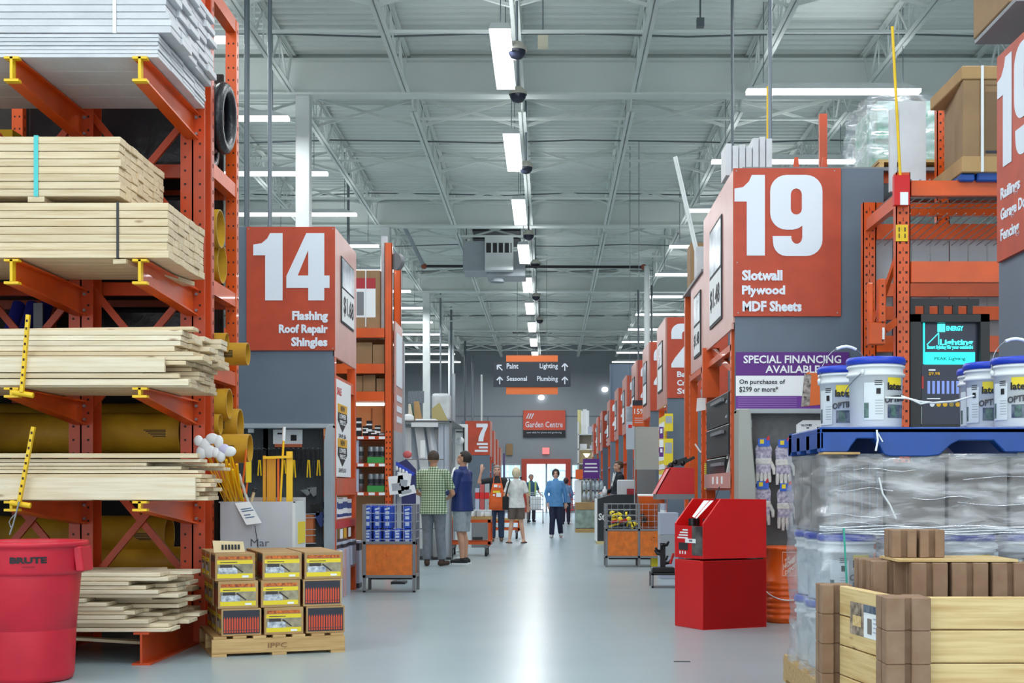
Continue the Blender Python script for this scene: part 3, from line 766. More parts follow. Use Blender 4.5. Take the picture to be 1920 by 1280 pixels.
def sonotube(label, x1, y, z, r, x0=-5.2):
    t = thing('cardboard_tube', label, 'cardboard tube', ((x0 + x1) / 2, y, z - r), group='yellow cardboard tubes')
    n = 28; mb = MB(); mb.cyl((x0, y, z), (x1, y, z), r, n=n, caps=False).cyl((x1, y, z), (x0, y, z), r * .93, n=n, caps=False)
    mb.build('tube_wall', TUBEY, t)
    mb = MB(); vs = []
    for rr in (r, r * .93):
        vs += [(x1, y + rr * math.cos(2 * PI * i / n), z + rr * math.sin(2 * PI * i / n)) for i in range(n)]
    mb.add(vs, [(i, (i + 1) % n, n + (i + 1) % n, n + i) for i in range(n)]).build('cut_rim', CARDIN, t)
    mb = MB()
    for k in range(5): mb.bar((x1 - .2 - .018 * k, y - r - .001, z - .03 + .012 * k), (x1 - .1, y - r - .001, z - .03 + .012 * k), .003, .006)
    mb.build('print', BLACKINK, t)
    return t
sonotube('yellow tube on the highest tube shelf by the end post, upper of two', PX(417, 11.0), 10.95, PZ(431, 11.0), .15, -2.735)
sonotube('yellow tube on the highest tube shelf by the end post, lower of two', PX(420, 11.2), 11.15, PZ(496, 11.2), .16, -2.735)
sonotube('short yellow tube just poking out above the third-highest lumber arm', PX(426, 10.8), 10.8, PZ(642, 10.8), .075, -2.78)
sonotube('printed yellow tube sticking far out beside the grey aisle 14 panel', PX(466, 11.0), 10.98, PZ(664, 11.0), .09, -2.78)
sonotube('wide yellow tube under the lumber ends, highest of the low cluster', PX(428, 10.9), 10.95, PZ(756, 10.9), .12, -2.83)
sonotube('wide yellow tube with a pale open mouth in the low cluster', PX(450, 11.2), 11.22, PZ(796, 11.2), .13, -2.95)
sonotube('yellow tube poking out just behind the white reflector balls', PX(412, 10.75), 10.78, PZ(795, 10.75), .08, -2.83)
sonotube('wide-mouthed yellow tube sticking out above the yellow driveway stakes', PX(480, 11.2), 10.98, PZ(842, 11.2), .115, -2.83)
sonotube('brown yellow tube deep behind the lumber, beneath the lowest raised arms', PX(318, 10.95), 10.95, PZ(1003, 10.95), .155)
sonotube('dim yellow tube lying behind the lumber above the lowest raised arms', PX(345, 10.9), 10.9, PZ(812, 10.9), .16)
sonotube('dim yellow tube lying at the back between the two lower lumber tiers', PX(330, 11.2), 11.22, PZ(790, 11.2), .15)
sonotube('yellow tube low behind the base arm pile', PX(395, 10.9), 10.9, PZ(1010, 10.9) - .18, .12)
for k, (c, r, ri, tl) in enumerate(((PT(408, 222, 10.98), .23, .05, .06), (PT(376, 262, 10.95), .2, .05, -.06))):
    t = thing('drain_pipe_coil', ('black corrugated pipe coil standing by the end post of the tube rack', 'black pipe coil wrapped in film behind the other coil')[k], 'pipe coil', (c.x, c.y, c.z - r - ri))
    for q in range(2):
        pts = [(c.x + (q - .5) * .1 + tl * .2 * math.sin(a * PI / 12), c.y + r * math.cos(a * PI / 12), c.z + r * math.sin(a * PI / 12)) for a in range(24)]
        MB().tube(pts, ri, 10, True).build('pipe_turn', mat('black_drain_pipe', (34, 36, 40), .35, bump=.4, scale=30), t)
for k, (x0, x1, z0, h) in enumerate(((-3.62, -2.75, 3.63, .72), (-4.05, -3.7, 3.63, .55), (-3.7, -2.75, 2.73, .7), (-3.7, -2.8, 2.06, .5))):
    solo('wrapped_pipe_load', ('black wrapped pipe load high behind the teal-strapped lumber', 'smaller black wrapped load high behind the first lumber column', 'black wrapped load behind the black-strapped lumber', 'black wrapped load low behind the third-highest lumber arms')[k], 'wrapped load',
         MB().box(x0, x1, 10.75, 11.3, z0, z0 + h), mat('black_film', (22, 22, 26), .35, bump=.6, scale=6), origin=((x0 + x1) / 2, 11.0, z0), bevel=.05, seg=3)
for k in range(3):
    x = PX(10 + k * 27, 10.9)
    solo('blue_tube', ('%s blue cardboard tube behind the lumber, counted from the photo edge' % ordinal(k)), 'cardboard tube', MB().cyl((x, 10.75, 2.06), (x + .03, 11.1, 2.62), .05, n=14), mat('blue_tube_card', (58, 60, 168), .5), origin=(x, 10.9, 2.06), group='blue tubes behind the lumber')
solo('steel_sheet', 'silver sheet standing beside the blue tubes', 'sheet', MB().box(PX(66, 10.9), PX(83, 10.9), 10.86, 10.88, 2.06, 2.6), PALEGREY, origin=(PX(74, 10.9), 10.87, 2.06))
solo('yellow_carton', 'yellow carton high on the tube rack under the white boards', 'box', MB().box(-4.9, PX(28, 10.8), 10.75, 11.15, 3.63, 3.93), mat('yellow_carton', (212, 180, 16), .6), origin=(-4.6, 10.95, 3.63))
# ================================================================== pallet of driveway-marker cartons
A = Vector((-2.296, 9.43, 0)); B = Vector((-1.435, 9.74, 0)); RZ = math.atan2(B.y - A.y, B.x - A.x)
pal = thing('wooden_pallet', 'small light wooden pallet under the stack of printed cartons', 'pallet', A, RZ)
PW, PD = .915, .86
for k in range(3): MB().box(0, PW, k * (PD - .04) / 2, k * (PD - .04) / 2 + .04, .018, .118).build('stringer', PALLETWOOD, pal, local=True, bevel=.003)
for k in range(7): MB().box(.01 + k * (PW - .11) / 6, .01 + k * (PW - .11) / 6 + .09, 0, PD, .118, .136).build('deck_board', PALLETWOOD, pal, local=True, bevel=.002)
for k in range(3): MB().box(.0 + k * (PW - .1) / 2, k * (PW - .1) / 2 + .1, 0, PD, 0, .018).build('bottom_board', PALLETWOOD, pal, local=True)
write(pal, 'IPPC', mat('burnt_stamp', (140, 104, 66), .8), (A.x + math.cos(RZ) * .38, A.y + math.sin(RZ) * .38 - .003, .05), (math.cos(RZ), math.sin(RZ), 0), (0, 0, 1), .13, .035, .01, .002, 'stamp')
LYEL = mat('carton_yellow_print', (232, 208, 40), .5); LGREY = mat('carton_photo_sky', (170, 160, 130), .5, noise=.3, scale=20)
LWHT = mat('carton_snow_print', (214, 220, 226), .5, noise=.4, scale=40, rgb2=(110, 120, 140)); LDRK = mat('carton_dark_print', (58, 52, 50), .5)
LFIRE = mat('carton_fire_print', (224, 120, 40), .5, noise=.8, scale=60, rgb2=(120, 40, 20)); REFL = mat('orange_reflector_print', (206, 72, 34), .45); NAVYP = mat('navy_print', (38, 40, 52), .5)
cartons = []
CW, CD, CH = .27, .27, .188
def carton_face(t, kind, u0, u1, z0, z1, place):
    """print one side; place(u, z, d) gives a local point on that face pushed out by d"""
    def rect(name, m, a, b, c, d, off):
        p = [place(a, c, off), place(b, c, off), place(b, d, off), place(a, d, off)]
        MB().add(p, [(0, 1, 2, 3)]).build(name, m, t, local=True)
    W, H = u1 - u0, z1 - z0; f = lambda a: u0 + a * W; g = lambda a: z0 + a * H
    if kind == 'label':
        rect('fire_print', LFIRE, f(.05), f(.93), g(.80), g(.92), .001)
        rect('yellow_band', LYEL, f(.03), f(.96), g(.63), g(.77), .001)
        rect('yellow_ground', LYEL, f(.03), f(.96), g(.07), g(.63), .0008)
        rect('photo_print', LGREY, f(.03), f(.96), g(.25), g(.62), .0012)
        rect('car_print', LWHT, f(.06), f(.55), g(.24), g(.48), .0016)
        rect('dark_print', LDRK, f(.1), f(.42), g(.47), g(.6), .0016)
        p = [place(f(.44), g(.54), .002), place(f(.48), g(.58), .002), place(f(.72), g(.3), .002), place(f(.68), g(.28), .002)]
        MB().add(p, [(0, 1, 2, 3)]).build('stake_print', LDRK, t, local=True)
        rect('text_panel', PAPER, f(.68), f(.85), g(.09), g(.17), .0016)
        rect('small_text', LDRK, f(.1), f(.55), g(.67), g(.70), .0016)
    elif kind == 'stakes':
        rect('dark_ground', NAVYP, f(.02), f(.98), g(.05), g(.97), .001)
        mb = MB()
        for k in range(14):
            a = .04 + k * .067
            mb.add([place(f(a), g(.1), .0016), place(f(a + .042), g(.1), .0016), place(f(a + .042), g(.62), .0016), place(f(a + .021), g(.72), .0016), place(f(a), g(.62), .0016)], [(0, 1, 2, 3, 4)])
        mb.build('reflector_print', REFL, t, local=True)
        mb = MB()
        for k in range(14): mb.add([place(f(.045 + k * .067), g(.17), .002), place(f(.078 + k * .067), g(.17), .002), place(f(.078 + k * .067), g(.2), .002), place(f(.045 + k * .067), g(.2), .002)], [(0, 1, 2, 3)])
        mb.build('dark_print', NAVYP, t, local=True)
    else:
        rect('brown_print', mat('brown_red_print', (126, 52, 28), .5), f(.03), f(.97), g(.05), g(.95), .001)
        rect('dark_top_print', LDRK, f(.03), f(.97), g(.70), g(.95), .0014)
def carton(ix, u, v, layer, front, side, label, dx=0):
    p = A + Vector((math.cos(RZ), math.sin(RZ), 0)) * u + Vector((-math.sin(RZ), math.cos(RZ), 0)) * v
    z = .1365 + layer * (CH + .0015)
    t = thing('printed_carton', label, 'carton', (p.x, p.y, z), RZ + dx, 'driveway marker cartons on the small pallet')
    MB().box(0, CW, 0, CD, 0, CH).build('carton_body', CARD, t, local=True, bevel=.003)
    carton_face(t, front, .006, CW - .006, .006, CH - .006, lambda a, z_, d: (a, -d, z_))
    carton_face(t, side, .006, CD - .006, .006, CH - .006, lambda a, z_, d: (-d, CD - a, z_))
    return t
lay = ('bottom', 'middle', 'top')
fr = [['stakes', 'label', 'stakes'], ['label', 'label', 'stakes'], ['label', 'label', 'label']]
sd = [['label', 'x', 'x'], ['brown', 'x', 'x'], ['brown', 'stakes', 'brown']]
for L_ in range(3):
    for c in range(3):
        u = (.055, .345, .635)[c] + (.012, -.01, .0)[L_] + (-.03 if (L_ == 2 and c == 0) else 0)
        carton(0, u, .02, L_, fr[L_][c], sd[L_][c] if sd[L_][c] != 'x' else 'brown',
               'printed carton, %s layer, front row, %s, %s' % (lay[L_], ('at the end nearest the lumber', 'in the middle', 'at the aisle end')[c], 'orange reflector picture outward' if fr[L_][c] == 'stakes' else 'yellow label outward'))
    for r in (1, 2):
        carton(0, .05 + (.012, -.01, -.03)[L_], .02 + .285 * r, L_, 'label', 'label', 'printed carton, %s layer, lumber side, %s row back' % (lay[L_], ('second', 'third')[r - 1]))
for c in (1, 2):
    for r in (1, 2):
        carton(0, (.055, .345, .635)[c], .02 + .285 * r, 2, 'label', 'label', 'printed carton closing the top layer, %s row back, %s' % (('second', 'third')[r - 1], ('centre', 'aisle side')[c - 1]))
Xu, Yv = Vector((math.cos(RZ), math.sin(RZ), 0)), Vector((-math.sin(RZ), math.cos(RZ), 0))
p = A + Xu * .03 + Yv * .13
FLAPM = mat('open_carton_flap', (222, 204, 162), .7)
t = thing('carton_flap', 'torn open cardboard flap standing up from the top carton stack', 'cardboard flap', (p.x, p.y, .706))
MB().prism([(0, 0), (.21, 0), (.195, .075), (-.015, .085)], p + Vector((0, 0, .706)), Xu, Vector((0, .2, 1)).normalized(), .004).build('flap', FLAPM, t)
mb = MB()
for k in range(6): mb.prism([(.05 + k * .022, .02), (.066 + k * .022, .02), (.063 + k * .022, .055), (.048 + k * .022, .055)], p + Vector((0, -.004, .706)), Xu, Vector((0, .2, 1)).normalized(), .001)
mb.build('print', BLACKINK, t)

# ------------------------------------------------------------------ dump bin of driveway stakes
Y0 = 10.65; X0, X1 = PX(410, Y0), PX(553, Y0); ZT = PZ(940, Y0)
t = thing('dump_bin', 'pale grey cardboard dump bin holding yellow driveway stakes behind the carton pallet', 'display bin', ((X0 + X1) / 2, Y0 + .22, 0))
GREYCARD = mat('pale_grey_card', (190, 196, 204), .6, noise=.06, scale=3)
Y1 = 11.12
MB().box(X0, X1, Y0, Y0 + .012, 0, ZT).box(X0, X0 + .012, Y0, Y1, 0, ZT - .01).box(X0, X1, Y1 - .012, Y1, 0, ZT + .03).box(X0 + .012, X1, Y0 + .012, Y1 - .012, .02, .32).build('bin_wall', GREYCARD, t)
MB().prism([(0, 0), (.45, 0), (.45, ZT - .12), (.38, ZT), (0, ZT)], (X1, Y0, 0), (0, 1, 0), (0, 0, 1), .012).build('side_panel', WHITEP, t)
for (a0, a1, z0, z1, m_) in ((.12, .44, ZT - .33, ZT - .16, LYEL), (.16, .25, ZT - .52, ZT - .44, LDRK), (.3, .39, ZT - .52, ZT - .44, LDRK), (.14, .24, ZT - .72, ZT - .6, LYEL), (.3, .40, ZT - .72, ZT - .6, LYEL)):
    MB().box(X1, X1 + .002, Y0 + a0, Y0 + a1, z0, z1).build('side_print', m_, t)
write_px(t, 'Mar', mat('bin_print', (86, 92, 104), .6), 470, 505, 1010, 1024, Y0, .0, .002)
MB().box(X1 - .02, X1 + .003, Y0 - .003, Y0 + .0, 0, ZT - .01).build('corner_fold', WHITEP, t)
t = thing('price_card', 'tilted white price card clipped to the front of the grey dump bin', 'price card', PT(465, 985, Y0 - .02))
a, b, c, d = PT(462, 984, Y0 - .05), PT(491, 980, Y0 - .05), PT(468, 940, Y0 - .015), PT(440, 943, Y0 - .015)
MB().add([a, b, c, d] + [p + Vector((0, .003, 0)) for p in (a, b, c, d)], [(0, 1, 2, 3), (7, 6, 5, 4), (0, 4, 5, 1), (1, 5, 6, 2), (2, 6, 7, 3), (3, 7, 4, 0)]).build('card', PAPER, t)
u = (b - a).normalized(); v = (d - a).normalized(); BLP = mat('blue_ink', (70, 110, 150), .6)
for k, (q, w_) in enumerate(((.3, .07), (.42, .05), (.6, .09), (.7, .08))): MB().prism([(.02, 0), (.02 + w_, 0), (.02 + w_, .008), (.02, .008)], a + v * .19 * q - Vector((0, .002, 0)), u, v, .001).build('ink_line', BLP, t)
MB().bar(PT(478, 985, Y0 - .02), PT(484, 1026, Y0 - .006), .004).build('dangling_cord', DARK, t)
STAKE = mat('yellow_stake', (246, 196, 18), .4); OSTAKE = mat('orange_stake', (236, 110, 24), .4)
def stake(label, top, bot, r=.006, m=STAKE, tipm=None, yt=0, yb=0, tip=.09):
    a, b = PT(bot[0], bot[1], Y0 + .18 + yb), PT(top[0], top[1], Y0 + .18 + yt)
    b2 = b + (a - b).normalized() * tip
    t = thing('driveway_stake', label, 'driveway stake', a, group='driveway stakes in the grey dump bin')
    a2 = a + (a - b).normalized() * ((a.z - .36) / max(.2, (b - a).normalized().z))
    MB().cyl(a2, b2 if tipm else b, r, n=8).build('rod', m, t)
    if tipm: MB().cyl(b2, b, r * 1.5, n=8).build('reflector', tipm, t, label='white reflective tip')
    return t
stake('tall lone yellow stake with a white tip in front of the pegboard', (533, 800), (526, 936), .009, STAKE, WHITE, tip=.11)
for k, (tp, bt) in enumerate((((419, 870), (434, 940)), ((424, 862), (440, 940)), ((430, 870), (446, 940)), ((436, 880), (452, 940)), ((414, 880), (428, 940)), ((432, 850), (456, 940)), ((444, 870), (452, 940)))):
    stake('thin yellow stake leaning to the lumber, %s of the leaning cluster' % ordinal(k), tp, bt, .010, STAKE, yt=.02 * k - .4)
for k, (tp, bt) in enumerate((((462, 842), (452, 940)), ((466, 880), (460, 940)))):
    stake(('long orange stake crossing the leaning yellow cluster', 'short orange stake beside the crossing one')[k], tp, bt, .008, OSTAKE)
stake('pale wooden stick with a dark end standing in the dump bin', (478, 915), (472, 940), .012, FLAPM, DARK, tip=.03)
stake('white-topped slim stake in the middle of the dump bin', (448, 888), (464, 938), .012, WHITEP)
for k, (px0, px1, py0, m_) in enumerate(((494, 518, 854, STAKE), (538, 549, 846, STAKE), (521, 524, 860, OSTAKE))):
    c0, c1 = PT(px0, 940, Y0 + .2), PT(px1, py0, Y0 + .2)
    mb = MB().box(c0.x, c1.x, Y0 + .17, Y0 + .2, .33, c1.z)
    if k == 0: mb = MB().box(c0.x, c0.x + .022, Y0 + .17, Y0 + .2, .33, c1.z).box(c0.x + .03, c1.x, Y0 + .18, Y0 + .19, .33, c1.z - .01)
    solo('snow_pole', ('broad amber marker panel standing in the dump bin', 'thick yellow marker post at the aisle corner of the bin', 'slim orange marker rod between panel and post')[k], 'marker post', mb, (mat('amber_panel', (214, 150, 24), .45), STAKE, OSTAKE)[k] if k else mat('amber_panel', (214, 150, 24), .45), origin=(c0.x, Y0 + .18, .33), bevel=.002)
c = PT(521, 864, Y0 + .2)
solo('cross_rod', 'yellow rod lying across the amber panel and the post', 'marker post', MB().bar(PT(494, 858, Y0 + .15), PT(548, 856, Y0 + .15), .03, .02), STAKE, origin=PT(520, 858, Y0 + .15))
c = PT(466, 885, Y0 + .1)
solo('yellow_tag', 'yellow price tag with small black print beside the orange stakes', 'tag', MB().box(c.x - .022, c.x + .022, c.y, c.y + .004, c.z - .08, c.z + .08), LYEL, origin=c)
for k, (px, py) in enumerate(((372, 826), (384, 834), (398, 822), (410, 828), (420, 842), (392, 846), (404, 848), (378, 848), (430, 846), (414, 854))):
    c = PT(px, py, 10.22)
    t = thing('reflector_ball', 'white round reflector, %s in the bunch above the lumber ends' % ordinal(k), 'reflector', c, group='white reflectors bunched above the dump bin')
    MB().ball(c, .035 + .008 * (k % 3), .022, .04 + .01 * (k % 2)).build('reflector_head', (WHITE, mat('lilac_plastic', (198, 196, 230), .4))[k == 4], t)
    MB().cyl((c.x, c.y, c.z - .03), (PX(432 + 2 * k, 10.8), 10.8, .95), .005, n=6).build('rod', STAKE, t)

# ================================================================== AISLE 14 RACK
YA = 14.2; XA = -2.2
r14 = thing('aisle_rack', 'aisle 14 rack end with grey panel, orange number sign and dark pegboard', 'aisle rack', (XA - .6, YA + .8, 0))
def panel_px(parent, name, m, x0, y0, x1, y1, Y, d=.02, **k):
    return frect(MB(), x0, y0, x1, y1, Y, d).build(name, m, parent, **k)
panel_px(r14, 'grey_panel', GREY, 444, 425, 627, 797, YA + .02, .03, bevel=.003)
sg = panel_px(r14, 'sign_board', SIGN, 462, 425, 628, 657, YA, .02, bevel=.002)
def digit_px(parent, d, x0, x1, y0, y1, Y):
    return numeral(parent, d, LETTER, (PX(x0, Y), Y, PZ(y1, Y)), (1, 0, 0), (0, 0, 1), PX(x1, Y) - PX(x0, Y), PZ(y0, Y) - PZ(y1, Y))
digit_px(sg, '1', 475, 530, 437, 563, YA - .001); digit_px(sg, '4', 537, 618, 437, 563, YA - .001)
for s_, x0, x1, y0, y1 in (('Flashing', 548, 615, 583, 605), ('Roof Repair', 523, 615, 608, 629), ('Shingles', 546, 614, 632, 654)):
    write_px(sg, s_, LETTER, x0, x1, y0, y1, YA - .001, .045)
for px, py in ((466, 429), (624, 429), (466, 653), (624, 653)): MB().cyl(PT(px, py, YA - .003), PT(px, py, YA), .006, n=8).build('screw', PALEGREY, sg)
panel_px(r14, 'pegboard', mat('charcoal_pegboard', (62, 66, 70), .6, noise=.1, scale=30), 444, 803, 606, 1125, YA + .10, .02)
mb = MB(); k0, k1 = PX(607, YA), PX(627, YA)
mb.prism([(k0 + .02, 0), (k1, 0), (k1, PZ(797, YA)), (k0 + .07, PZ(797, YA)), (k0 + .04, PZ(803, YA)), (k0 + .02, PZ(830, YA))], (0, YA - .12, 0), (1, 0, 0), (0, 0, 1), .3)
mb.build('end_post', PALEGREY, r14, bevel=.006)
MB().box(PX(444, YA), k1, YA - .1, YA + .05, PZ(803, YA), PZ(795, YA)).build('top_rail', PALEGREY, r14, bevel=.004)
MB().box(PX(444, YA), PX(606, YA), YA - .02, YA + .1, 0, .15).build('kick_plate', MIDGREY, r14)
# aisle-facing side: orange board with glare in its colour, price cards, poster, posts and shelves
MB().box(XA - .02, XA, YA + .02, YA + 1.6, 2.5, 3.83).build('side_board', ORANGE_GLARE, r14, bevel=.003)
def side_poster(parent, name, m, X, ya, yb, z0, z1, facing=1, off=.003, d=.006):
    """flat card on the side face X of a rack (facing +1 looks toward +X)"""
    return MB().box(X + facing * off, X + facing * (off + d), ya, yb, z0, z1).build(name, m, parent)
POSTERSKY = mat('photo_poster', (196, 208, 218), .25, noise=.5, scale=2.5, rgb2=(70, 90, 110))
pc = side_poster(r14, 'price_poster', DARK, XA, 14.62, 15.55, 2.9, 3.6)
MB().box(XA + .008, XA + .016, 14.66, 15.52, 3.28, 3.58).build('poster_photo', POSTERSKY, pc)
MB().box(XA + .008, XA + .016, 14.66, 15.52, 2.92, 3.26).build('poster_card', PAPER, pc)
write(pc, '$1.68', BLACKINK, (XA + .017, 14.72, 2.98), (0, 1, 0), (0, 0, 1), .74, .22, .02, .002)
MB().box(XA - .09, XA, YA + .03, YA + .12, 0, 2.5).build('upright', ORANGE, r14)
mb = MB().box(XA - .09, XA, YA + 1.5, YA + 1.6, 0, 2.5); mb.build('upright', ORANGE, r14)
MB().box(XA - .09, XA - .01, YA + .12, YA + 1.5, 2.2, 2.32).build('side_strut', ORANGE, r14)
po = side_poster(r14, 'price_poster', PAPER, XA, YA + .1, YA + 1.12, 1.27, 2.28, off=.001)
YELP = mat('price_yellow', (226, 172, 30), .5)
write(po, 'SALE', mat('red_ink', (200, 40, 40), .5), (XA + .008, YA + .12, 2.12), (0, 1, 0), (0, 0, 1), .3, .08, .02, .002)
for k, (z, s_) in enumerate(((1.78, 'SAVE $6'), (1.42, 'SAVE $13'))):
    y0_ = YA + .16
    MB().prism([(0, .08), (.33, -.04), (.66, .08), (.62, .24), (.04, .24)], (XA + .008, y0_, z), (0, 1, 0), (0, 0, 1), -.002).build('badge', BLACKINK, po)
    MB().prism([(.02, .16), (.64, .16), (.66, .25), (0, .25)], (XA + .0085, y0_, z), (0, 1, 0), (0, 0, 1), -.003).build('badge_band', YELP, po)
    for q, (tx, zz, hh, ww) in enumerate((('NEW', .18, .055, .3), ('LOWER', .10, .05, .46), ('PRICE', .035, .05, .4))):
        write(po, tx, PAPER if q else BLACKINK, (XA + .012, y0_ + .33 - ww / 2, z + zz), (0, 1, 0), (0, 0, 1), ww, hh, .02, .001)
    write(po, s_, BLACKINK, (XA + .008, y0_ + .08, z - .11), (0, 1, 0), (0, 0, 1), .5, .05, .02, .001)
MB().box(XA - .03, XA, YA + .1, YA + 1.5, 1.08, 1.26).build('shelf_lip', ORANGE, r14)
for z in (.82, .30):
    MB().box(XA - .7, XA, YA + .12, YA + 1.5, z - .03, z).build('shelf', ORANGE_D, r14)
MB().box(XA - .01, XA + .006, YA + .12, YA + 1.5, .73, .80).build('tag_strip', mat('red_tag_strip', (196, 60, 56), .5), r14)
for k, yy in enumerate((.35, .62, .95)): side_poster(r14, 'hang_tag', (PAPER, YELP, PAPER)[k], XA, YA + yy, YA + yy + .16, .62, .72)
MB().box(XA - .75, XA - .7, YA + .1, YA + 1.6, 0, 2.5).build('back_panel', DARK, r14)
ITEMS = []
def boxitem(name, label, cat, x0, x1, y0, y1, z0, z1, m, group=None, band=None, bandm=None, face=None):
    """a small printed carton or pack: body, with a printed band on the faces"""
    t = thing(name, label, cat, ((x0 + x1) / 2, (y0 + y1) / 2, z0), group=group)
    MB().box(x0, x1, y0, y1, z0, z1).build('pack_body', m, t, bevel=.003)
    if band:
        h = z1 - z0
        for (a, b, mm) in band:
            MB().box(x0 - .0012, x1 + .0012, y0 - .0012, y1 + .0012, z0 + h * a, z0 + h * b).build('printed_band', mm, t)
    return t
BLUEP = mat('blue_print', (44, 66, 130), .5); LILAC = mat('pale_lilac_pack', (176, 184, 204), .5)
for k in range(4):
    boxitem('film_pack', 'pale blue-banded pack on the shelf below the price poster, %s deep along the aisle' % ordinal(k), 'pack', XA - .4, XA - .03, YA + .15 + .33 * k, YA + .45 + .33 * k, .822, 1.05 - .02 * (k % 2), PAPER, 'blue-banded packs beside aisle 14', ((.1, .25, BLUEP), (.5, .8, BLUEP)))
    boxitem('tall_roll_pack', 'tall pale pack on the floor level of the aisle 14 side, %s along the aisle' % ordinal(k), 'pack', XA - .4, XA + .0 + .02 * (k % 2), YA + .15 + .33 * k, YA + .45 + .33 * k, .302 if False else .302, .58, LILAC, 'tall packs beside aisle 14', ((.78, .92, NAVYP),))
boxitem('long_blue_carton', 'tall lilac carton standing on the floor by the aisle 14 post', 'carton', XA - .32, XA + .03, YA + 1.62, YA + 1.85, 0, .55, LILAC, None, ((.8, .95, NAVYP), (.02, .12, NAVYP)))
for k in range(3):
    solo('trim_length', 'pale plastic trim length leaning low against aisle 14 rack, %s along' % ordinal(k), 'trim', MB().box(XA + .005, XA + .03, YA + .2 + .3 * k, YA + .34 + .3 * k, 0, .5), (PAPER, mat('pinkish_film', (206, 172, 176), .4), LILAC)[k], origin=(XA + .02, YA + .27 + .3 * k, 0))
# on the pegboard: card, hooks of tools
t = thing('brand_card', 'white header card with small black print on the dark pegboard', 'sign card', PT(535, 833, YA + .07))
panel_px(t, 'card', PAPER, 512, 805, 567, 832, YA + .07, .01); panel_px(t, 'card_lip', mat('rust_lip', (186, 96, 60), .5), 515, 832, 566, 838, YA + .05, .03)
panel_px(t, 'print_block', BLACKINK, 545, 815, 556, 826, YA + .067, .002); panel_px(t, 'print_line', BLACKINK, 520, 811, 532, 814, YA + .067, .002)
panel_px(r14, 'small_tag', PAPER, 465, 803, 476, 811, YA + .09, .006)
for k in range(14):
    px = 478 + k * 9.2
    c = PT(px, 842, YA); tcol = (BLACK, STAKE, DARK, STAKE, BLACK)[k % 5]
    t = thing('hand_tool', '%s tool hanging in the row of snips on the dark pegboard' % ordinal(k), 'hand tool', (c.x, YA, c.z - .3), group='snips hanging on the aisle 14 pegboard')
    MB().cyl((c.x, YA + .1, c.z), (c.x, YA - .06, c.z + .01), .005, n=6).build('hook', STEEL, t)
    MB().box(c.x - .018, c.x + .018, YA - .02, YA - .0, c.z - .11, c.z - .01).build('head', BLACK, t, bevel=.004)
    for s in (-1, 1): MB().bar((c.x + s * .006, YA - .01, c.z - .11), (c.x + s * .016, YA - .01, c.z - .25 - .02 * (k % 3)), .012).build('handle', tcol, t)
for k, (px, py, m_) in enumerate(((572, 922, STEEL), (584, 918, STEEL), (590, 950, BLACK), (597, 965, BLUEP))):
    c = PT(px, py, YA)
    t = thing('hanging_blade', '%s dark item hanging low on the aisle 14 pegboard near the grey post' % ordinal(k), 'hand tool', c)
    MB().prism([(-.05, .02), (.05, .03), (.05, -.02 - .03 * k), (.02, -.04 - .03 * k)], c, (1, 0, 0), (0, 0, 1), .012).build('blade', m_, t); MB().cyl((c.x, YA + .1, c.z + .03), (c.x, YA - .03, c.z + .03), .005, n=6).build('hook', STEEL, t)
t = thing('wire_basket', 'wire basket of orange tubs hanging beside the grey dump bin', 'basket', PT(575, 1024, YA - .1))
mb = MB()
for py in (963, 970, 992, 1003, 1018): mb.bar(PT(556, py + 1, YA - .12), PT(592, py, YA - .12), .008)
mb.build('wire_grid', PALEGREY, t)
solo('orange_tub', 'orange tub behind the basket wires beside the dump bin', 'tub', MB().box(PX(560, YA), PX(590, YA), YA - .1, YA + .05, PZ(1018, YA), PZ(965, YA)), mat('dull_orange_tub', (196, 110, 60), .6), origin=PT(575, 1018, YA))

# ================================================================== SECOND LEFT RACK (faces the viewpoint)
YR = 18.0; XR2 = -2.04
r2 = thing('aisle_rack', 'orange rack with fluorescent-lit tan panels and cans behind the blue pack stand', 'aisle rack', (XR2 - 1.1, YR + .5, 0))
for (x, y) in ((XR2, YR), (XR2 - 2.5, YR), (XR2, YR + 1.05)):
    p = MB().box(x - .1, x, y, y + .008, 0, PZ(455, YR)).box(x - .008, x, y, y + .07, 0, PZ(455, YR)).box(x - .1, x - .092, y, y + .07, 0, PZ(455, YR)).m(1)
    mb = p
    for k in range(22):
        for s in (-1, 1): mb.box(x - .05 + s * .022 - .008, x - .05 + s * .022 + .008, y - .002, y, .4 + .07 * k, .425 + .07 * k)
    mb.build('upright', [ORANGE, HOLE], r2)
for (y0, y1) in ((615, 633), (682, 700), (734, 752)):
    MB().box(XR2 - 2.4, XR2 - .1, YR - .02, YR + .04, PZ(y1, YR), PZ(y0, YR)).build('shelf_beam', ORANGE, r2)
    MB().box(XR2 - 2.4, XR2 - .1, YR + .04, YR + 1.0, PZ(y0, YR) - .03, PZ(y0, YR) - .01).build('shelf_deck', mat('tan_deck', (176, 130, 84), .7), r2)
    MB().box(XR2 - .05, XR2, YR + .08, YR + 1.05, PZ(y1, YR), PZ(y0, YR) - .02).build('depth_strut', ORANGE, r2)
MB().box(XR2 - 2.4, XR2 - .14, YR + .3, YR + .36, PZ(757, YR), PZ(752, YR)).build('tube_light', mat('tube_lamp', (255, 250, 240), .5, emit=5.0), r2)
TANP = mat('tan_panel', (226, 176, 120), .6, noise=.06, scale=3)
MB().box(XR2 - 2.4, XR2 - .1, YR + .98, YR + 1.02, 0, PZ(620, YR)).build('back_panel', TANP, r2)
for px in (694, 716): MB().box(PX(px, YR + .9), PX(px, YR + .9) + .012, YR + .955, YR + .98, PZ(815, YR), PZ(757, YR)).build('panel_seam', mat('darker_tan_trim', (190, 140, 90), .6), r2)  # seam strips in a darker tan than the panels
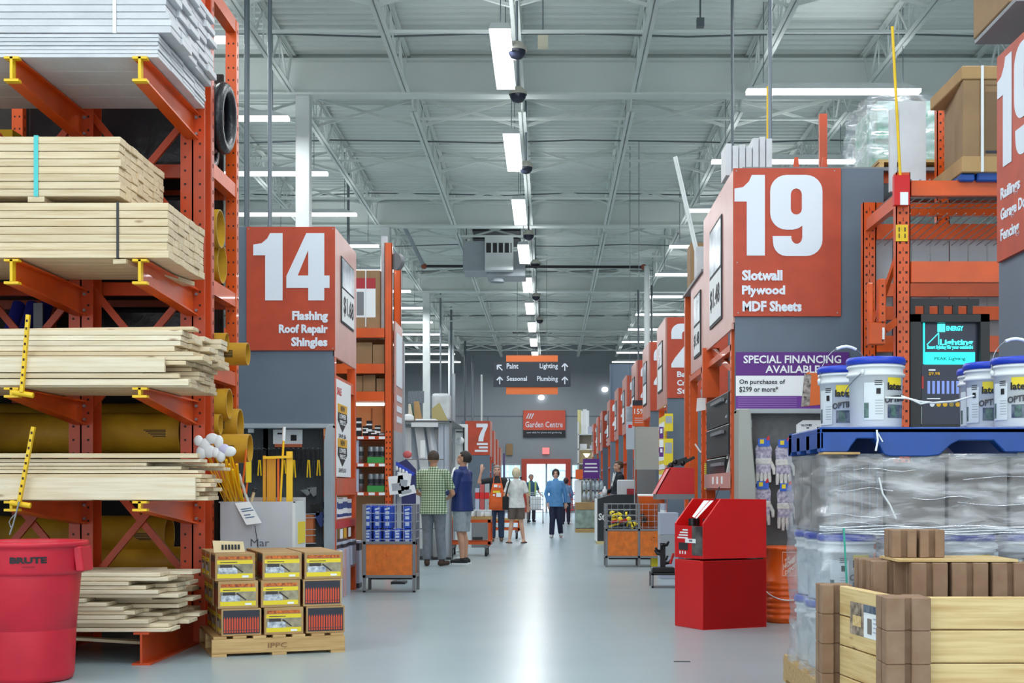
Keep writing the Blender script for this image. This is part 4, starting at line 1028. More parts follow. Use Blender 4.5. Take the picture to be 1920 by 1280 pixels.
for py in (817, 868, 922): 
    MB().box(XR2 - 2.4, XR2 - .1, YR + .02, YR + .95, PZ(py, YR) - .03, PZ(py, YR)).build('shelf', ORANGE_D, r2)
    MB().box(XR2 - 2.4, XR2 - .1, YR, YR + .02, PZ(py + 7, YR), PZ(py, YR)).build('shelf_lip', ORANGE_D, r2)
    for px in (676, 697, 716): MB().box(PX(px, YR) - .04, PX(px, YR) + .04, YR - .004, YR, PZ(py + 6, YR), PZ(py + 1, YR)).build('price_tag', PAPER, r2)
sb = MB().box(XR2 + .01, XR2 + .03, YR + .1, YR + 1.0, 1.9, PZ(600, YR)).build('side_sign', ORANGE_GLARE, r2)
MB().box(XR2 + .031, XR2 + .036, YR + .2, YR + .9, 2.5, 3.2).build('side_print', LETTER, sb)
for k in range(3): MB().box(XR2 + .031, XR2 + .036, YR + .25, YR + .85, 2.02 + .14 * k, 2.1 + .14 * k).build('lettering', LETTER, sb)
MB().box(XR2 + .01, XR2 + .03, YR + .1, YR + 1.0, .1, 1.9).build('side_panel', PALEGREY, r2)
MB().box(XR2 + .01, XR2 + .05, YR + 1.02, YR + 1.1, 0, PZ(625, YR)).build('side_post', PALEGREY, r2)
ztop = PZ(615, YR)
t = thing('appliance_carton', 'tall tan carton with a red band and white printed panel on the rack top', 'carton', (XR2 - .7, YR + .35, ztop))
x0, x1 = PX(640, YR), PX(712, YR)
MB().box(x0, x1, YR + .05, YR + .6, ztop, PZ(505, YR)).build('carton_body', CARD2, t, bevel=.006)
MB().box(x0 + .02, x1 - .06, YR + .046, YR + .05, PZ(540, YR), PZ(520, YR)).build('red_band', mat('dark_red_band', (170, 34, 44), .5), t)
MB().box(x0 + .02, x1 - .06, YR + .046, YR + .05, PZ(594, YR), PZ(540, YR)).build('white_panel', PAPER, t)
MB().box(PX(668, YR), PX(681, YR), YR + .042, YR + .046, PZ(590, YR), PZ(546, YR)).build('product_print', MIDGREY, t)
MB().box(PX(684, YR), PX(686, YR), YR + .04, YR + .05, PZ(612, YR), PZ(505, YR)).build('strap', WHITEST, t)
solo('white_board', 'white board standing upright on the rack top beside the orange post', 'board', MB().box(PX(713, YR), PX(724, YR), YR + .1, YR + .16, ztop, PZ(440, YR)), PRIMED, origin=(PX(718, YR), YR + .13, ztop))
solo('grey_pulley', 'round grey vent disc fixed at the top of the second left rack post', 'vent disc', MB().cyl((PX(741, YR), YR, PZ(490, YR)), (PX(747, YR), YR + .05, PZ(490, YR)), .11, n=20), MIDGREY, origin=PT(743, 490, YR))
for k, (a, b, y0, y1) in enumerate(((640, 696, 640, 681), (697, 724, 644, 681), (650, 678, 703, 733), (679, 702, 701, 733), (704, 724, 708, 733))):
    boxitem('plain_carton', ('wide plain tan carton on the shelf under the appliance carton', 'narrow tan carton by the post under the appliance carton', 'tan carton deep on the third shelf down', 'tan carton with printed mark on the third shelf down', 'small tan carton by the post on the third shelf down')[k], 'carton', PX(a, YR), PX(b, YR), YR + .1, YR + .5, PZ(y1, YR), PZ(y0, YR), CARD2)
for k, (px, py, h) in enumerate(((671, 817, .24), (684, 817, .13), (691, 817, .2), (700, 817, .09), (707, 817, .14), (715, 817, .05))):
    boxitem('black_label_can', '%s black and white pack on the shelf against the tan panels' % ordinal(k), 'pack', PX(px - 5, YR), PX(px + 5, YR), YR + .05, YR + .13, PZ(py, YR), PZ(py, YR) + h, BLACK, 'black packs on the lit shelf', ((.3, .45, PAPER), (.7, .8, PAPER)))
CANG = mat('green_can_band', (56, 150, 70), .5)
for row, py in enumerate((868, 922)):
    for k, px in enumerate((676, 696, 707, 718)):
        c = PT(px, py, YR + .1); h = .22 if row == 0 else .24
        t = thing('paint_can', 'silver can on the %s can shelf, %s from the aisle 14 side' % (('upper', 'lower')[row], ordinal(k)), 'can', (c.x, YR + .1, PZ(py, YR)), group='cans on the second left rack')
        MB().lathe([(.001, 0), (.042, 0), (.042, h * .92), (.036, h), (.001, h)], (c.x, YR + .1, PZ(py, YR)), 16).build('can_body', STEEL, t)
        MB().lathe([(.0435, h * .45), (.0435, h * .7)], (c.x, YR + .1, PZ(py, YR)), 16).build('paper_label', DARK, t)
    solo('green_tray', ('upper', 'lower')[row] + ' green cardboard tray in front of the silver cans', 'tray', MB().box(PX(688, YR), PX(725, YR), YR + .03, YR + .045, PZ(py, YR), PZ(py, YR) + .08), CANG, origin=(PX(706, YR), YR + .04, PZ(py, YR)))
    solo('clear_pack', ('upper', 'lower')[row] + ' clear plastic pack at the aisle 14 end of the can shelf', 'pack', MB().box(PX(650, YR), PX(672, YR), YR + .03, YR + .3, PZ(py, YR), PZ(py, YR) + .3), LILAC, origin=(PX(660, YR), YR + .1, PZ(py, YR)))

# ================================================================== BLUE PACK STAND
def wire_stand(name_label, x0, x1, y0, depth, zp0, zp1, ztop, post_mid=None, cat='display stand', split=None, side=1):
    """grey-framed floor stand: legs, orange printed panel, wire basket"""
    t = thing('basket_stand', name_label, cat, ((x0 + x1) / 2, y0 + depth / 2, 0))
    for x in ([x0, x1 - .035] + ([split] if split else [])):
        for y in (y0, y0 + depth - .035):
            MB().box(x, x + .035, y, y + .035, 0, ztop if x != split else ztop).build('leg', MIDGREY, t, bevel=.003)
    MB().box(x0, x1, y0, y0 + .03, zp1, zp1 + .03).build('front_rail', MIDGREY, t); MB().box(x0, x1, y0, y0 + .03, zp0 - .03, zp0).build('front_rail', MIDGREY, t)
    MB().box(x0, x0 + .03, y0, y0 + depth, zp0 - .03, zp0).box(x1 - .03, x1, y0, y0 + depth, zp0 - .03, zp0).build('side_rail', MIDGREY, t)
    PAN = mat('orange_printed_panel', (232, 120, 32), .5, noise=.14, scale=14)
    edges = [x0 + .035] + ([split, split + .035] if split else []) + [x1 - .035]
    for a, b in zip(edges[0::2], edges[1::2]):
        pn = MB().box(a, b, y0 + .008, y0 + .02, zp0, zp1).m(1)
        mb = pn; rr = random.Random(int(a * 100)); PRN = mat('faint_panel_print', (214, 104, 24), .5)
        for q in range(9):
            w_, h_ = rr.uniform(.02, .12) * (b - a) / .5, rr.uniform(.02, .1); px = rr.uniform(a + .02, b - w_ - .02); pz = rr.uniform(zp0 + .02, zp1 - h_ - .02)
            mb.box(px, px + w_, y0 + .006, y0 + .008, pz, pz + .006).box(px, px + .006, y0 + .006, y0 + .008, pz, pz + h_)
        mb.build('orange_panel', [PAN, PRN], t)
    MB().box(x0 + .03, x0 + .04, y0 + .035, y0 + depth - .035, zp0, zp1).box(x1 - .04, x1 - .03, y0 + .035, y0 + depth - .035, zp0, zp1).build('side_panel', PAN, t)
    MB().box(x0 + .03, x1 - .03, y0 + .03, y0 + depth - .03, zp1 - .02, zp1).build('basket_floor', MIDGREY, t)
    mb = MB(); n = 5
    for k in range(n):
        z = zp1 + .06 + (ztop - zp1 - .06) * k / (n - 1) - .005
        mb.bar((x0, y0 + .006, z), (x1, y0 + .006, z), .006).bar((x0, y0 + depth - .006, z), (x1, y0 + depth - .006, z), .006).bar((x0 + .006, y0, z), (x0 + .006, y0 + depth, z), .006).bar((x1 - .006, y0, z), (x1 - .006, y0 + depth, z), .006)
    k = 0
    while x0 + .09 * k < x1:
        mb.bar((x0 + .09 * k, y0 + .003, zp1), (x0 + .09 * k, y0 + .003, ztop), .004); k += 1
    mb.build('wire_grid', PALEGREY, t)
    MB().box(x0 + .06, x1 - .06, y0 + depth * .4, y0 + depth * .6, zp0 - .06, zp0 - .03).build('under_bracket', DARK, t)
    return t
YS = 15.3; x0, x1 = PX(680, YS), PX(779, YS)
wire_stand('grey basket stand with an orange printed panel, filled with blue packs', x0, x1, YS, .5, PZ(1078, YS), PZ(1020, YS), PZ(945, YS))
MB().box(x0, x1, YS, YS + .035, .0, .02).build('floor_bar', MIDGREY, bpy.data.objects['basket_stand'])
BPACK = mat('bright_blue_pack', (28, 78, 196), .4, noise=.1, scale=20); PACKW = mat('pack_white_print', (196, 214, 240), .5)
def bluepack(label, cx, y, z, h, w=.088):
    t = thing('blue_pack', label, 'pack', (cx, y + .08, z), group='blue packs in the basket stand')
    MB().box(cx - w / 2, cx + w / 2, y, y + .15, z, z + h).build('pack_body', BPACK, t, bevel=.006)
    for a, b in ((.12, .3), (.42, .56), (.62, .76)): MB().box(cx - w * .25, cx + w * .25, y - .002, y, z + h * a, z + h * b).build('white_print', PACKW, t)
    MB().bar((cx - w * .3, y - .001, z + h * .84), (cx + w * .3, y - .001, z + h * .9), .003, .02).build('white_swoosh', PACKW, t)
zb = PZ(1020, YS) + .002
xs = [PX(688 + 18.7 * k, YS) for k in range(5)]
for row in range(2):
    for k, cx in enumerate(xs):
        for lv in range(2):
            if lv == 1 and k == 3: continue
            bluepack('blue pack, %s row, %s level, %s from the aisle 14 end' % (('front', 'rear')[row], ('lower', 'upper')[lv], ordinal(k)), cx + .004 * row, YS + .04 + .2 * row, zb + .168 * lv + (0.0 if lv == 0 else .003), (.165, .25 if k < 3 else .24)[lv])
# ================================================================== RIGHT SIDE: aisle 19 rack
YA = 12.2; XA = PX(1377, YA)
r19 = thing('aisle_rack', 'aisle 19 rack end with grey panel, big orange number sign and glove pegboard', 'aisle rack', (XA + .7, YA + 1.0, 0))
panel_px(r19, 'grey_panel', GREY, 1378, 315, 1657, 768, YA + .02, .03, bevel=.003)
sg = panel_px(r19, 'sign_board', SIGN, 1375, 315, 1577, 593, YA, .02, bevel=.002)
digit_px(sg, '1', 1377, 1434, 328, 479, YA - .001); digit_px(sg, '9', 1444, 1542, 328, 480, YA - .001)
for s_, x0, x1, y0, y1 in (('Slotwall', 1391, 1467, 506, 526), ('Plywood', 1391, 1472, 535, 557), ('MDF Sheets', 1392, 1503, 564, 584)):
    write_px(sg, s_, LETTER, x0, x1, y0, y1, YA - .001, .045)
for px, py in ((1381, 320), (1565, 320), (1384, 586), (1570, 586), (1382, 492)): MB().cyl(PT(px, py, YA - .003), PT(px, py, YA), .006, n=8).build('screw', PALEGREY, sg)
ps = thing('finance_poster', 'purple and white SPECIAL FINANCING poster under the aisle 19 sign', 'poster', PT(1486, 767, YA))
panel_px(ps, 'purple_band', PURPLE, 1380, 660, 1592, 704, YA, .015); panel_px(ps, 'white_band', PAPER, 1380, 704, 1592, 742, YA, .015); panel_px(ps, 'purple_foot', mat('purple_foot_print', (106, 50, 146), .5), 1380, 742, 1592, 767, YA, .015)
write_px(ps, 'SPECIAL FINANCING', PAPER, 1394, 1577, 666, 681, YA, .02); write_px(ps, 'AVAILABLE', PAPER, 1435, 1537, 685, 699, YA, .02)
write_px(ps, 'On purchases of', BLACKINK, 1386, 1472, 711, 722, YA, .008); write_px(ps, '$299 or more*', BLACKINK, 1386, 1459, 724, 736, YA, .008)
mb = MB()
for k in range(5): frect(mb, 1384, 745 + 4 * k, 1494, 746.2 + 4 * k, YA - .002, .002)
mb.build('small_print_pattern', mat('lilac_ink', (150, 110, 180), .6), ps)
mb = MB().prism([(0, 0), (.19, .02), (.205, .30), (.03, .31)], PT(1505, 762, YA - .004), (1, 0, 0), (0, 0, 1), .003); mb.build('card_print', ORB, ps)
mb = MB().prism([(0, 0), (.075, .01), (.09, .28), (.03, .29)], PT(1502, 762, YA - .006), (1, 0, 0), (0, 0, 1), .003); mb.build('tools_print', mat('tools_photo', (190, 180, 174), .5, noise=.9, scale=30, rgb2=(50, 44, 44)), ps)
panel_px(r19, 'pegboard', mat('glove_pegboard', (112, 112, 112), .6, noise=.1, scale=20), 1395, 775, 1655, 1160, YA + .12, .02)
k0, k1 = PX(1380, YA), PX(1410, YA); zt_ = PZ(768, YA)
MB().prism([(k0, 0), (k1 + .02, 0), (k1 + .01, 1.2), (k1 - .02, 1.55), (k1 - .03, zt_ - .04), (k1 - .05, zt_), (k0, zt_)], (0, YA - .16, 0), (1, 0, 0), (0, 0, 1), .3).build('end_post', mat('greenish_grey_post', (160, 164, 158), .4), r19, bevel=.008)
MB().box(k0, PX(1655, YA), YA - .02, YA + .12, PZ(775, YA), PZ(766, YA)).build('top_rail', PALEGREY, r19, bevel=.004)
panel_px(r19, 'small_tag', PAPER, 1399, 787, 1410, 801, YA + .1, .01)
MB().box(k1, PX(1655, YA), YA - .0, YA + .12, 0, .12).build('kick_plate', MIDGREY, r19)
# aisle face of the rack (looks toward -X)
XF = XA - .005
MB().box(XF, XF + .02, YA + .03, 14.6, 2.61, 3.965).build('side_board', ORANGE_GLARE, r19, bevel=.003)
MB().bar((XF - .005, YA + .04, 2.58), (XF - .005, 14.6, 2.58), .02, .05).build('side_rail', ORANGE_GLARE, r19)
MB().box(XF + .02, XF + .05, 14.75, 16.1, 2.46, 3.49).build('side_board', ORANGE_GLARE, r19, bevel=.003)
def price_cards(parent, X, ya, yb, z0, z1):
    pc = MB().box(X - .012, X - .002, ya, yb, z0, z1).build('price_poster', DARK, parent)
    zm = z0 + (z1 - z0) * .5
    MB().box(X - .016, X - .012, ya + .03, yb - .03, zm + .02, z1 - .03).build('poster_photo', POSTERSKY, pc)
    MB().box(X - .016, X - .012, ya + .03, yb - .03, z0 + .03, zm - .01).build('poster_card', PAPER, pc)
    w_ = yb - ya
    write(pc, '$1.48', BLACKINK, (X - .017, yb - w_ * .1, z0 + (zm - z0) * .3), (0, -1, 0), (0, 0, 1), w_ * .8, (zm - z0) * .45, .02, .002)
price_cards(r19, XF, 13.0, 13.95, 2.74, 3.72)
price_cards(r19, XF + .02, 15.0, 15.65, 2.6, 3.3)
for y in (12.36, 14.3, 14.75, 16.0):
    p = MB().box(XF, XF + .09, y, y + .1, 0, 2.6 if y < 14.5 else 2.46).m(1)
    mb = p
    for k in range(20): mb.box(XF - .002, XF, y + .03, y + .05, .5 + .1 * k, .53 + .1 * k)
    mb.build('upright', [ORANGE, HOLE], r19)
MB().box(XF, XF + .1, 12.4, 16.0, 2.38, 2.44).build('depth_strut', ORANGE, r19)
panel_px(r19, 'inner_post', ORANGE, 1318, 652, 1349, 745, 14.2, .1)
MB().bar((XF + .06, 12.5, 2.2), (XF + .06, 14.2, 2.55), .04, .06).build('diagonal_strut', ORANGE, r19)
for z in (4.02, 4.35): 
    for y in (12.5, 13.7): MB().box(XA + .1, 4.6, y, y + .05, z - .12, z).build('top_beam', ORANGE, r19)
    break
MB().box(XA + .1, 4.6, 12.4, 13.9, 3.99, 4.02).build('top_deck', MIDGREY, r19)
MB().box(4.5, 4.6, 12.4, 12.5, 0, 3.9).box(4.5, 4.6, 13.8, 13.9, 0, 3.9).build('far_upright', ORANGE, r19)
MB().box(PX(1537, 13.0), PX(1551, 13.0), 13.0, 13.06, 3.9, PZ(213, 13.0)).build('top_upright', ORANGE_D, r19)
for px in (1487, 1540): MB().prism([(0, 0), (.06, 0), (.045, .1), (.015, .1)], PT(px, 315, 12.6), (1, 0, 0), (0, 0, 1), .02).build('red_hook', ORANGE_D, r19)
MB().box(XF + .7, XF + .75, 12.5, 14.3, 0, 2.5).build('back_panel', DARK, r19)
MB().box(XF, XF + .7, 12.45, 14.3, 1.13, 1.15).build('shelf', ORANGE_D, r19)
lp = MB().box(XF - .03, XF - .01, 12.35, 14.25, 1.15, 1.29).build('shelf_lip', ORANGE_GLARE, r19)
for k in range(3): MB().box(XF - .033, XF - .03, 12.75 + .35 * k, 12.85 + .35 * k, 1.19, 1.26).build('price_tag', PAPER, lp)
yt = MB().box(XF - .012, XF - .006, 14.28, 14.42, PZ(917, 14.3), PZ(868, 14.3)).build('yellow_warning_tag', LYEL, r19)
mb = MB()
for k in range(12): mb.box(XF - .0135, XF - .012, 14.31, 14.39, PZ(913, 14.3) + .021 * k, PZ(913, 14.3) + .021 * k + .009)
mb.build('print_pattern', BLACKINK, yt)
t = thing('tool_cabinet', 'tall black tool cabinet panels with grey handles inside the aisle 19 rack side', 'tool cabinet', (XF + .3, 13.4, 1.15))
for k in range(3):
    z0 = 1.155 + .295 * k
    d = MB().box(XF - .008, XF + .35, 12.5 + (.25 if k == 0 else 0), 14.26, z0, z0 + .285).build('drawer_case', BLACK, t, bevel=.01)
    MB().bar((XF - .03, 12.75, z0 + .22), (XF - .03, 13.6, z0 + .22), .03, .03).build('handle', MIDGREY, d)
t = thing('price_hanger', 'white price tag hanging from the orange post above the red tray', 'tag', (XF - .02, 14.2, 1.75))
c = PT(1316, 757, 14.6); MB().prism([(-.06, -.08), (.05, -.06), (.06, .07), (-.05, .06)], c, (1, 0, 0), (0, 0, 1), .004).build('card', PAPER, t)
MB().tube([c + Vector((0, 0, .07)), c + Vector((-.01, -.03, .14)), c + Vector((.03, -.02, .17)), c + Vector((.05, .02, .14))], .008, 6).build('hook', PALEGREY, t)
MB().bar(PT(1303, 832, 14.4), PT(1314, 848, 14.4), .015).build('clip', WHITE, t)
for k in range(4):
    c = PT(1367 + 3 * (k % 2), 745 + 14 * k if k < 3 else 788, 12.6)
    solo('silver_tool', '%s small silver tool hung by the aisle 19 post beside the purple poster' % ordinal(k), 'hand tool', MB().bar(c, c + Vector((.05, 0, .06)), .02, .02).bar(c, c + Vector((-.03, 0, -.05)), .014, .014), (STEEL, BLACK)[k % 2], origin=c, group='small tools by the aisle 19 post')
# gloves on the side shelf and on the pegboard
GLW = mat('white_leather', (214, 212, 208), .6, noise=.12, scale=30); GLB = mat('lilac_striped_cloth', (136, 128, 158), .7, noise=.35, scale=40, rgb2=(206, 202, 214))
def glove(label, px, py, Y, s=1.0, hook=True):
    c = PT(px, py, Y)
    t = thing('work_glove', label, 'glove', (c.x, Y, c.z - .2 * s), group='work gloves on the glove pegboard')
    P = lambda x, z: (x * s, z * s)
    MB().prism([P(-.06, .02), P(.06, .02), P(.066, .10), P(.05, .135), P(-.05, .135), P(-.066, .10)], c, (1, 0, 0), (0, 0, 1), .03).build('cuff', GLB, t, bevel=.01, seg=2)
    MB().prism([P(-.06, -.09), P(.055, -.09), P(.06, .03), P(-.06, .03)], c, (1, 0, 0), (0, 0, 1), .035).build('palm', GLB, t, bevel=.012, seg=2)
    MB().prism([P(-.063, -.02), P(.063, -.02), P(.063, .03), P(-.063, .03)], c + Vector((0, -.004, 0)), (1, 0, 0), (0, 0, 1), .042).build('wrist_band', GLW, t, bevel=.01, seg=2)
    for k in range(4):
        x = -.045 + .029 * k; L = (.085, .10, .095, .075)[k]
        MB().tube([c + Vector((x * s, .018, -.07 * s)), c + Vector(((x + .002 * (k - 1.5)) * s, .012, -.12 * s)), c + Vector(((x + .004 * (k - 1.5)) * s, .006, (-.08 - L) * s))], [.0155 * s, .016 * s, .011 * s], 8).build('finger', GLW, t)
    MB().tube([c + Vector((.052 * s, .018, -.0 * s)), c + Vector((.078 * s, .01, -.05 * s)), c + Vector((.080 * s, .004, -.095 * s))], [.018 * s, .016 * s, .011 * s], 8).build('thumb', GLW, t)
    MB().prism([P(-.045, .12), P(.045, .12), P(.045, .18), P(-.045, .18)], c + Vector((0, -.008, 0)), (1, 0, 0), (0, 0, 1), .004).build('header_card', mat('blue_header_card', (46, 96, 200), .5), t)
    MB().prism([P(-.03, .14), P(0, .14), P(0, .172), P(-.03, .172)], c + Vector((0, -.011, 0)), (1, 0, 0), (0, 0, 1), .003).build('yellow_print', LYEL, t)
    MB().prism([P(.02, .165), P(.045, .17), P(.04, .20), P(.025, .19)], c + Vector((0, -.011, 0)), (1, 0, 0), (0, 0, 1), .003).build('red_print', RED, t)
    if hook: MB().cyl((c.x, YA + .12, c.z + .17 * s), (c.x, Y - .02, c.z + .175 * s), .004, n=6).build('hook', STEEL, t)
glove('lilac striped work glove, upper row, hanging next to the grey end post', 1432, 866, YA - .03, 1.15)
glove('lilac striped work glove, upper row, beside the wrapped pail stack', 1470, 868, YA - .03, 1.15)
glove('lilac striped work glove, lower row, half behind the red floor display', 1430, 946, YA - .03, 1.15)
glove('lilac striped work glove, lower row, beside the wrapped pail stack', 1473, 950, YA - .03, 1.15)
t = thing('work_glove', 'white and red glove standing on the pale orange-lipped shelf beside the tool cabinet', 'glove', PT(1372, 885, 12.6))
c = PT(1371, 870, 12.7)
MB().prism([(-.05, -.11), (.04, -.11), (.05, .1), (.0, .12), (-.03, .0)], c, (1, 0, 0), (0, 0, 1), .04).build('palm', GLW, t, bevel=.01); 
for k in range(4): MB().tube([c + Vector((-.03 + .022 * k, .02, .05)), c + Vector((-.02 + .022 * k, .02, .16 - .02 * abs(k - 2)))], [.012, .009], 8).build('finger', GLW, t)
t = thing('header_card', 'white rounded header card on the glove pegboard above the blue crate', 'sign card', PT(1518, 815, YA))
MB().prism([(0, 0), (.4, 0), (.4, .11), (.3, .13), (.06, .13), (0, .09)], PT(1493, 815, YA + .05), (1, 0, 0), (0, 0, 1), .01).build('card', PAPER, t)
write_px(t, 'GLOVES', BLACKINK, 1502, 1522, 795, 799, YA + .05, .02, .003); panel_px(t, 'print_line', BLACKINK, 1512, 801, 1517, 803, YA + .047, .003); panel_px(t, 'print_line', BLACKINK, 1532, 800, 1542, 804, YA + .047, .003)
# on top of the rack
for k in range(7):
    x = PX(1352, 13.1) + .062 * k
    solo('white_board', 'white board standing on top of aisle 19, %s from the aisle' % ordinal(k), 'board', MB().box(x, x + .055, 12.75, 13.1, 4.025, PZ((286, 290, 288, 292, 276, 274, 277)[k], 13.1)), PRIMED, origin=(x, 13, 4.02), group='white boards on top of aisle 19', bevel=.003)
solo('trim_stick', 'long white trim stick leaning diagonally over the aisle side of aisle 19', 'trim', MB().bar(PT(1311, 492, 15.3), PT(1266, 294, 15.6), .05, .012, up=(0, 1, 0)).bar(PT(1313, 492, 15.3), PT(1268, 294, 15.6), .012, .05, up=(0, 1, 0)), WHITEP, origin=PT(1311, 492, 15.3))
boxitem('brown_carton', 'brown carton on the rack top behind the leaning trim stick', 'carton', 1.66, 2.1, 16.3, 16.7, 3.50, PZ(455, 16.3), CARD2)
MB().box(1.62, 3.2, 14.8, 16.9, 3.46, 3.488).build('top_deck', MIDGREY, r19); MB().box(1.64, 1.72, 16.75, 16.85, 0, 3.46).build('upright', ORANGE, r19)
solo('white_box', 'white box on the rack behind the leaning trim stick', 'box', MB().box(1.62, 1.72, 15.2, 15.5, 3.49, 3.8), PRIMED, origin=(1.68, 15.3, 3.49))
SHRINK = None
t = thing('wrapped_load', 'shrink-wrapped pallet load with green print on top of aisle 19 rack', 'wrapped load', (3.2, 13.1, 4.02))
for z in (4.02, 4.10): MB().box(PX(1640, 12.7), PX(1760, 12.7), 12.55, 13.5, z, z + .025).build('pallet_board', PALLETWOOD, t)
for x in (PX(1642, 12.7), PX(1700, 12.7), PX(1752, 12.7)): MB().box(x, x + .04, 12.55, 13.5, 4.045, 4.10).build('pallet_block', PALLETWOOD, t)
MB().box(PX(1640, 12.7), PX(1758, 12.7), 12.6, 13.5, 4.126, PZ(195, 12.7)).build('packs', mat('pale_green_packs', (196, 214, 208), .3, noise=.5, scale=5, rgb2=(70, 170, 130)), t)
def film_mesh(x0, x1, y0, y1, z0, z1, amp, nx=18, ny=14, nz=18, seed=1, bottom=False):
    """a closed wrinkled skin round a box"""
    from mathutils import noise
    mb = MB(); per = []
    for i in range(nx): per.append((x0 + (x1 - x0) * i / nx, y0))
    for i in range(ny): per.append((x1, y0 + (y1 - y0) * i / ny))
    for i in range(nx): per.append((x1 - (x1 - x0) * i / nx, y1))
    for i in range(ny): per.append((x0, y1 - (y1 - y0) * i / ny))
    cx, cy = (x0 + x1) / 2, (y0 + y1) / 2; n = len(per); vs = []
    for j in range(nz + 1):
        z = z0 + (z1 - z0) * j / nz
        for (x, y) in per:
            p = Vector((x, y, z)); a = noise.noise(Vector((x * 6 + seed, y * 6, z * 14))) * amp + noise.noise(Vector((x * 18, y * 18 + seed, z * 40))) * amp * .15
            d = Vector((x - cx, y - cy, 0)).normalized()
            vs.append(p + d * (a + amp * .6))
    fs = [(j * n + i, j * n + (i + 1) % n, (j + 1) * n + (i + 1) % n, (j + 1) * n + i) for j in range(nz) for i in range(n)]
    mb.add(vs, fs, True)
    return mb
def film_mat(name, alpha, tint=(225, 232, 240), rough=.18):
    m = bpy.data.materials.new(name); m.use_nodes = True; nt = m.node_tree; N = nt.nodes; L = nt.links
    N.remove(N['Principled BSDF']); out = N['Material Output']
    tr = N.new('ShaderNodeBsdfTransparent'); tr.inputs[0].default_value = lin((245, 247, 250))
    gl = N.new('ShaderNodeBsdfGlossy'); gl.inputs['Roughness'].default_value = rough; gl.inputs[0].default_value = (1, 1, 1, 1)
    df = N.new('ShaderNodeBsdfDiffuse'); df.inputs[0].default_value = lin(tint)
    mg = N.new('ShaderNodeMixShader'); mg.inputs[0].default_value = .45; L.new(df.outputs[0], mg.inputs[1]); L.new(gl.outputs[0], mg.inputs[2])
    tc = N.new('ShaderNodeTexCoord'); mp = N.new('ShaderNodeMapping'); mp.inputs['Scale'].default_value = (2.2, 2.2, 7); L.new(tc.outputs['Object'], mp.inputs['Vector'])
    nz = N.new('ShaderNodeTexNoise'); nz.inputs['Scale'].default_value = 2.2; nz.inputs['Detail'].default_value = 8; nz.inputs['Distortion'].default_value = .6; L.new(mp.outputs[0], nz.inputs['Vector'])
    rp = N.new('ShaderNodeMapRange'); rp.inputs['From Min'].default_value = .35; rp.inputs['From Max'].default_value = .75; rp.inputs['To Min'].default_value = alpha * .35; rp.inputs['To Max'].default_value = min(1, alpha * 1.9)
    L.new(nz.outputs['Fac'], rp.inputs['Value'])
    ms = N.new('ShaderNodeMixShader'); L.new(rp.outputs['Result'], ms.inputs[0]); L.new(tr.outputs[0], ms.inputs[1]); L.new(mg.outputs[0], ms.inputs[2])
    bp = N.new('ShaderNodeBump'); bp.inputs['Strength'].default_value = .4; bp.inputs['Distance'].default_value = .02; L.new(nz.outputs['Fac'], bp.inputs['Height']); L.new(bp.outputs['Normal'], gl.inputs['Normal'])
    L.new(ms.outputs[0], out.inputs['Surface'])
    return m
FILM = film_mat('stretch_film', .34)
x0_, x1_ = PX(1612, 12.7), PX(1760, 12.7)
film_mesh(x0_ + .05, x1_, 12.55, 13.5, 4.13, PZ(193, 12.7) + .02, .05).build('stretch_film', FILM, t)

# ================================================================== ORANGE RACK AT THE RIGHT EDGE
YB1 = 10.5
rb = thing('pallet_rack', 'bright orange pallet rack carrying the lighting display and wire deck', 'pallet rack', (3.3, 11.0, 0))
XP0, XP1 = PX(1680, YB1), PX(1707, YB1)
for (x, y, zt) in ((XP0, YB1, PZ(323, YB1)), (XP0, YB1 + 1.1, PZ(323, YB1)), (4.6, YB1, 3.6), (4.6, YB1 + 1.1, 3.6), (PX(1757, 11.9), 11.9, PZ(195, 11.9))):
    p = MB().box(x, x + .109, y, y + .008, 0, zt).box(x, x + .008, y, y + .08, 0, zt).box(x + .101, x + .109, y, y + .08, 0, zt).m(1)
    mb = p
    for k in range(int((zt - 1.2) / .075)):
        for s in (-.025, .025): mb.box(x + .054 + s - .008, x + .054 + s + .008, y - .002, y, 1.2 + .075 * k, 1.218 + .075 * k)
        mb.box(x + .052, x + .056, y - .002, y, 1.22 + .075 * k, 1.25 + .075 * k)
    mb.build('upright', [ORANGE, HOLE], rb)
def beam(y0, y1, Y): MB().box(XP1, 4.6, Y - .03, Y + .03, PZ(y1, Y), PZ(y0, Y)).build('shelf_beam', ORANGE, rb)
for a in ((340, 368, YB1), (491, 530, YB1), (381, 405, 11.6), (421, 449, 11.6), (532, 556, 11.6), (575, 600, 11.6), (630, 660, 11.6)): beam(*a)
mb = MB()
for k in range(26): mb.bar((XP1 + .07 * k, YB1 - .03, PZ(338, YB1)), (XP1 + .07 * k, YB1 + 1.1, PZ(338, YB1)), .006)
for k in range(6): mb.bar((XP1, YB1 + .2 * k, PZ(340, YB1)), (4.6, YB1 + .2 * k, PZ(340, YB1)), .006)
mb.build('wire_deck', STEEL, rb)
mb = MB()
for k in range(26): mb.bar((XP1 + .07 * k, YB1, PZ(338, YB1) - .25), (XP1 + .07 * k, YB1 + 1.1, PZ(338, YB1) - .3), .006)
mb.build('wire_deck', STEEL, rb)
MB().bar((XP0 + .05, YB1 + .05, 3.0), (XP0 + .05, YB1 + 1.1, 2.4), .03, .05).build('diagonal_strut', ORANGE, rb)
MB().box(XP0 + .02, XP0 + .07, YB1 + .08, YB1 + 1.1, 3.3, 3.4).build('depth_strut', ORANGE, rb)
yp = panel_px(rb, 'yellow_plate', YELLOW, 1680, 421, 1702, 452, YB1 - .012, .01)
for px in (1685, 1696):
    for py in (426, 438): panel_px(yp, 'slot', BLACKINK, px, py, px + 2, py + 8, YB1 - .014, .003)
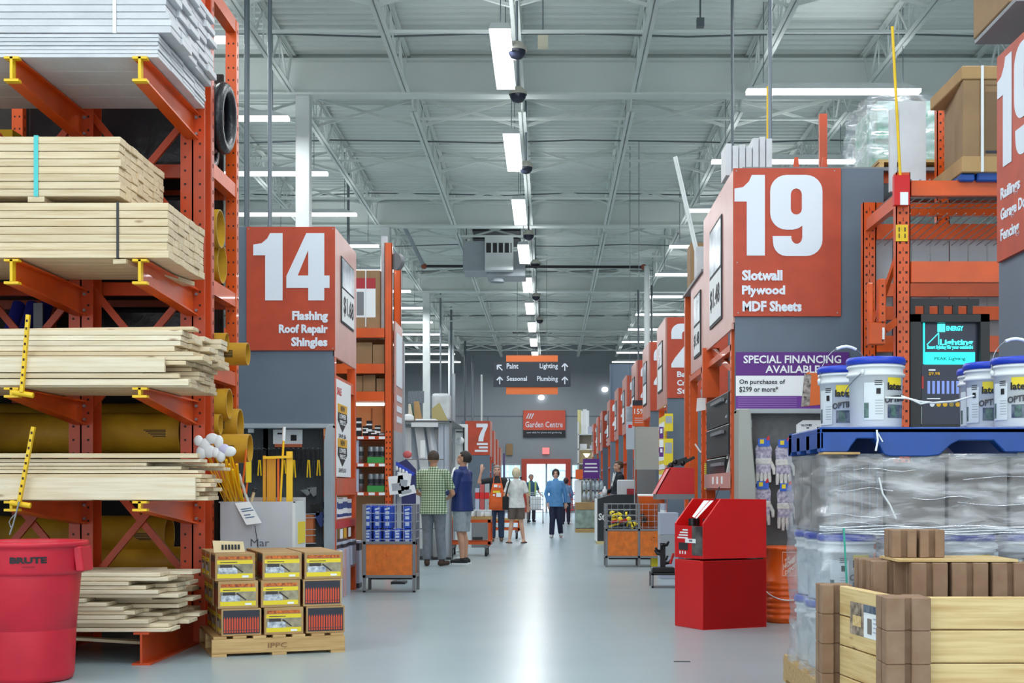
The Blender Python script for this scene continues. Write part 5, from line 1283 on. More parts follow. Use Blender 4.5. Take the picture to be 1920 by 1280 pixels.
rd = panel_px(rb, 'red_box', RED, 1677, 328, 1706, 384, YB1 - .06, .06)
panel_px(rd, 'printed_label', PAPER, 1688, 360, 1703, 384, YB1 - .065, .004)
MB().cyl(PT(1688, 330, YB1 - .03), PT(1673, 50, YB1 - .03), .011, n=8).build('yellow_rod', YELLOW, rb)
Yb = 10.42
bk = frect(MB(), 1630, 604, 1662, 645, Yb, .09).box(PX(1648, Yb), PX(1662, Yb), Yb, Yb + .09, PZ(604, Yb), PZ(522, Yb)).box(PX(1630, Yb), PX(1640, Yb), Yb + .04, Yb + .09, PZ(604, Yb), PZ(528, Yb)).build('beam_bracket', ORANGE, rb, bevel=.006)
mb = MB()
for k in range(7): mb.box(PX(1655, Yb) - .006, PX(1655, Yb) + .006, Yb - .002, Yb, PZ(640 - 17 * k, Yb), PZ(636 - 17 * k, Yb))
mb.build('hole_pattern', HOLE, bk)
MB().bar(PT(1660, 618, Yb + .07), PT(1684, 600, Yb + .1), .03, .05).build('beam_bracket', ORANGE, rb)
MB().box(PX(1654, Yb), PX(1658, Yb), Yb - .01, Yb, PZ(636, Yb), PZ(614, Yb)).build('safety_clip', WHITE, bk)
mb = MB()
for k in range(9): mb.box(XP1 + .02 + .16 * k, XP1 + .17 + .16 * k, 11.75, 11.78, 2.0, 3.3)
mb.build('back_slat', PALEGREY, rb)
MB().box(XP1, 4.6, 11.8, 11.82, 1.3, 2.7).build('back_panel', MIDGREY, rb)
MB().box(XP1, 4.6, YB1 + .05, YB1 + 1.1, 1.32, 1.36).build('shelf', DARK, rb)
mb = frect(MB(), 1707, 858, 1880, 866, YB1 + .3, .3)
t = thing('lighting_display', 'black framed display with a glowing cyan lighting panel on the orange rack', 'product display', (PX(1780, YB1), YB1 + .1, 1.36))
Yd = YB1 + .02
mb = frect(MB(), 1706, 588, 1728, 812, Yd, .12); mb.build('frame_post', BLACK, t, bevel=.004); frect(MB(), 1838, 588, 1856, 812, Yd, .12).build('frame_post', BLACK, t, bevel=.004)
frect(MB(), 1706, 588, 1856, 604, Yd, .12).build('frame_top', BLACK, t, bevel=.004); frect(MB(), 1706, 795, 1856, 866, Yd + .02, .1).build('frame_base', BLACK, t)
frect(MB(), 1728, 604, 1838, 800, Yd + .06, .02).build('backboard', mat('deep_blue_board', (24, 34, 58), .3), t)
frect(MB(), 1704, 560, 1836, 572, Yd + .1, .03).build('upper_bar', BLACK, t)
for k in range(5): frect(MB(), 1706 + 27 * k, 572, 1716 + 27 * k, 590, Yd + .1, .03).build('upper_post', BLACK, t)
CYAN = mat('cyan_light', (30, 232, 222), .4, emit=1.3); CYAN2 = mat('cyan_text_light', (60, 240, 235), .4, emit=1.6)
Yf = Yd + .055
panel_px(t, 'light_bar', CYAN, 1733, 660, 1828, 683, Yf, .004); panel_px(t, 'light_edge', CYAN, 1731, 604, 1734, 682, Yf, .004)
panel_px(t, 'light_emblem', CYAN2, 1758, 607, 1772, 622, Yf, .004)
for s_, x0, x1, y0, y1 in (('ENERGY', 1774, 1806, 611, 620), ('Lighting', 1762, 1824, 636, 650), ('Smart lighting for your outdoors', 1738, 1824, 647, 656)):
    write_px(t, s_, CYAN2, x0, x1, y0, y1, Yf, .03, .003)
MB().bar(PT(1738, 646, Yf), PT(1760, 624, Yf), .008, .006).build('light_line', CYAN2, t); MB().bar(PT(1760, 624, Yf), PT(1760, 646, Yf), .006, .006).build('light_line', CYAN2, t)
write_px(t, 'PEAK Lighting', mat('teal_ink', (10, 90, 100), .5), 1752, 1810, 669, 677, Yf - .004, .02, .002)
write_px(t, '$9.98', YELP, 1741, 1762, 697, 704, Yf, .02, .002); panel_px(t, 'white_line', PAPER, 1741, 692, 1754, 695, Yf, .002)
for k in range(9): panel_px(t, 'lit_bar', mat('pale_blue_bar', (130, 150, 220), .4, emit=.25), 1739 + 9 * k, 714, 1744 + 9 * k, 738, Yf, .004)
for k in range(5):
    c = PT(1748 + 12 * k, 758, Yf); MB().cyl(c, c + Vector((0, .006, 0)), .018, n=14).build('round_badge', (PAPER, YELP, YELP, mat('olive_badge', (150, 130, 60), .5), YELP)[k], t)
panel_px(t, 'small_caption', PAPER, 1738, 746, 1763, 748, Yf, .002); panel_px(t, 'red_strip', RED, 1728, 705, 1732, 728, Yf - .02, .01)
boxitem('white_instruction_box', 'white box with a black line beside the rack post behind the white pails', 'box', PX(1700, 10.6), PX(1727, 10.6), 10.57, 10.63, 1.362, PZ(762, 10.6), PAPER, None, ((.3, .36, DARK), (.5, .62, LILAC)))
t = thing('large_carton', 'large tan carton with a white strap on the wire deck, top right', 'carton', (PX(1850, 10.4), 10.9, 3.52))
t['label'] = 'large tan strapped carton standing on the wire deck of the orange rack'
xa, xb = PX(1806, 10.4), 3.95
zl, zh = PZ(318, 10.4), PZ(124, 10.4)
MB().hexa([(xa, 10.4, zl), (xb, 10.4, zl), (xb, 11.25, zl), (xa + .1, 11.25, zl), (xa, 10.4, zh - .1), (xb, 10.4, zh - .1), (xb, 11.25, zh - .1), (xa + .1, 11.25, zh - .1)]).build('carton_body', CARD2, t, bevel=.006)
MB().box(xa - .012, xb, 10.388, 11.26, zh - .1, zh).build('carton_lid', CARD, t, bevel=.006); MB().box(xa - .012, xb, 10.388, 11.26, zl - .02, zl + .1).build('carton_tray', CARD, t, bevel=.006)
MB().box(PX(1838, 10.4), PX(1843, 10.4), 10.378, 10.39, zl - .02, zh).build('strap', WHITEST, t)
for k, (a, b) in enumerate(((158, 160), (172, 280), (282, 287))): panel_px(t, 'printed_text', mat('brown_print_2', (120, 94, 66), .7) if k < 2 else NAVYP, 1848, a, 1880, b, 10.396, .003)
for k in range(2):
    solo('blue_tray', ('blue plastic tray under the large strapped carton', 'smaller blue tray piece under the strapped carton corner')[k], 'tray', MB().box((PX(1842, 10.3), PX(1810, 10.3))[k], (3.9, PX(1838, 10.3))[k], 10.42, 11.0, PZ(338, 10.4), PZ((306, 318)[k], 10.3) - .02 * 0), BLUE, origin=(PX(1860, 10.3), 10.6, PZ(338, 10.4)), bevel=.01)
for k, (a, b, y) in enumerate(((1669, 1682, 205), (1684, 1733, 193))):
    solo('white_board', ('narrow white board upright beside the yellow rod', 'broad white board upright on the wire deck by the yellow rod')[k], 'board', MB().box(PX(a, 10.9), PX(b, 10.9), 10.9 - .05 * k, 10.95 - .05 * k, PZ(337, YB1), PZ(y, 10.9)), PRIMED, origin=(PX(a, 10.9), 10.9, PZ(337, YB1)))
# foreshortened number sign facing the main aisle
XS = 2.86
rs = thing('aisle_rack', 'rack end at the photo edge whose orange 19 sign faces the main aisle', 'aisle rack', (XS + .3, 8.4, 0))
sg = MB().box(XS, XS + .025, 7.55, 8.86, 2.59, 3.90).build('sign_board', SIGN, rs)
MB().box(XS + .025, XS + .05, 7.55, 8.9, 0, 3.90).build('grey_panel', GREY, rs)
numeral(sg, '1', LETTER, (XS - .001, 8.84, 3.17), (0, -1, 0), (0, 0, 1), .27, .68); numeral(sg, '9', LETTER, (XS - .001, 8.52, 3.17), (0, -1, 0), (0, 0, 1), .44, .68)
for s_, z, w_ in (('Railings', 2.95, .36), ('Garage Doors', 2.82, .60), ('Fencing', 2.69, .34)): write(sg, s_, LETTER, (XS - .001, 8.78, z), (0, -1, 0), (0, 0, 1), w_, .095, .03, .003)
solo('brown_carton', 'brown carton corner jutting in at the very top right of the photo', 'carton', MB().box(PX(1862, 8.6), 3.6, 8.3, 9.0, 4.06, 4.4), CARD2, origin=(3.2, 8.6, 4.06), bevel=.006)
MB().box(XS + .06, 3.7, 8.2, 8.26, 3.94, 4.05).build('top_beam', ORANGE, rs); MB().box(XS - .1, 3.7, 8.2, 9.0, 4.03, 4.055).build('top_deck', MIDGREY, rs)
# ================================================================== RED FLOOR DISPLAYS
t = thing('floor_display', 'tall glossy red floor display with sloping open top facing the aisle', 'floor display', PT(1345, 1176, 11.3))
# front-left corner at (1318, 1181), facing side receding toward (1265, 1172)
Yk = 11.24; K0 = Vector((PX(1318, Yk), Yk, 0)); K1 = Vector((PX(1437, 11.5), 11.5, 0)); K3 = Vector((PX(1265, 11.62), 11.62, 0))
u = (K1 - K0).normalized(); W_ = (K1 - K0).length; v = (K3 - K0); D_ = v.length; v = v.normalized(); K2 = K1 + v * D_
HZ = PZ(935, Yk)
MB().prism([(0, 0), (W_, 0), (W_, .56), (0, .56)], K0, u, (0, 0, 1), .02).build('side_panel', RED, t)
def kp(a, b, z): return K0 + u * a + v * b + Vector((0, 0, z))
mb = MB().hexa([kp(0, 0, 0), kp(W_, 0, 0), kp(W_, D_, 0), kp(0, D_, 0), kp(0, 0, .56), kp(W_, 0, .56), kp(W_, D_, .56), kp(0, D_, .56)])
mb.build('base', RED, t, bevel=.004)
# upper body: tray cut back on the aisle side
for b0, b1 in ((0, .018), (D_ - .018, D_)):
    z1 = .575
    pts = [(.0, z1), (W_, z1), (W_, HZ - .005), (.17, HZ), (.0, .86)]
    a_ = [kp(p[0], b0, p[1]) for p in pts]; b_ = [kp(p[0], b1, p[1]) for p in pts]
    MB().add(a_ + b_, [tuple(range(5)), tuple(range(9, 4, -1))] + [(i, 5 + i, 5 + (i + 1) % 5, (i + 1) % 5) for i in range(5)]).build('side_panel', RED, t, bevel=.002)
mb = MB().hexa([kp(0, .018, .575), kp(.02, .018, .575), kp(.02, D_ - .018, .575), kp(0, D_ - .018, .575), kp(0, .018, .84), kp(.02, .018, .84), kp(.02, D_ - .018, .84), kp(0, D_ - .018, .84)])
fp = mb.build('front_panel', RED, t)
MB().hexa([kp(W_ - .02, .018, .575), kp(W_, .018, .575), kp(W_, D_ - .018, .575), kp(W_ - .02, D_ - .018, .575), kp(W_ - .02, .018, HZ - .01), kp(W_, .018, HZ - .01), kp(W_, D_ - .018, HZ - .01), kp(W_ - .02, D_ - .018, HZ - .01)]).build('rear_panel', RED, t)
MB().hexa([kp(.02, .018, .72), kp(W_ - .02, .018, .72), kp(W_ - .02, D_ - .018, .72), kp(.02, D_ - .018, .72), kp(.02, .018, .74), kp(W_ - .02, .018, .74), kp(W_ - .02, D_ - .018, .74), kp(.02, D_ - .018, .74)]).build('tray_floor', DARK, t)
def kface(m, b0, b1, z0, z1, name, off=.002):
    e = [K0 + v * (b + 0) + Vector((0, 0, z)) - u * off for b, z in ((b0, z0), (b1, z0), (b1, z1), (b0, z1))]
    MB().add(e, [(3, 2, 1, 0)]).build(name, m, t)
MB().add([kp(-.002, .005, .60), kp(-.002, .16, .60), kp(-.002, .16, .84), kp(-.002, .005, .84)], [(3, 2, 1, 0)]).build('photo_print', mat('tool_photo', (52, 50, 52), .4, noise=.6, scale=9, rgb2=(110, 108, 106)), t)
for k in range(4): kface(PAPER, .22, .38 - .02 * (3 - k) if k else .30, .80 - .022 * k, .812 - .022 * k, 'white_text_line', .003)
kface(PAPER, .10, .26, .70, .735, 'price_label', .004); kface(MIDGREY, .15, .20, .71, .727, 'label_print', .005)
kface(DARK, .22, .36, .64, .70, 'tool_print', .003)
for k in range(3): kface(PAPER, .25 + .04 * k, .268 + .04 * k, .605, .63, 'white_mark', .003)
for k in range(4): MB().cyl(kp(.08 + .1 * (k % 2), .06 + .11 * k, .742), kp(.08 + .1 * (k % 2), .06 + .11 * k, .90), .035, n=10).build('stock_canister', BLACK, t)
cd = MB().hexa([kp(.03, .06, .93), kp(.10, .06, .86), kp(.10, .20, .86), kp(.03, .20, .93), kp(.035, .06, .94), kp(.105, .06, .87), kp(.105, .20, .87), kp(.035, .20, .94)])
pcd = thing('price_card', 'tilted white price card lying in the open top of the red floor display', 'price card', kp(.08, .15, .91))
a, b, c, d = PT(1298, 968, 11.35), PT(1306, 972, 11.3), PT(1338, 938, 11.35), PT(1320, 938, 11.45)
MB().add([a, b, c, d] + [p + Vector((0, .01, 0)) for p in (a, b, c, d)], [(0, 1, 2, 3), (7, 6, 5, 4), (0, 4, 5, 1), (1, 5, 6, 2), (2, 6, 7, 3), (3, 7, 4, 0)]).build('card', PAPER, pcd)
MB().bar(a.lerp(b, .6) - Vector((0, .004, 0)), c.lerp(d, .4) - Vector((0, .004, 0)), .008, .004).build('red_print', RED, pcd)
MB().tube([PT(1340, 938, 11.4), PT(1344, 925, 11.4), PT(1349, 912, 11.45)], .005, 6).build('cable', BLACK, pcd)
# the smaller tilted red tray further down the aisle
Yt = 13.9
t = thing('tray_display', 'red sloping tray display on a grey base behind the tall red one', 'floor display', PT(1270, 1000, Yt))
MB().prism([(0, 0), (PX(1302, Yt) - PX(1229, Yt), 0), (PX(1302, Yt) - PX(1229, Yt), .26), (PX(1256, Yt) - PX(1229, Yt), .27)], PT(1229, 926, Yt), (1, 0, 0), (0, 0, 1), .02).build('side_panel', RED, t)
MB().box(PX(1231, Yt), PX(1302, Yt), Yt - .01, Yt + .45, PZ(936, Yt), PZ(926, Yt)).build('tray_base', MIDGREY, t)
MB().prism([(0, 0), (.39, 0), (.39, .26), (.14, .27)], PT(1229, 926, Yt) + Vector((0, .43, 0)), (1, 0, 0), (0, 0, 1), .02).build('side_panel', RED, t)
MB().hexa([PT(1229, 926, Yt), PT(1229, 926, Yt) + Vector((0, .45, 0)), PT(1256, 878, Yt) + Vector((0, .45, 0)), PT(1256, 878, Yt), PT(1231, 926, Yt), PT(1231, 926, Yt) + Vector((0, .45, 0)), PT(1258, 878, Yt) + Vector((0, .45, 0)), PT(1258, 878, Yt)]).build('sloping_front', RED, t)
for x in (1294,):
    MB().box(PX(x, Yt), PX(x + 6, Yt), Yt + .1, Yt + .14, 0, PZ(936, Yt)).build('leg', MIDGREY, t)
for k in range(3): solo('product_box', 'pale grey product box, %s from the floor, stacked beyond the red tray display' % ordinal(k), 'pack', MB().box(PX(1238, 17.6), PX(1272, 17.6), 17.6, 18.0, .28 * k, .278 + .28 * k), (LILAC, PALEGREY, LILAC)[k], origin=(PX(1255, 17.6), 17.8, .28 * k), bevel=.004)
for k, (px, py) in enumerate(((1258, 872), (1266, 866), (1280, 868))):
    c = PT(px, py, Yt + .2); solo('black_tool', '%s black tool lying on the red tray display' % ordinal(k), 'hand tool', MB().bar(c, c + Vector((.12, 0, .02 + .02 * k)), .035, .03).ball(c, .03), BLACK, origin=c, group='black tools on the red tray display')
# black tool on the grey low stand
Yw = 16.0
t = thing('low_stand', 'low grey metal stand on the floor before the red floor display', 'stand', PT(1245, 1102, Yw))
za, zb_ = PZ(1102, Yw), PZ(1075, Yw); xa, xb = PX(1222, Yw), PX(1275, Yw)
for x in (xa, xb):
    for y in (Yw, Yw + .4): MB().box(x, x + .025, y, y + .025, 0, zb_).build('leg', MIDGREY, t)
MB().box(xa, xb + .025, Yw, Yw + .425, zb_ - .02, zb_ + .005).build('stand_top', DARK, t); MB().box(xa, xb, Yw, Yw + .025, 0.0, .02).build('floor_bar', MIDGREY, t)
t = thing('tool_tree', 'black pronged tool rack standing on the low grey metal stand', 'tool rack', (PX(1243, Yw), Yw + .2, zb_ + .006))
c = Vector((PX(1245, Yw), Yw + .18, zb_ + .006))
MB().box(c.x - .13, c.x + .13, c.y - .12, c.y + .12, c.z, c.z + .06).build('foot', BLACK, t, bevel=.008)
MB().box(c.x - .03, c.x + .03, c.y - .03, c.y + .03, c.z + .06, c.z + .34).build('post', BLACK, t)
for k in range(7):
    a = k * .9; z = c.z + .1 + .035 * k
    MB().tube([(c.x, c.y, z), (c.x + .07 * math.cos(a), c.y + .07 * math.sin(a), z + .01), (c.x + .1 * math.cos(a), c.y + .1 * math.sin(a), z + .05)], [.02, .018, .012], 8).build('prong', BLACK, t)
MB().bar((c.x + .08, c.y - .1, c.z + .1), (c.x + .12, c.y - .06, c.z + .22), .02).build('red_handle', RED, t)

# ------------------------------------------------------------------ orange buckets behind the red display
Yo = 11.75; BO = mat('orange_bucket_plastic', (232, 96, 20), .4, noise=.05)
cx = PX(1479, Yo)
def bucket_body(t, z0, h, r0, r1, m, n=40):
    MB().lathe([(.001, z0), (r0, z0), (r0 + .004, z0 + .01), (r0 + (r1 - r0) * .72, z0 + h * .72), (r1 + .012, z0 + h * .73), (r1 + .012, z0 + h * .76), (r1, z0 + h * .78), (r1, z0 + h * .86), (r1 + .01, z0 + h * .87), (r1 + .01, z0 + h * .9), (r1, z0 + h * .91), (r1 + .004, z0 + h * .97), (r1 + .014, z0 + h * .975), (r1 + .014, z0 + h), (r1 - .004, z0 + h), (r1 - .012, z0 + h * .8), (r0, z0 + .02)], (cx, cy, 0), n).build('bucket_body', m, t)
cy = Yo + .2
t = thing('orange_bucket', 'tall ribbed orange bucket with a pale slanted logo behind the red floor display', 'bucket', (cx, cy, 0))
prof = [(.001, 0), (.16, 0), (.165, .02)]
for k in range(6): prof += [(.170, .03 + .05 * k), (.182, .035 + .05 * k), (.184, .058 + .05 * k), (.172, .064 + .05 * k)]
prof += [(.186, .335), (.188, .36), (.178, .365), (.188, .62), (.200, .625), (.200, .65), (.186, .65), (.165, .36), (.15, .05), (.001, .04)]
MB().lathe(prof, (cx, cy, 0), 40).build('bucket_body', BO, t)
LG = mat('pale_logo_print', (240, 200, 176), .5)
mid = -PI / 2 + .05
for (a0, a1, z_0, z_1) in ((-.33, .33, .405, .41), (-.33, .33, .605, .61), (-.33, -.315, .41, .605), (.315, .33, .41, .605)):
    patch(t, 'logo_border', LG, cx, cy, .185, mid + a0, mid + a1, z_0, z_1, off=.005)
wrap_text(t, 'THE', LG, cx, cy, .190, mid - .12, .535, .56, .04, .03, slant=.7); wrap_text(t, 'HOME', LG, cx, cy, .190, mid - .02, .490, .54, .10, .05, slant=.7); wrap_text(t, 'DEPOT', LG, cx, cy, .190, mid + .06, .445, .485, .10, .05, slant=.7)
MB().tube([(cx + .20 * math.cos(a), cy + .20 * math.sin(a), .33 + .13 * math.sin(a)) for a in [PI + PI * q / 14 for q in range(15)]], .005, 6).build('handle', WHITE, t)

# ================================================================== WRAPPED PAIL PALLET
PX0, PY0 = 1.40, 7.2
t = thing('wooden_pallet', 'wooden pallet under the shrink-wrapped pails', 'pallet', (2.0, 7.75, 0))
for k in range(4): MB().box(PX0, PX0 + 1.3, PY0 + .02 + k * .32, PY0 + .12 + k * .32, .14, .16).build('deck_board', PALLETWOOD, t)
for k in range(3): MB().box(PX0 + k * .6, PX0 + k * .6 + .08, PY0, PY0 + 1.1, .02, .14).build('stringer', PALLETWOOD, t)
for k in range(3): MB().box(PX0, PX0 + 1.3, PY0 + k * .5, PY0 + k * .5 + .1, 0, .02).build('bottom_board', PALLETWOOD, t)
PAILW = mat('white_pail_plastic', (226, 230, 232), .35, noise=.03, scale=5)
PRNT = mat('pail_label_white', (214, 222, 226), .5); NVYL = mat('navy_label', (46, 58, 92), .5, noise=.5, scale=25, rgb2=(120, 130, 140)); GRNL = mat('green_house_print', (96, 128, 120), .5, noise=.6, scale=30, rgb2=(40, 60, 70))
def pail(label, x, y, z, a=-PI / 2, full=True, handle=None, group=None):
    t = thing('paint_pail', label, 'pail', (x, y, z), group=group); r = .148; h = .372
    MB().lathe([(.001, 0), (.130, 0), (.134, .008), (.140, .27), (.152, .272), (.153, .284), (.142, .29), (.143, .315), (.152, .317), (.152, .326), (.144, .332), (.144, .35)], (x, y, z), 40).build('pail_body', PAILW, t)
    MB().lathe([(.146, .333), (.155, .335), (.157, .355), (.153, .366), (.148, .372), (.138, .372), (.134, .366), (.001, .366)], (x, y, z), 40).build('lid', LIDBLUE, t)
    if full:
        rr = .1385
        patch(t, 'yellow_label', LYEL, x, y, rr, a + .28, a + .98, z + .205, z + .262)
        wrap_text(t, 'latex', BLACKINK, x, y, rr + .002, a + .62, z + .195, z + .235, .10, .03)
        patch(t, 'white_label', PRNT, x, y, rr, a - .62, a + .12, z + .04, z + .235, off=.001)
        wrap_text(t, 'OPTIMUM', mat('ink_grey', (60, 60, 66), .5), x, y, rr + .002, a + .75, z + .135, z + .17, .17, .03, slant=.12)
        patch(t, 'navy_label', NVYL, x, y, rr - .002, a + .28, a + 1.15, z + .05, z + .12)
        patch(t, 'house_print', GRNL, x, y, rr - .001, a + .4, a + .66, z + .055, z + .115, off=.003)
        for q in range(3): patch(t, 'black_bar', BLACKINK, x, y, rr, a - .22, a + .06, z + .222 + .010 * q, z + .226 + .010 * q, off=.003)
        for q in range(6): patch(t, 'small_text', mat('grey_ink', (150, 156, 162), .6), x, y, rr - .001, a - .2, a + .08, z + .07 + .014 * q, z + .073 + .014 * q, off=.003)
        patch(t, 'spray_print', BLACKINK, x, y, rr, a - .16, a + .0, z + .175, z + .205, off=.0035)
        patch(t, 'side_photo', GRNL, x, y, rr - .002, a - .62, a - .44, z + .05, z + .13, off=.003)
    return t
ztop = 1.468
def handle(t, x, y, z, up, a=0.0, grip=True):
    """wire bail hinged at the two ears; up = raised, else hanging to one side"""
    pts = []
    for q in range(17):
        th = PI * q / 16; lx = .158 * math.cos(th); lh = .20 * math.sin(th)
        ox, oz = (lh * math.sin(up), lh * math.cos(up))
        pts.append((x + lx * math.cos(a) - ox * math.sin(a), y + lx * math.sin(a) + ox * math.cos(a), z + .29 + oz))
    MB().tube(pts, .0028, 6).build('wire_handle', STEEL, t)
    if grip: MB().tube(pts[6:11], .009, 8).build('grip', WHITE, t)
    for s in (0, 16): MB().ball(pts[s], .012, .012, .016, 8, 6).build('handle_ear', PAILW, t)
p1 = pail('large white pail with a blue lid at the front edge of the blue pallet', PX(1642, 7.38), 7.38, ztop, -PI / 2 - .05)
handle(p1, PX(1642, 7.38), 7.38, ztop, 2.2, .9, False)
p2 = pail('white pail with its wire handle raised at the corner of the blue pallet', PX(1584, 7.92), 7.92, ztop, -PI / 2 - .85)
handle(p2, PX(1584, 7.92), 7.92, ztop, -.1, .25)
p3 = pail('white pail with blue lid standing deepest among the pails near the photo edge', PX(1846, 8.02), 8.02, ztop, -PI / 2 - .9)
p4 = pail('white pail with blue lid between the deepest pail and the edge pail', PX(1860, 7.66), 7.66, ztop, -PI / 2 - .95)
p5 = pail('white pail cut by the photo edge, with wire handle raised', PX(1914, 7.36), 7.36, ztop, -PI / 2 - .95); handle(p5, PX(1914, 7.36), 7.36, ztop, .3, .1)
t = thing('strap_end', 'loose clear plastic band drooping between the pails in front of the lighting display', 'plastic band', PT(1750, 750, 7.35))
MB().tube([PT(1660, 745, 7.24), PT(1700, 746, 7.2), PT(1722, 752, 7.2), PT(1750, 755, 7.25), PT(1790, 752, 7.4), PT(1826, 742, 7.5)], .006, 6).tube([PT(1690, 742, 7.22), PT(1708, 748, 7.2), PT(1726, 757, 7.2), PT(1740, 754, 7.22)], .005, 6).build('band', WHITEST, t)
# blue plastic pallet
t = thing('plastic_pallet', 'blue plastic pallet on top of the shrink-wrapped pails, carrying loose pails', 'pallet', (2.0, 7.7, 1.335))
zp0, zp1 = 1.338, ztop
xl, xr, yf, yb = PX(1538, 7.2), 2.72, 7.2, 8.15
MB().box(xl, xr, yf, yb, zp1 - .035, zp1 - .002).build('deck', BLUE, t, bevel=.008, seg=2)
def skirt(x):  # front skirt with two fork openings
    w = xr - xl; a = [(0, 0), (.14, 0), (.15, .01), (.16, .03), (.19, .07), (.28, .07), (.31, .03), (.33, -.01), (.36, -.022), (.56, -.022), (.62, -.015), (.68, .04), (.72, .06), (.9, .06), (.96, .0), (w, 0), (w, .13), (0, .13)]
    return a
MB().prism(skirt(0), (xl, yf, zp0), (1, 0, 0), (0, 0, 1), .09).build('front_skirt', BLUE, t, bevel=.005)
MB().prism(skirt(0), (xl, yb - .09, zp0), (1, 0, 0), (0, 0, 1), .09).build('rear_skirt', BLUE, t)
for k in range(3): MB().box(xl, xl + .1, yf + .30 + .29 * k, yf + .40 + .29 * k, zp0, zp1 - .03).build('foot_block', BLUE, t, bevel=.006)
MB().box(xl, xl + .014, yf, yb, zp0 + .02, zp1 - .03).build('side_skirt', BLUE, t)
MB().tube([PT(1644, 806, 7.18), PT(1646, 825, 7.17), PT(1642, 845, 7.17)], .006, 6).build('strap_tail', WHITEST, t); MB().tube([PT(1646, 812, 7.18), PT(1655, 828, 7.17)], .004, 6).build('strap_tail', WHITEST, t)
MB().box(xl + .01, xl + .2, yf - .03, yf + .1, zp0 - .012, zp0 - .001).build('wood_shim', PALLETWOOD, t)
# wrapped pails: two visible layers and a grey-brown carton layer
for L_ in range(2):
    z = .163 + .376 * L_
    for k in range(4):
        pail('wrapped white pail in the %s layer, front row, %s from the aisle side' % (('bottom', 'second')[L_], ordinal(k)), 1.585 + .318 * k, 7.39, z, -PI / 2 - .25 - .0 * k, k < 2 or L_ == 1, group='pails inside the stretch film')
    for k in range(2):
        pail('wrapped white pail in the %s layer, aisle side, %s row back' % (('bottom', 'second')[L_], ordinal(k + 1)), 1.575, 7.71 + .318 * k, z, -PI / 2 - .6, False, group='pails inside the stretch film')
GBOX = mat('grey_brown_carton', (128, 120, 114), .7, noise=.1, scale=4)
for k in range(4):
    x = 1.44 + .325 * k
    tt = thing('grey_carton', 'grey-brown carton in the top layer inside the film, %s from the aisle side' % ordinal(k), 'carton', (x + .16, 7.5, .917), group='cartons in the wrapped top layer')
    MB().box(x, x + .31, 7.26, 7.62, .918, 1.315 - .03 * (k == 1)).build('carton_body', GBOX, tt, bevel=.012, seg=2)
    if k == 0:
        for q in range(7): MB().box(x + .03 + .04 * q, x + .04 + .04 * q, 7.252, 7.26, .95, 1.28).build('ridge', MIDGREY, tt)
for k in range(2): boxitem('grey_carton', 'grey-brown carton in the top layer on the aisle side, %s row back' % ordinal(k + 1), 'carton', 1.44, 1.75, 7.64 + .26 * k, 7.88 + .26 * k, .918, 1.31, GBOX, 'cartons in the wrapped top layer')
t = thing('stretch_wrap', 'crinkled clear stretch film wound round the pail stack under the blue pallet', 'plastic wrap', (2.0, 7.7, .15))
film_mesh(1.42, 2.82, 7.23, 8.13, .14, .56, .022, seed=3).build('film_skirt', film_mat('film_low', .34), t)
film_mesh(1.41, 2.82, 7.22, 8.14, .55, .94, .018, seed=5).build('film_band', film_mat('film_mid', .24), t)
film_mesh(1.42, 2.82, 7.23, 8.13, .90, 1.33, .028, nz=24, seed=9).build('film_top', film_mat('film_high', .24, rough=.2), t)
mb = MB()
rr = random.Random(4)
for k in range(7):
    z = .97 + .045 * k + rr.uniform(-.01, .01); x = rr.uniform(1.4, 2.3); L_ = rr.uniform(.2, .6)
    mb.tube([(x + L_ * q / 5, 7.195 + .004 * math.sin(q + k), z + .01 * math.sin(q * 1.3 + k)) for q in range(6)], .0022, 5)
for k in range(4): mb.tube([(1.4 + 1.3 * q / 11, 7.19 + .005 * math.sin(q * 2 + k), .915 + .012 * k + .006 * math.sin(q * 1.7 + k)) for q in range(12)], .005, 5)
mb.build('film_fold', film_mat('film_fold', .75, rough=.12), t)
for pts in ([(1648, 895), (1655, 925), (1668, 945), (1680, 972)],): MB().tube([PT(p[0], p[1], 7.16) for p in pts], .005, 6).build('film_tail', WHITEST, t)
MB().bar(PT(1582, 990, 7.18), PT(1588, 1098, 7.1), .010, .003).build('teal_strap', mat('dark_teal_strap', (30, 150, 130), .4), t)

# ================================================================== PLANTER DISPLAY OF WALL BLOCKS AND BOARDS
BLK = mat('brown_wall_block', (138, 108, 84), .85, noise=.1, scale=14, rgb2=(150, 122, 98), bump=.15)
def wall_block(label, x, y, z, w=.19, d=.19, h=.145, rz=0, group='wall blocks of the planter display'):
    t = thing('wall_block', label, 'paving block', (x, y, z), rz, group)
    g = .028
    # block with a slot down the middle of each face
    s = w * .47
    poly = [(-w / 2, -d / 2), (-g / 2 - .0, -d / 2), (-g / 2, -d / 2 + .03), (g / 2, -d / 2 + .03), (g / 2, -d / 2), (w / 2, -d / 2), (w / 2, -g / 2), (w / 2 - .03, -g / 2), (w / 2 - .03, g / 2), (w / 2, g / 2), (w / 2, d / 2), (g / 2, d / 2), (g / 2, d / 2 - .03), (-g / 2, d / 2 - .03), (-g / 2, d / 2), (-w / 2, d / 2), (-w / 2, g / 2), (-w / 2 + .03, g / 2), (-w / 2 + .03, -g / 2), (-w / 2, -g / 2)]
    n = len(poly)
    MB().add([(p[0], p[1], 0) for p in poly] + [(p[0], p[1], h) for p in poly], [tuple(range(n - 1, -1, -1)), tuple(range(n, 2 * n))] + [(i, (i + 1) % n, n + (i + 1) % n, n + i) for i in range(n)]).build('block_body', BLK, t, local=True, bevel=.004)
    return t
lv = ('bottom', 'lower', 'upper', 'top')
HB = .142
zb0 = .115
C1 = (1.525, 5.98); C2 = (1.385, 6.75)
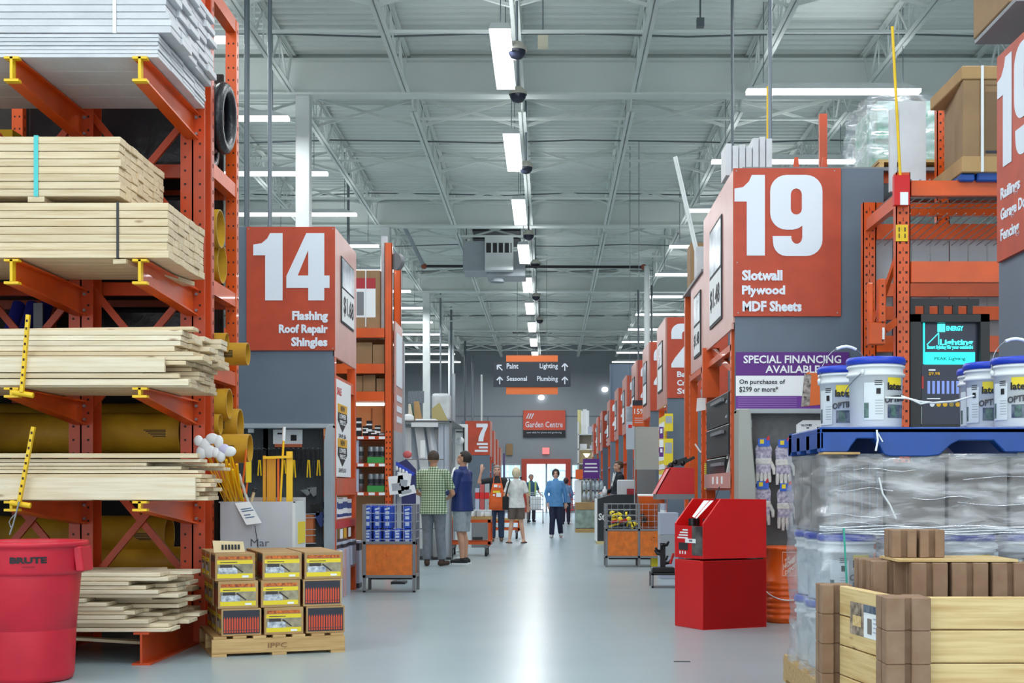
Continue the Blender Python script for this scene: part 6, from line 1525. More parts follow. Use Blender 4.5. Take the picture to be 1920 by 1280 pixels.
for k in range(4):
    wall_block('brown wall block, %s course of the near corner post of the planter' % lv[k], C1[0], C1[1], zb0 + (HB + .001) * k - .0, h=HB)
    wall_block('brown wall block, %s course of the corner post beside the wrapped pails' % lv[k], C2[0], C2[1], zb0 + (HB + .001) * k, w=.15, d=.15, h=HB)
CR = wood('crate_board', (226, 200, 146), (192, 154, 96), rnd=.05)
BB = mat('board_bleached', (214, 150, 70), .7)
for k in range(4):
    z = zb0 + (HB + .001) * k
    solo('planter_board', 'thick pale plank, %s course of the planter side facing the viewpoint' % lv[k], 'plank', MB().box(C1[0] + .096, 2.9, 5.955, 6.0, z, z + HB - .004), CR, origin=(2.2, 5.98, z), group='planks of the planter display', bevel=.004)
    a = Vector((C1[0] - .03, C1[1] + .10, z)); b = Vector((C2[0] + .03, C2[1] - .08, z))
    dvec = (b - a).normalized(); L_ = (b - a).length
    o = solo('planter_board', 'thick pale plank, %s course of the planter end facing the aisle' % lv[k], 'plank', MB().box(0, L_, -.02, .02, 0, HB - .004), CR, origin=(0, 0, 0), group='planks of the planter display', bevel=.004); o.location = a; o.rotation_euler = (0, 0, math.atan2(dvec.y, dvec.x))
t = thing('product_label', 'paper product label with a planter picture on the planter end planks', 'label', (1.45, 6.3, .48))
a = Vector((C1[0] - .03, C1[1] + .10, 0)); b = Vector((C2[0] + .03, C2[1] - .08, 0)); dvec = (b - a).normalized(); nrm = Vector((-dvec.y, dvec.x, 0)); 
if nrm.x > 0: nrm = -nrm
q0 = b + nrm * .021
def lab(name, m, s0, s1, z0, z1, off, tilt=.0): 
    P = [q0 - dvec * s0 + nrm * off + Vector((0, 0, z0)), q0 - dvec * s1 + nrm * off + Vector((0, 0, z0 - tilt)), q0 - dvec * s1 + nrm * off + Vector((0, 0, z1 - tilt)), q0 - dvec * s0 + nrm * off + Vector((0, 0, z1))]
    return MB().add(P + [x + nrm * .001 for x in P], [(0, 1, 2, 3), (4, 5, 6, 7)]).build(name, m, t)
lab('photo_part', mat('label_photo', (84, 74, 66), .5, noise=.7, scale=24, rgb2=(190, 170, 150)), .15, .33, .47, .62, .0)
lab('white_part', PAPER, .33, .54, .47, .62, .0); lab('blue_header', NVYL, .33, .54, .585, .62, .002); lab('planter_picture', CR, .19, .30, .51, .56, .002); lab('stool_picture', GBOX, .38, .43, .49, .56, .002)
for k in range(4): lab('text_line', LILAC, .45, .52, .50 + .02 * k, .506 + .02 * k, .002)
# stock of blocks standing behind the planter boards
for L_ in range(4):
    for k in range(7):
        wall_block('loose stacked wall block behind the planter planks, %s layer, %s from the aisle' % (lv[L_], ordinal(k)), 1.74 + .185 * k, 6.42, .115 + .174 * L_ , w=.165, d=.165, h=.172, group='blocks stacked behind the planter')
for L_ in range(1, 4):
    for k in range(2):
        wall_block('loose stacked wall block in the short row by the label, %s layer, %s back' % (lv[L_], ordinal(k)), 1.60 - .015 * k, 6.60 + .0 + .19 * k - .02, .115 + .174 * L_, w=.16, d=.165, h=.172, group='blocks stacked behind the planter')
for L_ in range(1):
    for k in range(2): wall_block('bottom wall block of the short row by the label, %s back' % ordinal(k), 1.60 - .015 * k, 6.58 + .19 * k, .115, w=.16, d=.165, h=.172, group='blocks stacked behind the planter')
solo('thin_board', 'thin board lying across the stacked wall blocks', 'board', MB().box(1.60, 2.15, 6.36, 6.72, .8125, .824), CR, origin=(1.9, 6.5, .8125))
for k in range(2): wall_block('%s wall block standing alone on the thin board' % ('aisle-side', 'inner')[k], 1.66 + .13 * k - .0, 6.56, .8245, w=.115, d=.16, h=.132, group='blocks stacked behind the planter')
t = thing('wooden_pallet', 'low wooden pallet under the planter display of blocks and planks', 'pallet', (2.1, 6.3, 0))
for k in range(4): MB().box(1.29, 2.95, 5.86 + k * .28, 5.96 + k * .28 + .05, .09, .114).build('deck_board', PALLETWOOD, t)
for k in range(3): MB().box(1.30 + k * .75, 1.40 + k * .75, 5.86, 6.86, 0, .09).build('stringer', PALLETWOOD, t)
solo('timber_end', 'short timber with an orange-stained end lying before the planter corner', 'timber', MB().box(PX(1555, 5.85), PX(1640, 5.85), 5.72, 5.82, .30 - .3, .36 - .24), CR, origin=(1.3, 5.8, 0), bevel=.012)
# ================================================================== RIGHT AISLE, FURTHER RACKS
LET = mat('far_white_lettering', (226, 232, 240), .5)
def far_rack(label, side, X, Y, depth=1.7, ztop=3.80, digit=None, lines=(), width=1.0, sign_h=1.25, cards=True, shelf=True):
    """a rack end: grey panel and orange sign toward the viewpoint, glare-paled orange board toward the main aisle"""
    s = side   # +1: rack stands right of the aisle, -1: left of it
    t = thing('aisle_rack', label, 'aisle rack', (X + s * width / 2, Y + depth / 2, 0), group='racks along the main aisle')
    xo = X + s * width
    MB().box(min(X, xo), max(X, xo), Y + .02, Y + .05, .0, ztop).build('grey_panel', GREY, t)
    sg = MB().box(min(X, X + s * .94), max(X, X + s * .94), Y, Y + .02, ztop - sign_h, ztop).build('sign_board', SIGN, t)
    xl = X + .06 if s > 0 else X - .94 + .2
    if digit: numeral(sg, digit, LET, (X + .06 if s > 0 else X - .52, Y - .002, ztop - .78), (1, 0, 0), (0, 0, 1), .44, .68, .006)
    for k, ln in enumerate(lines):
        if ln is None:
            w_ = (.42, .34, .5)[k]; x0 = X + .12 if s > 0 else X - .08 - w_
            MB().box(x0, x0 + w_, Y - .004, Y, ztop - .92 - .13 * k, ztop - .84 - .13 * k).build('lettering', LET, sg)
        else:
            w_ = .105 * len(ln) * .62; write(sg, ln, LET, (X + .15 if s > 0 else X - .1 - w_, Y - .002, ztop - .93 - .13 * k), (1, 0, 0), (0, 0, 1), w_, .09, .03, .005)
    MB().box(min(X - s * .03, X), max(X - s * .03, X), Y + .03, Y + depth, ztop - 1.35, ztop).build('side_board', ORANGE_GLARE, t)
    if cards:
        Xc = X - s * .03
        pc = MB().box(min(Xc, Xc - s * .012), max(Xc, Xc - s * .012), Y + depth * .3, Y + depth * .8, ztop - 1.1, ztop - .3).build('price_poster', DARK, t)
        MB().box(min(Xc - s * .012, Xc - s * .016), max(Xc - s * .012, Xc - s * .016), Y + depth * .32, Y + depth * .78, ztop - .68, ztop - .33).build('poster_photo', POSTERSKY, pc)
        MB().box(min(Xc - s * .012, Xc - s * .016), max(Xc - s * .012, Xc - s * .016), Y + depth * .32, Y + depth * .78, ztop - 1.07, ztop - .72).build('poster_card', PAPER, pc)
    for y in (Y + .08, Y + depth - .1):
        MB().box(min(X, X + s * .09), max(X, X + s * .09), y, y + .09, 0, ztop - 1.35).build('upright', ORANGE, t)
    if shelf:
        for z in (.4, 1.1, 1.8): MB().box(min(X, X + s * .7), max(X, X + s * .7), Y + .1, Y + depth - .02, z - .05, z).build('shelf', ORANGE_D, t)
        MB().box(min(X + s * .7, X + s * .74), max(X + s * .7, X + s * .74), Y + .06, Y + depth, 0, ztop - 1.35).build('back_panel', DARK, t)
    return t
XRR = 1.83
data = [(21.5, ('Base', 'Crown', 'Stair')), (25.1, ('Pre', 'Sc', 'Do')), (28.7, (None,) * 3), (32.6, (None,) * 3), (36.6, (None,) * 3), (41.6, (None,) * 3), (47.5, (None,) * 3), (51.5, (None,) * 3), (57.0, (None,) * 3)]
for k, (Y, ln) in enumerate(data):
    far_rack('orange rack with a 2 sign, %s beyond aisle 19 on its side' % ordinal(k), 1, XRR, Y, 1.7, 3.80, '2', ln)
for k, (Y, X) in enumerate(((53.0, -2.27), (56.0, -2.25), (59.0, -2.22), (62.0, -2.2))):
    far_rack(('orange rack with a big 7 sign behind the two standing men', 'orange rack end just behind the number 7 rack', 'orange rack end second behind the number 7 rack', 'last orange rack end by the garden doors, left side')[k], -1, X, Y, 1.4, 3.72 - .25 * k, '7' if k == 0 else None, (None,) * 3, width=1.1, sign_h=1.3, cards=False)
# stock on the sides of the near racks
LPINK = mat('pale_pink_pack', (214, 190, 186), .6)
for k in range(4):
    boxitem('yellow_label_pack', 'yellow and pale pack on the side shelf of the first 2 rack, %s up' % ordinal(k), 'pack', XRR - .02, XRR + .4, 21.8, 22.9, (.41, 1.11, 1.45, 1.81)[k], (.9, 1.44, 1.74, 2.3)[k], (LILAC, LYEL, PAPER, LYEL)[k], 'packs on the first 2 rack', ((.3, .5, LYEL), (.6, .8, PAPER)))
    boxitem('mixed_pack', 'pale carton on the side shelf of the second 2 rack, %s up' % ordinal(k), 'carton', XRR - .01, XRR + .4, 25.5, 26.5, (.41, 1.11, 1.5, 1.81)[k], (.9, 1.49, 1.7, 2.2)[k], (CARD2, PAPER, CARD, PAPER)[k], 'cartons on the second 2 rack')
# tall pale grey boards and posters in front of the second rack
Yg = 23.6
t = thing('grey_display_board', 'tall plain pale grey board standing behind the wire tool basket', 'display board', (PX(1213, Yg), Yg, 0))
frect(MB(), 1190, 800, 1237, 880, Yg, .03).build('board', mat('warm_pale_grey', (178, 182, 178), .6), t); frect(MB(), 1194, 880, 1230, 945, Yg, .05).build('lower_panel', MIDGREY, t); MB().box(PX(1196, Yg), PX(1228, Yg), Yg, Yg + .04, 0, PZ(945, Yg)).build('foot', MIDGREY, t)
frect(MB(), 1189, 799, 1191, 945, Yg - .01, .02).build('edge_post', PALEGREY, t)
Yp = 27.0
t = thing('percent_poster', 'orange poster with 15% hanging in front of the right hand rack signs', 'poster', PT(1199, 800, Yp))
panel_px(t, 'orange_sheet', mat('orange_poster', (226, 96, 34), .5), 1186, 755, 1211, 799, Yp, .02); panel_px(t, 'navy_header', NAVYP, 1186, 750, 1210, 760, Yp - .005, .02)
write_px(t, '15%', PAPER, 1189, 1209, 766, 776, Yp - .002, .02, .004); 
for k in range(3): panel_px(t, 'text_line', LPINK, 1190, 783 + 4 * k, 1206, 784.5 + 4 * k, Yp - .003, .003)
MB().cyl(PT(1198, 750, Yp), (PX(1198, Yp), Yp, 7.93), .006, n=6).build('hanger_wire', DPIPE, t)
t = thing('blue_poster', 'pale blue poster with a picture hanging beside the 15% poster', 'poster', PT(1181, 840, Yp + .5))
Y2 = Yp + .5
panel_px(t, 'sheet', mat('pale_blue_sheet', (190, 206, 220), .5), 1174, 762, 1189, 842, Y2, .02); panel_px(t, 'picture', POSTERSKY, 1175, 763, 1188, 790, Y2 - .004, .004); panel_px(t, 'red_figure_print', RED, 1178, 796, 1185, 802, Y2 - .004, .004)
MB().cyl(PT(1181, 762, Y2), (PX(1181, Y2), Y2, 7.93), .006, n=6).build('hanger_wire', DPIPE, t)
Yq = 21.2
for k, (x0, y0, x1, y1, m_) in enumerate(((1236, 800, 1244, 822, PURPLE), (1236, 824, 1244, 838, PAPER), (1236, 838, 1244, 856, PURPLE), (1246, 775, 1262, 808, LYEL), (1245, 822, 1262, 872, LYEL))):
    t = thing('shelf_talker', ('upper purple card', 'white card between the purple cards', 'lower purple card', 'upper yellow price card', 'lower tall yellow price card')[k] + ' by the first 2 rack', 'price card', PT(x0, y1, Yq))
    panel_px(t, 'card', m_, x0, y0, x1, y1, Yq, .01); panel_px(t, 'card_print', PALEGREY if m_ is LYEL else PAPER, x0 + 2, y0 + (y1 - y0) * .15, x1 - 2, y0 + (y1 - y0) * .55, Yq - .003, .003); MB().bar(PT((x0 + x1) / 2, (y0 + y1) / 2, Yq + .02), PT((x0 + x1) / 2, (y0 + y1) / 2, Yq + .3), .01).build('holder', PALEGREY, t)
# tool basket stand
YS = 20.2; x0, x1 = PX(1135, YS), PX(1238, YS)
ts = wire_stand('grey wire basket stand with orange panels, full of black and yellow tools', x0, x1, YS, .55, PZ(1042, YS), PZ(995, YS), PZ(944, YS), split=PX(1196, YS))
TYEL = mat('tool_yellow', (236, 214, 40), .45)
rr = random.Random(11)
for k in range(26):
    x = rr.uniform(x0 + .08, x1 - .08); y = YS + rr.uniform(.08, .45); z = PZ(993, YS) + .02 + .085 * (k // 9) + rr.uniform(0, .02); a = rr.uniform(0, PI)
    m_ = (BLACK, TYEL, BLACK, TYEL, RED, BLACK)[k % 6]
    t = thing('bar_clamp', 'black and yellow clamp, %s level of the heap in the wire tool basket, number %d from the bottom' % (('lower', 'middle', 'upper')[k // 9], k % 9 + 1), 'clamp', (x, y, z), group='clamps heaped in the wire basket')
    t['label'] = 'black, yellow or red clamp heaped in the wire basket with orange panels'
    MB().bar((x - .07 * math.cos(a), y - .05 * math.sin(a), z), (x + .07 * math.cos(a), y + .05 * math.sin(a), z + .04), .03, .035).build('clamp_bar', m_, t)
    MB().ball((x + .07 * math.cos(a), y + .05 * math.sin(a), z + .04), .042, .03, .04, 10, 6).build('clamp_jaw', (TYEL, BLACK, TYEL, BLACK)[k % 4], t)
t = thing('orange_tub', 'orange tub with a white rim standing in the wire tool basket', 'tub', PT(1217, 990, YS + .2))
c = Vector((PX(1217, YS + .3), YS + .3, PZ(993, YS) + .01))
MB().lathe([(.001, 0), (.12, 0), (.165, PZ(930, YS) - c.z - .01), (.17, PZ(930, YS) - c.z), (.155, PZ(930, YS) - c.z), (.11, .02)], c, 24).build('tub_body', BO, t); MB().lathe([(.166, PZ(930, YS) - c.z), (.172, PZ(926, YS) - c.z), (.15, PZ(926, YS) - c.z)], c, 24).build('rim', PAPER, t)
solo('tool_box', 'yellow and black box on the floor under the wire tool basket', 'box', MB().box(PX(1222, YS), PX(1240, YS), YS + .1, YS + .3, 0, .16), TYEL, origin=(PX(1230, YS), YS + .2, 0))
# service counter
YK = 28.6
t = thing('service_counter', 'black counter with a white script mark on its face at the aisle side', 'counter', (PX(1150, YK), YK + .5, 0))
CB = mat('black_counter', (30, 36, 42), .4)
MB().prism([(0, .06), (.80, .06), (.80, 1.02), (.35, 1.02), (0, .93)], (PX(1119, YK), YK, 0), (1, 0, 0), (0, 0, 1), .9).build('counter_body', CB, t)
MB().box(PX(1117.5, YK), PX(1120, YK), YK - .01, YK + .9, .06, .93).build('edge_trim', PAPER, t); MB().box(PX(1119, YK), PX(1119, YK) + .8, YK - .01, YK + .9, 0, .06).build('kick_plate', mat('pale_wood_kick', (212, 196, 140), .6), t)
write_px(t, 'St', PAPER, 1122, 1134, 962, 975, YK, .03, .004)
t = thing('white_screen', 'pale grey rear of a monitor standing on the black counter', 'monitor', PT(1175, 925, YK + .3))
frect(MB(), 1157, 899, 1192, 930, YK + .2, .06).build('screen_back', mat('pale_monitor', (196, 200, 204), .5), t, bevel=.02); MB().box(PX(1170, YK), PX(1180, YK), YK + .25, YK + .3, 1.02, PZ(928, YK)).build('stand', DARK, t)
solo('counter_bottle', 'small white bottle on the black counter beside the clerk', 'bottle', MB().lathe([(.001, 0), (.05, 0), (.05, .12), (.02, .16), (.02, .2), (.001, .2)], (PX(1134, YK + .4), YK + .4, .99), 12), PAPER, origin=(PX(1134, YK + .4), YK + .4, .99))
solo('red_box', 'dark red box on the black counter above the tool basket', 'box', MB().box(PX(1176, YK), PX(1192, YK), YK + .05, YK + .15, 1.02, 1.14), mat('dark_red_box', (150, 26, 40), .5), origin=(PX(1184, YK), YK + .1, 1.02))
# water bottle display on pallets, purple poster
YW = 36.0
t = thing('wrapped_pallet', 'pale green wrapped pallet of boxes low beside the main aisle, before the counter', 'wrapped load', (PX(1105, YW), YW + .5, 0))
MB().box(PX(1079, YW), PX(1136, YW), YW, YW + 1, .1, PZ(955, YW)).build('boxes', mat('pale_green_wrap', (164, 184, 172), .3, noise=.3, scale=5), t, bevel=.02); MB().box(PX(1079, YW), PX(1136, YW), YW, YW + 1, PZ(955, YW), PZ(942, YW)).build('cardboard_tray', CARD, t); MB().box(PX(1079, YW), PX(1136, YW), YW, YW + 1, 0, .1).build('pallet_base', PALLETWOOD, t)
t = thing('purple_poster', 'purple poster with white text on a stand above the bottled water', 'poster', PT(1109, 895, YW))
panel_px(t, 'sheet', PURPLE, 1093, 860, 1124, 897, YW + .1, .02)
for k in range(3): panel_px(t, 'text_line', PAPER, 1097 - k, 868 + 7 * k, 1119 + k, 870.5 + 7 * k, YW + .095, .004)
MB().box(PX(1108, YW), PX(1110, YW), YW + .12, YW + .15, PZ(942, YW), PZ(890, YW)).build('stand', MIDGREY, t)
WTR = mat('clear_water_bottle', (206, 218, 224), .15, noise=.3, scale=12, rgb2=(150, 166, 178))
for r_ in range(2):
    for k in range(5):
        c = Vector((PX(1096 + 8 * k, YW), YW + .2, PZ(940, YW) + .012 + .32 * r_ * .9))
        t = thing('water_bottle', 'large clear water bottle, %s row, %s from the aisle, on the green pallet' % (('lower', 'upper')[r_], ordinal(k)), 'bottle', c, group='water bottles on the green pallet')
        MB().lathe([(.001, 0), (.052, 0), (.054, .16), (.03, .22), (.018, .25), (.018, .28), (.001, .28)], c, 12).build('bottle_body', WTR, t); MB().lathe([(.02, .255), (.022, .287), (.001, .287)], c, 10).build('cap', (BLUEP, DARK)[k % 2], t)
solo('film_bundle', 'pale blue film bundle lying over the water bottles', 'bundle', MB().ball((PX(1110, YW), YW + .3, PZ(893, YW)), .24, .15, .07), mat('pale_blue_film', (160, 180, 214), .3), origin=(PX(1110, YW), YW + .3, PZ(893, YW)))
t = thing('orange_floor_sign', 'small orange sign on a white stand left of the bottled water', 'sign', (PX(1086, 40), 40, 0))
frect(MB(), 1079, 880, 1093, 898, 40, .03).build('orange_sheet', mat('orange_poster', (226, 96, 34), .5), t); frect(MB(), 1078, 900, 1090, 950, 40.05, .2).build('white_cabinet', PAPER, t); MB().box(PX(1078, 40), PX(1090, 40), 40.05, 40.25, 0, PZ(950, 40)).build('foot', MIDGREY, t)
# white shelving at the far right end with rolls and lamp
YV = 60.0
t = thing('white_shelving', 'tall white shelving against the far wall beside the garden doors', 'shelving', (PX(1108, YV), YV + .4, 0))
for px in (1083, 1136): MB().box(PX(px, YV), PX(px, YV) + .07, YV, YV + .8, 0, PZ(790, YV)).build('side_panel', WHITEP, t)
for py in (813, 841, 868, 900): MB().box(PX(1083, YV), PX(1137, YV), YV, YV + .8, PZ(py + 2, YV), PZ(py, YV)).build('shelf', WHITEP, t)
MB().box(PX(1083, YV), PX(1137, YV), YV + .78, YV + .8, 0, PZ(813, YV)).build('back_panel', mat('cream_back', (206, 196, 176), .6), t)
for k, (px, h, m_) in enumerate(((1087, 1.05, LYEL), (1092, 1.0, PAPER), (1097, 1.08, WHITE), (1101, 1.02, PAPER))):
    c = Vector((PX(px, YV), YV + .3, PZ(813, YV))); solo('standing_roll', '%s pale roll standing on top of the white shelving' % ordinal(k), 'roll', MB().cyl(c, c + Vector((0, 0, h)), .09, n=14), mat('pale_yellow_roll', (216, 212, 150), .6) if k == 0 else m_, origin=c, group='rolls on the white shelving')
for k, (px, py, w_, h, m_) in enumerate(((1109, 813, .3, .32, LILAC), (1121, 813, .3, .36, mat('pale_gold_box', (216, 196, 120), .6)), (1094, 841, .3, .22, PAPER), (1112, 841, .26, .16, LILAC))):
    c = Vector((PX(px, YV), YV + .2, PZ(py, YV))); solo('shelf_box', ('pale', 'gold', 'white', 'lilac')[k] + ' box on the white shelving, %s shelf' % ('top' if k < 2 else 'second'), 'box', MB().box(c.x - w_ / 2, c.x + w_ / 2, c.y, c.y + .3, c.z, c.z + h), m_, origin=c)
t = thing('torch_lamp', 'small lit bowl lamp on the white shelving', 'lamp', PT(1100, 868, YV + .2))
c = Vector((PX(1100, YV + .2), YV + .2, PZ(868, YV))); MB().cyl(c, c + Vector((0, 0, .25)), .02, n=8).build('stem', DARK, t); MB().lathe([(.03, .25), (.16, .42), (.15, .42), (.03, .27)], c, 16).build('bowl', mat('warm_bowl_light', (255, 236, 190), .5, emit=2.2), t)
# blue-grey partition
pt = struct('wall_partition', MB().box(PX(1144, 46.5), 4.4, 46.2, 46.35, 0, PZ(683, 46.3)).box(PX(1143, 46.5), PX(1145, 46.5), 46.15, 46.4, 0, PZ(683, 46.3)), mat('blue_grey_partition', (96, 112, 130), .6))
solo('wall_carton', 'brown framed sign high on the far wall left of the garden doors', 'sign', MB().box(PX(949, YB - .1), PX(961, YB - .1), YB - .1, YB - .02, PZ(853, YB), PZ(832, YB)), CARD2, origin=PT(955, 853, YB - .1))
solo('tall_purple_banner', 'tall purple and white banner on the end of the 7 racks', 'banner', MB().box(PX(944, 61), PX(947, 61), 60.5, 61.2, 0, PZ(850, 61)), mat('faded_purple', (92, 78, 126), .5), origin=(PX(945, 61), 61, .2))

# ================================================================== WINDOW AND GUTTER DISPLAY, LEFT
YD = 22.3
t = thing('window_display', 'grey framed showroom bay of white windows and doors behind the two men', 'display bay', (PX(800, YD), YD + .5, 0))
LG_ = mat('pale_window_grey', (176, 186, 198), .4, noise=.08, scale=2)
frect(MB(), 752, 789, 846, 792, YD, .08).build('top_rail', MIDGREY, t)
for px in (752, 843): frect(MB(), px, 790, px + 4, 1050, YD, .08).build('post', MIDGREY, t)
frect(MB(), 756, 795, 845, 1054, YD + .5, .05).build('back_panel', LG_, t)
for (x0, x1) in ((822, 832), (833, 845)): frect(MB(), x0, 795, x1, 1052, YD + .1, .12).build('window_panel', mat('cool_white_sash', (186, 198, 214), .35), t)
for k, (x0, x1, y0, y1) in enumerate(((808, 822, 805, 905), (812, 820, 905, 1050), (757, 770, 905, 1050))): frect(MB(), x0, y0, x1, y1, YD + .2, .06).build('sash_frame', PALEGREY, t)
frect(MB(), 756, 1045, 846, 1058, YD - .02, .5).build('plinth', DARK, t)
for py in (860, 990): frect(MB(), 756, py, 832, py + 2, YD - .01, .04).build('cross_rail', MIDGREY, t)
GUT = mat('gutter_white', (206, 212, 218), .35)
for k, (xa, ya_, xb, yb_, r) in enumerate(((766, 800, 768, 1040, .055), (786, 800, 800, 905, .075), (806, 800, 818, 880, .06), (776, 860, 790, 1030, .05))):
    solo('downspout', '%s white gutter downspout standing in the grey showroom bay' % ordinal(k), 'downspout', MB().bar(PT(xb, yb_, YD + .12), PT(xa, ya_, YD + .22), r * 2, r * 1.6), GUT, origin=PT(xb, yb_, YD + .12), group='downspouts in the showroom bay', bevel=.02, seg=2)
frect(MB(), 788, 825, 797, 858, YD + .03, .02).build('small_sticker', PAPER, t)
Yn = 22.6
ztb = PZ(789, YD)
for k, (x0, x1, y0, m_, lab_) in enumerate(((757, 772, 776, PAPER, 'white bin lying on top of the showroom bay, beside the column'), (778, 818, 785, WHITE, 'long white box lying on top of the showroom bay'))):
    solo('white_box', lab_, 'box', frect(MB(), x0, y0, x1, 789, Yn, .4), m_, origin=PT(x0, 789, Yn), bevel=.03, seg=2)
solo('gutter_length', 'white gutter length laid across the front top of the showroom bay', 'gutter', frect(MB(), 771, 792, 821, 800, YD - .1, .12), GUT, origin=PT(795, 800, YD))
for k, (pts, m_) in enumerate((([(765, 788), (775, 788), (770, 757), (766, 757)], mat('cream_board', (206, 196, 178), .6)), ([(777, 788), (792, 788), (785, 752), (776, 752)], CARD), ([(775, 788), (779, 788), (772, 757), (769, 757)], mat('green_board', (54, 96, 70), .6)), ([(784, 788), (790, 788), (781, 766), (778, 768)], mat('mint_board', (170, 206, 196), .5)), ([(810, 788), (840, 788), (824, 754), (809, 766)], mat('khaki_board', (176, 164, 110), .6)))):
    o = PT(pts[0][0], pts[0][1], Yn + .5 + .12 * k); s_ = (Yn + .5 + .12 * k) / FPX
    solo('leaning_board', ('cream', 'tan', 'dark green', 'mint', 'wide khaki')[k] + ' board leaning on top of the showroom bay', 'board', MB().prism([((p[0] - pts[0][0]) * s_, (pts[0][1] - p[1]) * s_) for p in pts], o, (1, 0, 0), (0, 0, 1), .03), m_, origin=o)
t = thing('wrapped_load', 'white film-wrapped load behind the khaki boards on the showroom bay', 'wrapped load', PT(826, 790, 24))
frect(MB(), 809, 737, 843, 788, 24.2, .6).build('packs', mat('wrapped_white', (222, 228, 232), .25, noise=.15, scale=4, bump=.5), t, bevel=.05, seg=2)
solo('safety_net', 'grey safety net panel behind the cream boards over the showroom bay', 'net', frect(MB(), 765, 733, 795, 755, 24.5, .03), mat('grey_net', (128, 138, 148), .6, noise=.4, scale=60), origin=PT(780, 755, 24.5))
# shelf that carries the top goods
frect(MB(), 752, 788, 850, 790, YD, 2.6).build('top_deck', MIDGREY, t if False else bpy.data.objects['window_display'])
for (px, py0, py1) in ((848, 700, 1030),): frect(MB(), px, py0, px + 5, py1, 24.6, .1).build('rear_post', PALEGREY, bpy.data.objects['window_display'])
t = thing('framed_window', 'white framed window sample with black trim beside the man in navy', 'window sample', PT(862, 880, 25))
frect(MB(), 845, 795, 877, 885, 25, .08).build('board', PAPER, t)
for (a, b, c, d) in ((847, 801, 871, 803.5), (847, 801, 850, 868), (868, 801, 871, 868), (855, 808, 868, 810)): frect(MB(), a, b, c, d, 24.97, .03).build('black_trim', BLACK, t)
frect(MB(), 845, 885, 877, 960, 25, .08).build('lower_board', PALEGREY, t); frect(MB(), 850, 960, 872, 1030, 25, .3).build('base', WHITEP, t)
c = PT(863, 826, 24.9); MB().ball(c, .07).build('white_fixture', WHITE, t); MB().tube([PT(846, 824, 24.9), PT(855, 828, 24.85), c], .025, 8).build('fixture_arm', WHITE, t)
# navy standee with cards near the blue packs
Yz = 18.2
t = thing('navy_standee', 'navy blue cardboard standee with a row of white balls and a red ball on top', 'standee', PT(758, 1060, Yz))
NV = mat('navy_card', (40, 44, 96), .5)
MB().prism([(0, 0), (.27, 0), (.27, .95), (.15, 1.08), (.0, 1.02)], (PX(741, Yz), Yz, 0.45), (1, 0, 0), (0, 0, 1), .04).build('card_back', NV, t); MB().box(PX(741, Yz), PX(779, Yz), Yz, Yz + .3, 0, .46).build('base_box', DARK, t)
MB().bar(PT(742, 868, Yz - .01), PT(776, 890, Yz - .01), .02, .05).build('blue_band', mat('royal_blue_band', (40, 70, 190), .5), t)
for k in range(4): MB().ball(PT(744 + 6 * k, 878 + 3 * k, Yz - .02), .02, .012, .035, 8, 6).build('white_ball', WHITE, t)
MB().ball(PT(764, 852, Yz), .06, .03, .05).build('red_ball', mat('dusty_red', (196, 90, 90), .5), t)
for k, (px, py, w_, h) in enumerate(((743, 909, .18, .22), (757, 902, .15, .2), (762, 920, .2, .1))):
    c = PT(px, py, 16.6); o = solo('literature_box', ('larger white leaflet box', 'white leaflet box with grey print', 'small white leaflet tray')[k] + ' fixed at the post beyond the blue packs', 'leaflet box', MB().box(-w_ / 2, w_ / 2, 0, .1, -h / 2, h / 2).m(1).box(-w_ * .3, w_ * .3, -.003, 0, -h * .3, h * .1), [PAPER, PALEGREY], origin=(0, 0, 0)); o.location = c; o.rotation_euler = (0, (-.1, .12, -.25)[k], 0)
t = thing('leaflet_post', 'dark slim post holding the white leaflet boxes', 'post', (PX(748, 16.72), 16.75, 0)); MB().box(PX(744, 16.72), PX(752, 16.72), 16.72, 16.76, 0, 1.35).build('post', PALEGREY, t); MB().box(PX(735, 16.72), PX(761, 16.72), 16.6, 16.9, 0, .03).build('foot', DARK, t)

# ------------------------------------------------------------------ orange platform carts
def cart(label, x0, x1, y, depth, ztop, items=True, white=True):
    t = thing('platform_cart', label, 'cart', ((x0 + x1) / 2, y + depth / 2, 0))
    for x in (x0, x1 - .05):
        for yy in (y, y + depth - .05): MB().box(x, x + .05, yy, yy + .05, .18, ztop).build('post', ORANGE, t, bevel=.008)
    for z in (.2, ztop - .05):
        MB().box(x0, x1, y, y + .05, z, z + .05).box(x0, x1, y + depth - .05, y + depth, z, z + .05).box(x0, x0 + .05, y, y + depth, z, z + .05).box(x1 - .05, x1, y, y + depth, z, z + .05).build('rail', ORANGE, t)
    MB().box(x0, x1, y, y + depth, ztop, ztop + .05).build('deck', PALLETWOOD, t)
    for x in (x0 + .08, x1 - .08):
        for yy in (y + .06, y + depth - .06):
            w = MB().cyl((x - .02, yy, .075), (x + .02, yy, .075), .075, n=18).build('caster_wheel', DARK, t); MB().cyl((x - .022, yy, .075), (x + .022, yy, .075), .045, n=14).build('hub', PALEGREY, w)
            MB().box(x - .035, x + .035, yy - .04, yy + .04, .14, .19).build('caster_fork', MIDGREY, t)
    return t
cart('orange platform cart loaded with white pieces beside the man in navy', PX(840, 23.6), PX(921, 23.6), 23.4, .7, .62)
rr = random.Random(5)
for k in range(12):
    x = PX(884, 23.6) + .028 * k; z = .672 + .0; solo('white_offcut', 'white foam piece on the orange platform cart, %s from the man in navy' % ordinal(k), 'offcut', MB().box(x - .05, x + .03, 23.45 + .03 * (k % 5), 23.75 + .03 * (k % 3), z, z + .05 + .03 * (k % 3)), (PAPER, WHITE, PRIMED)[k % 3], origin=(x, 23.6, z), group='white pieces on the platform cart', bevel=.008)
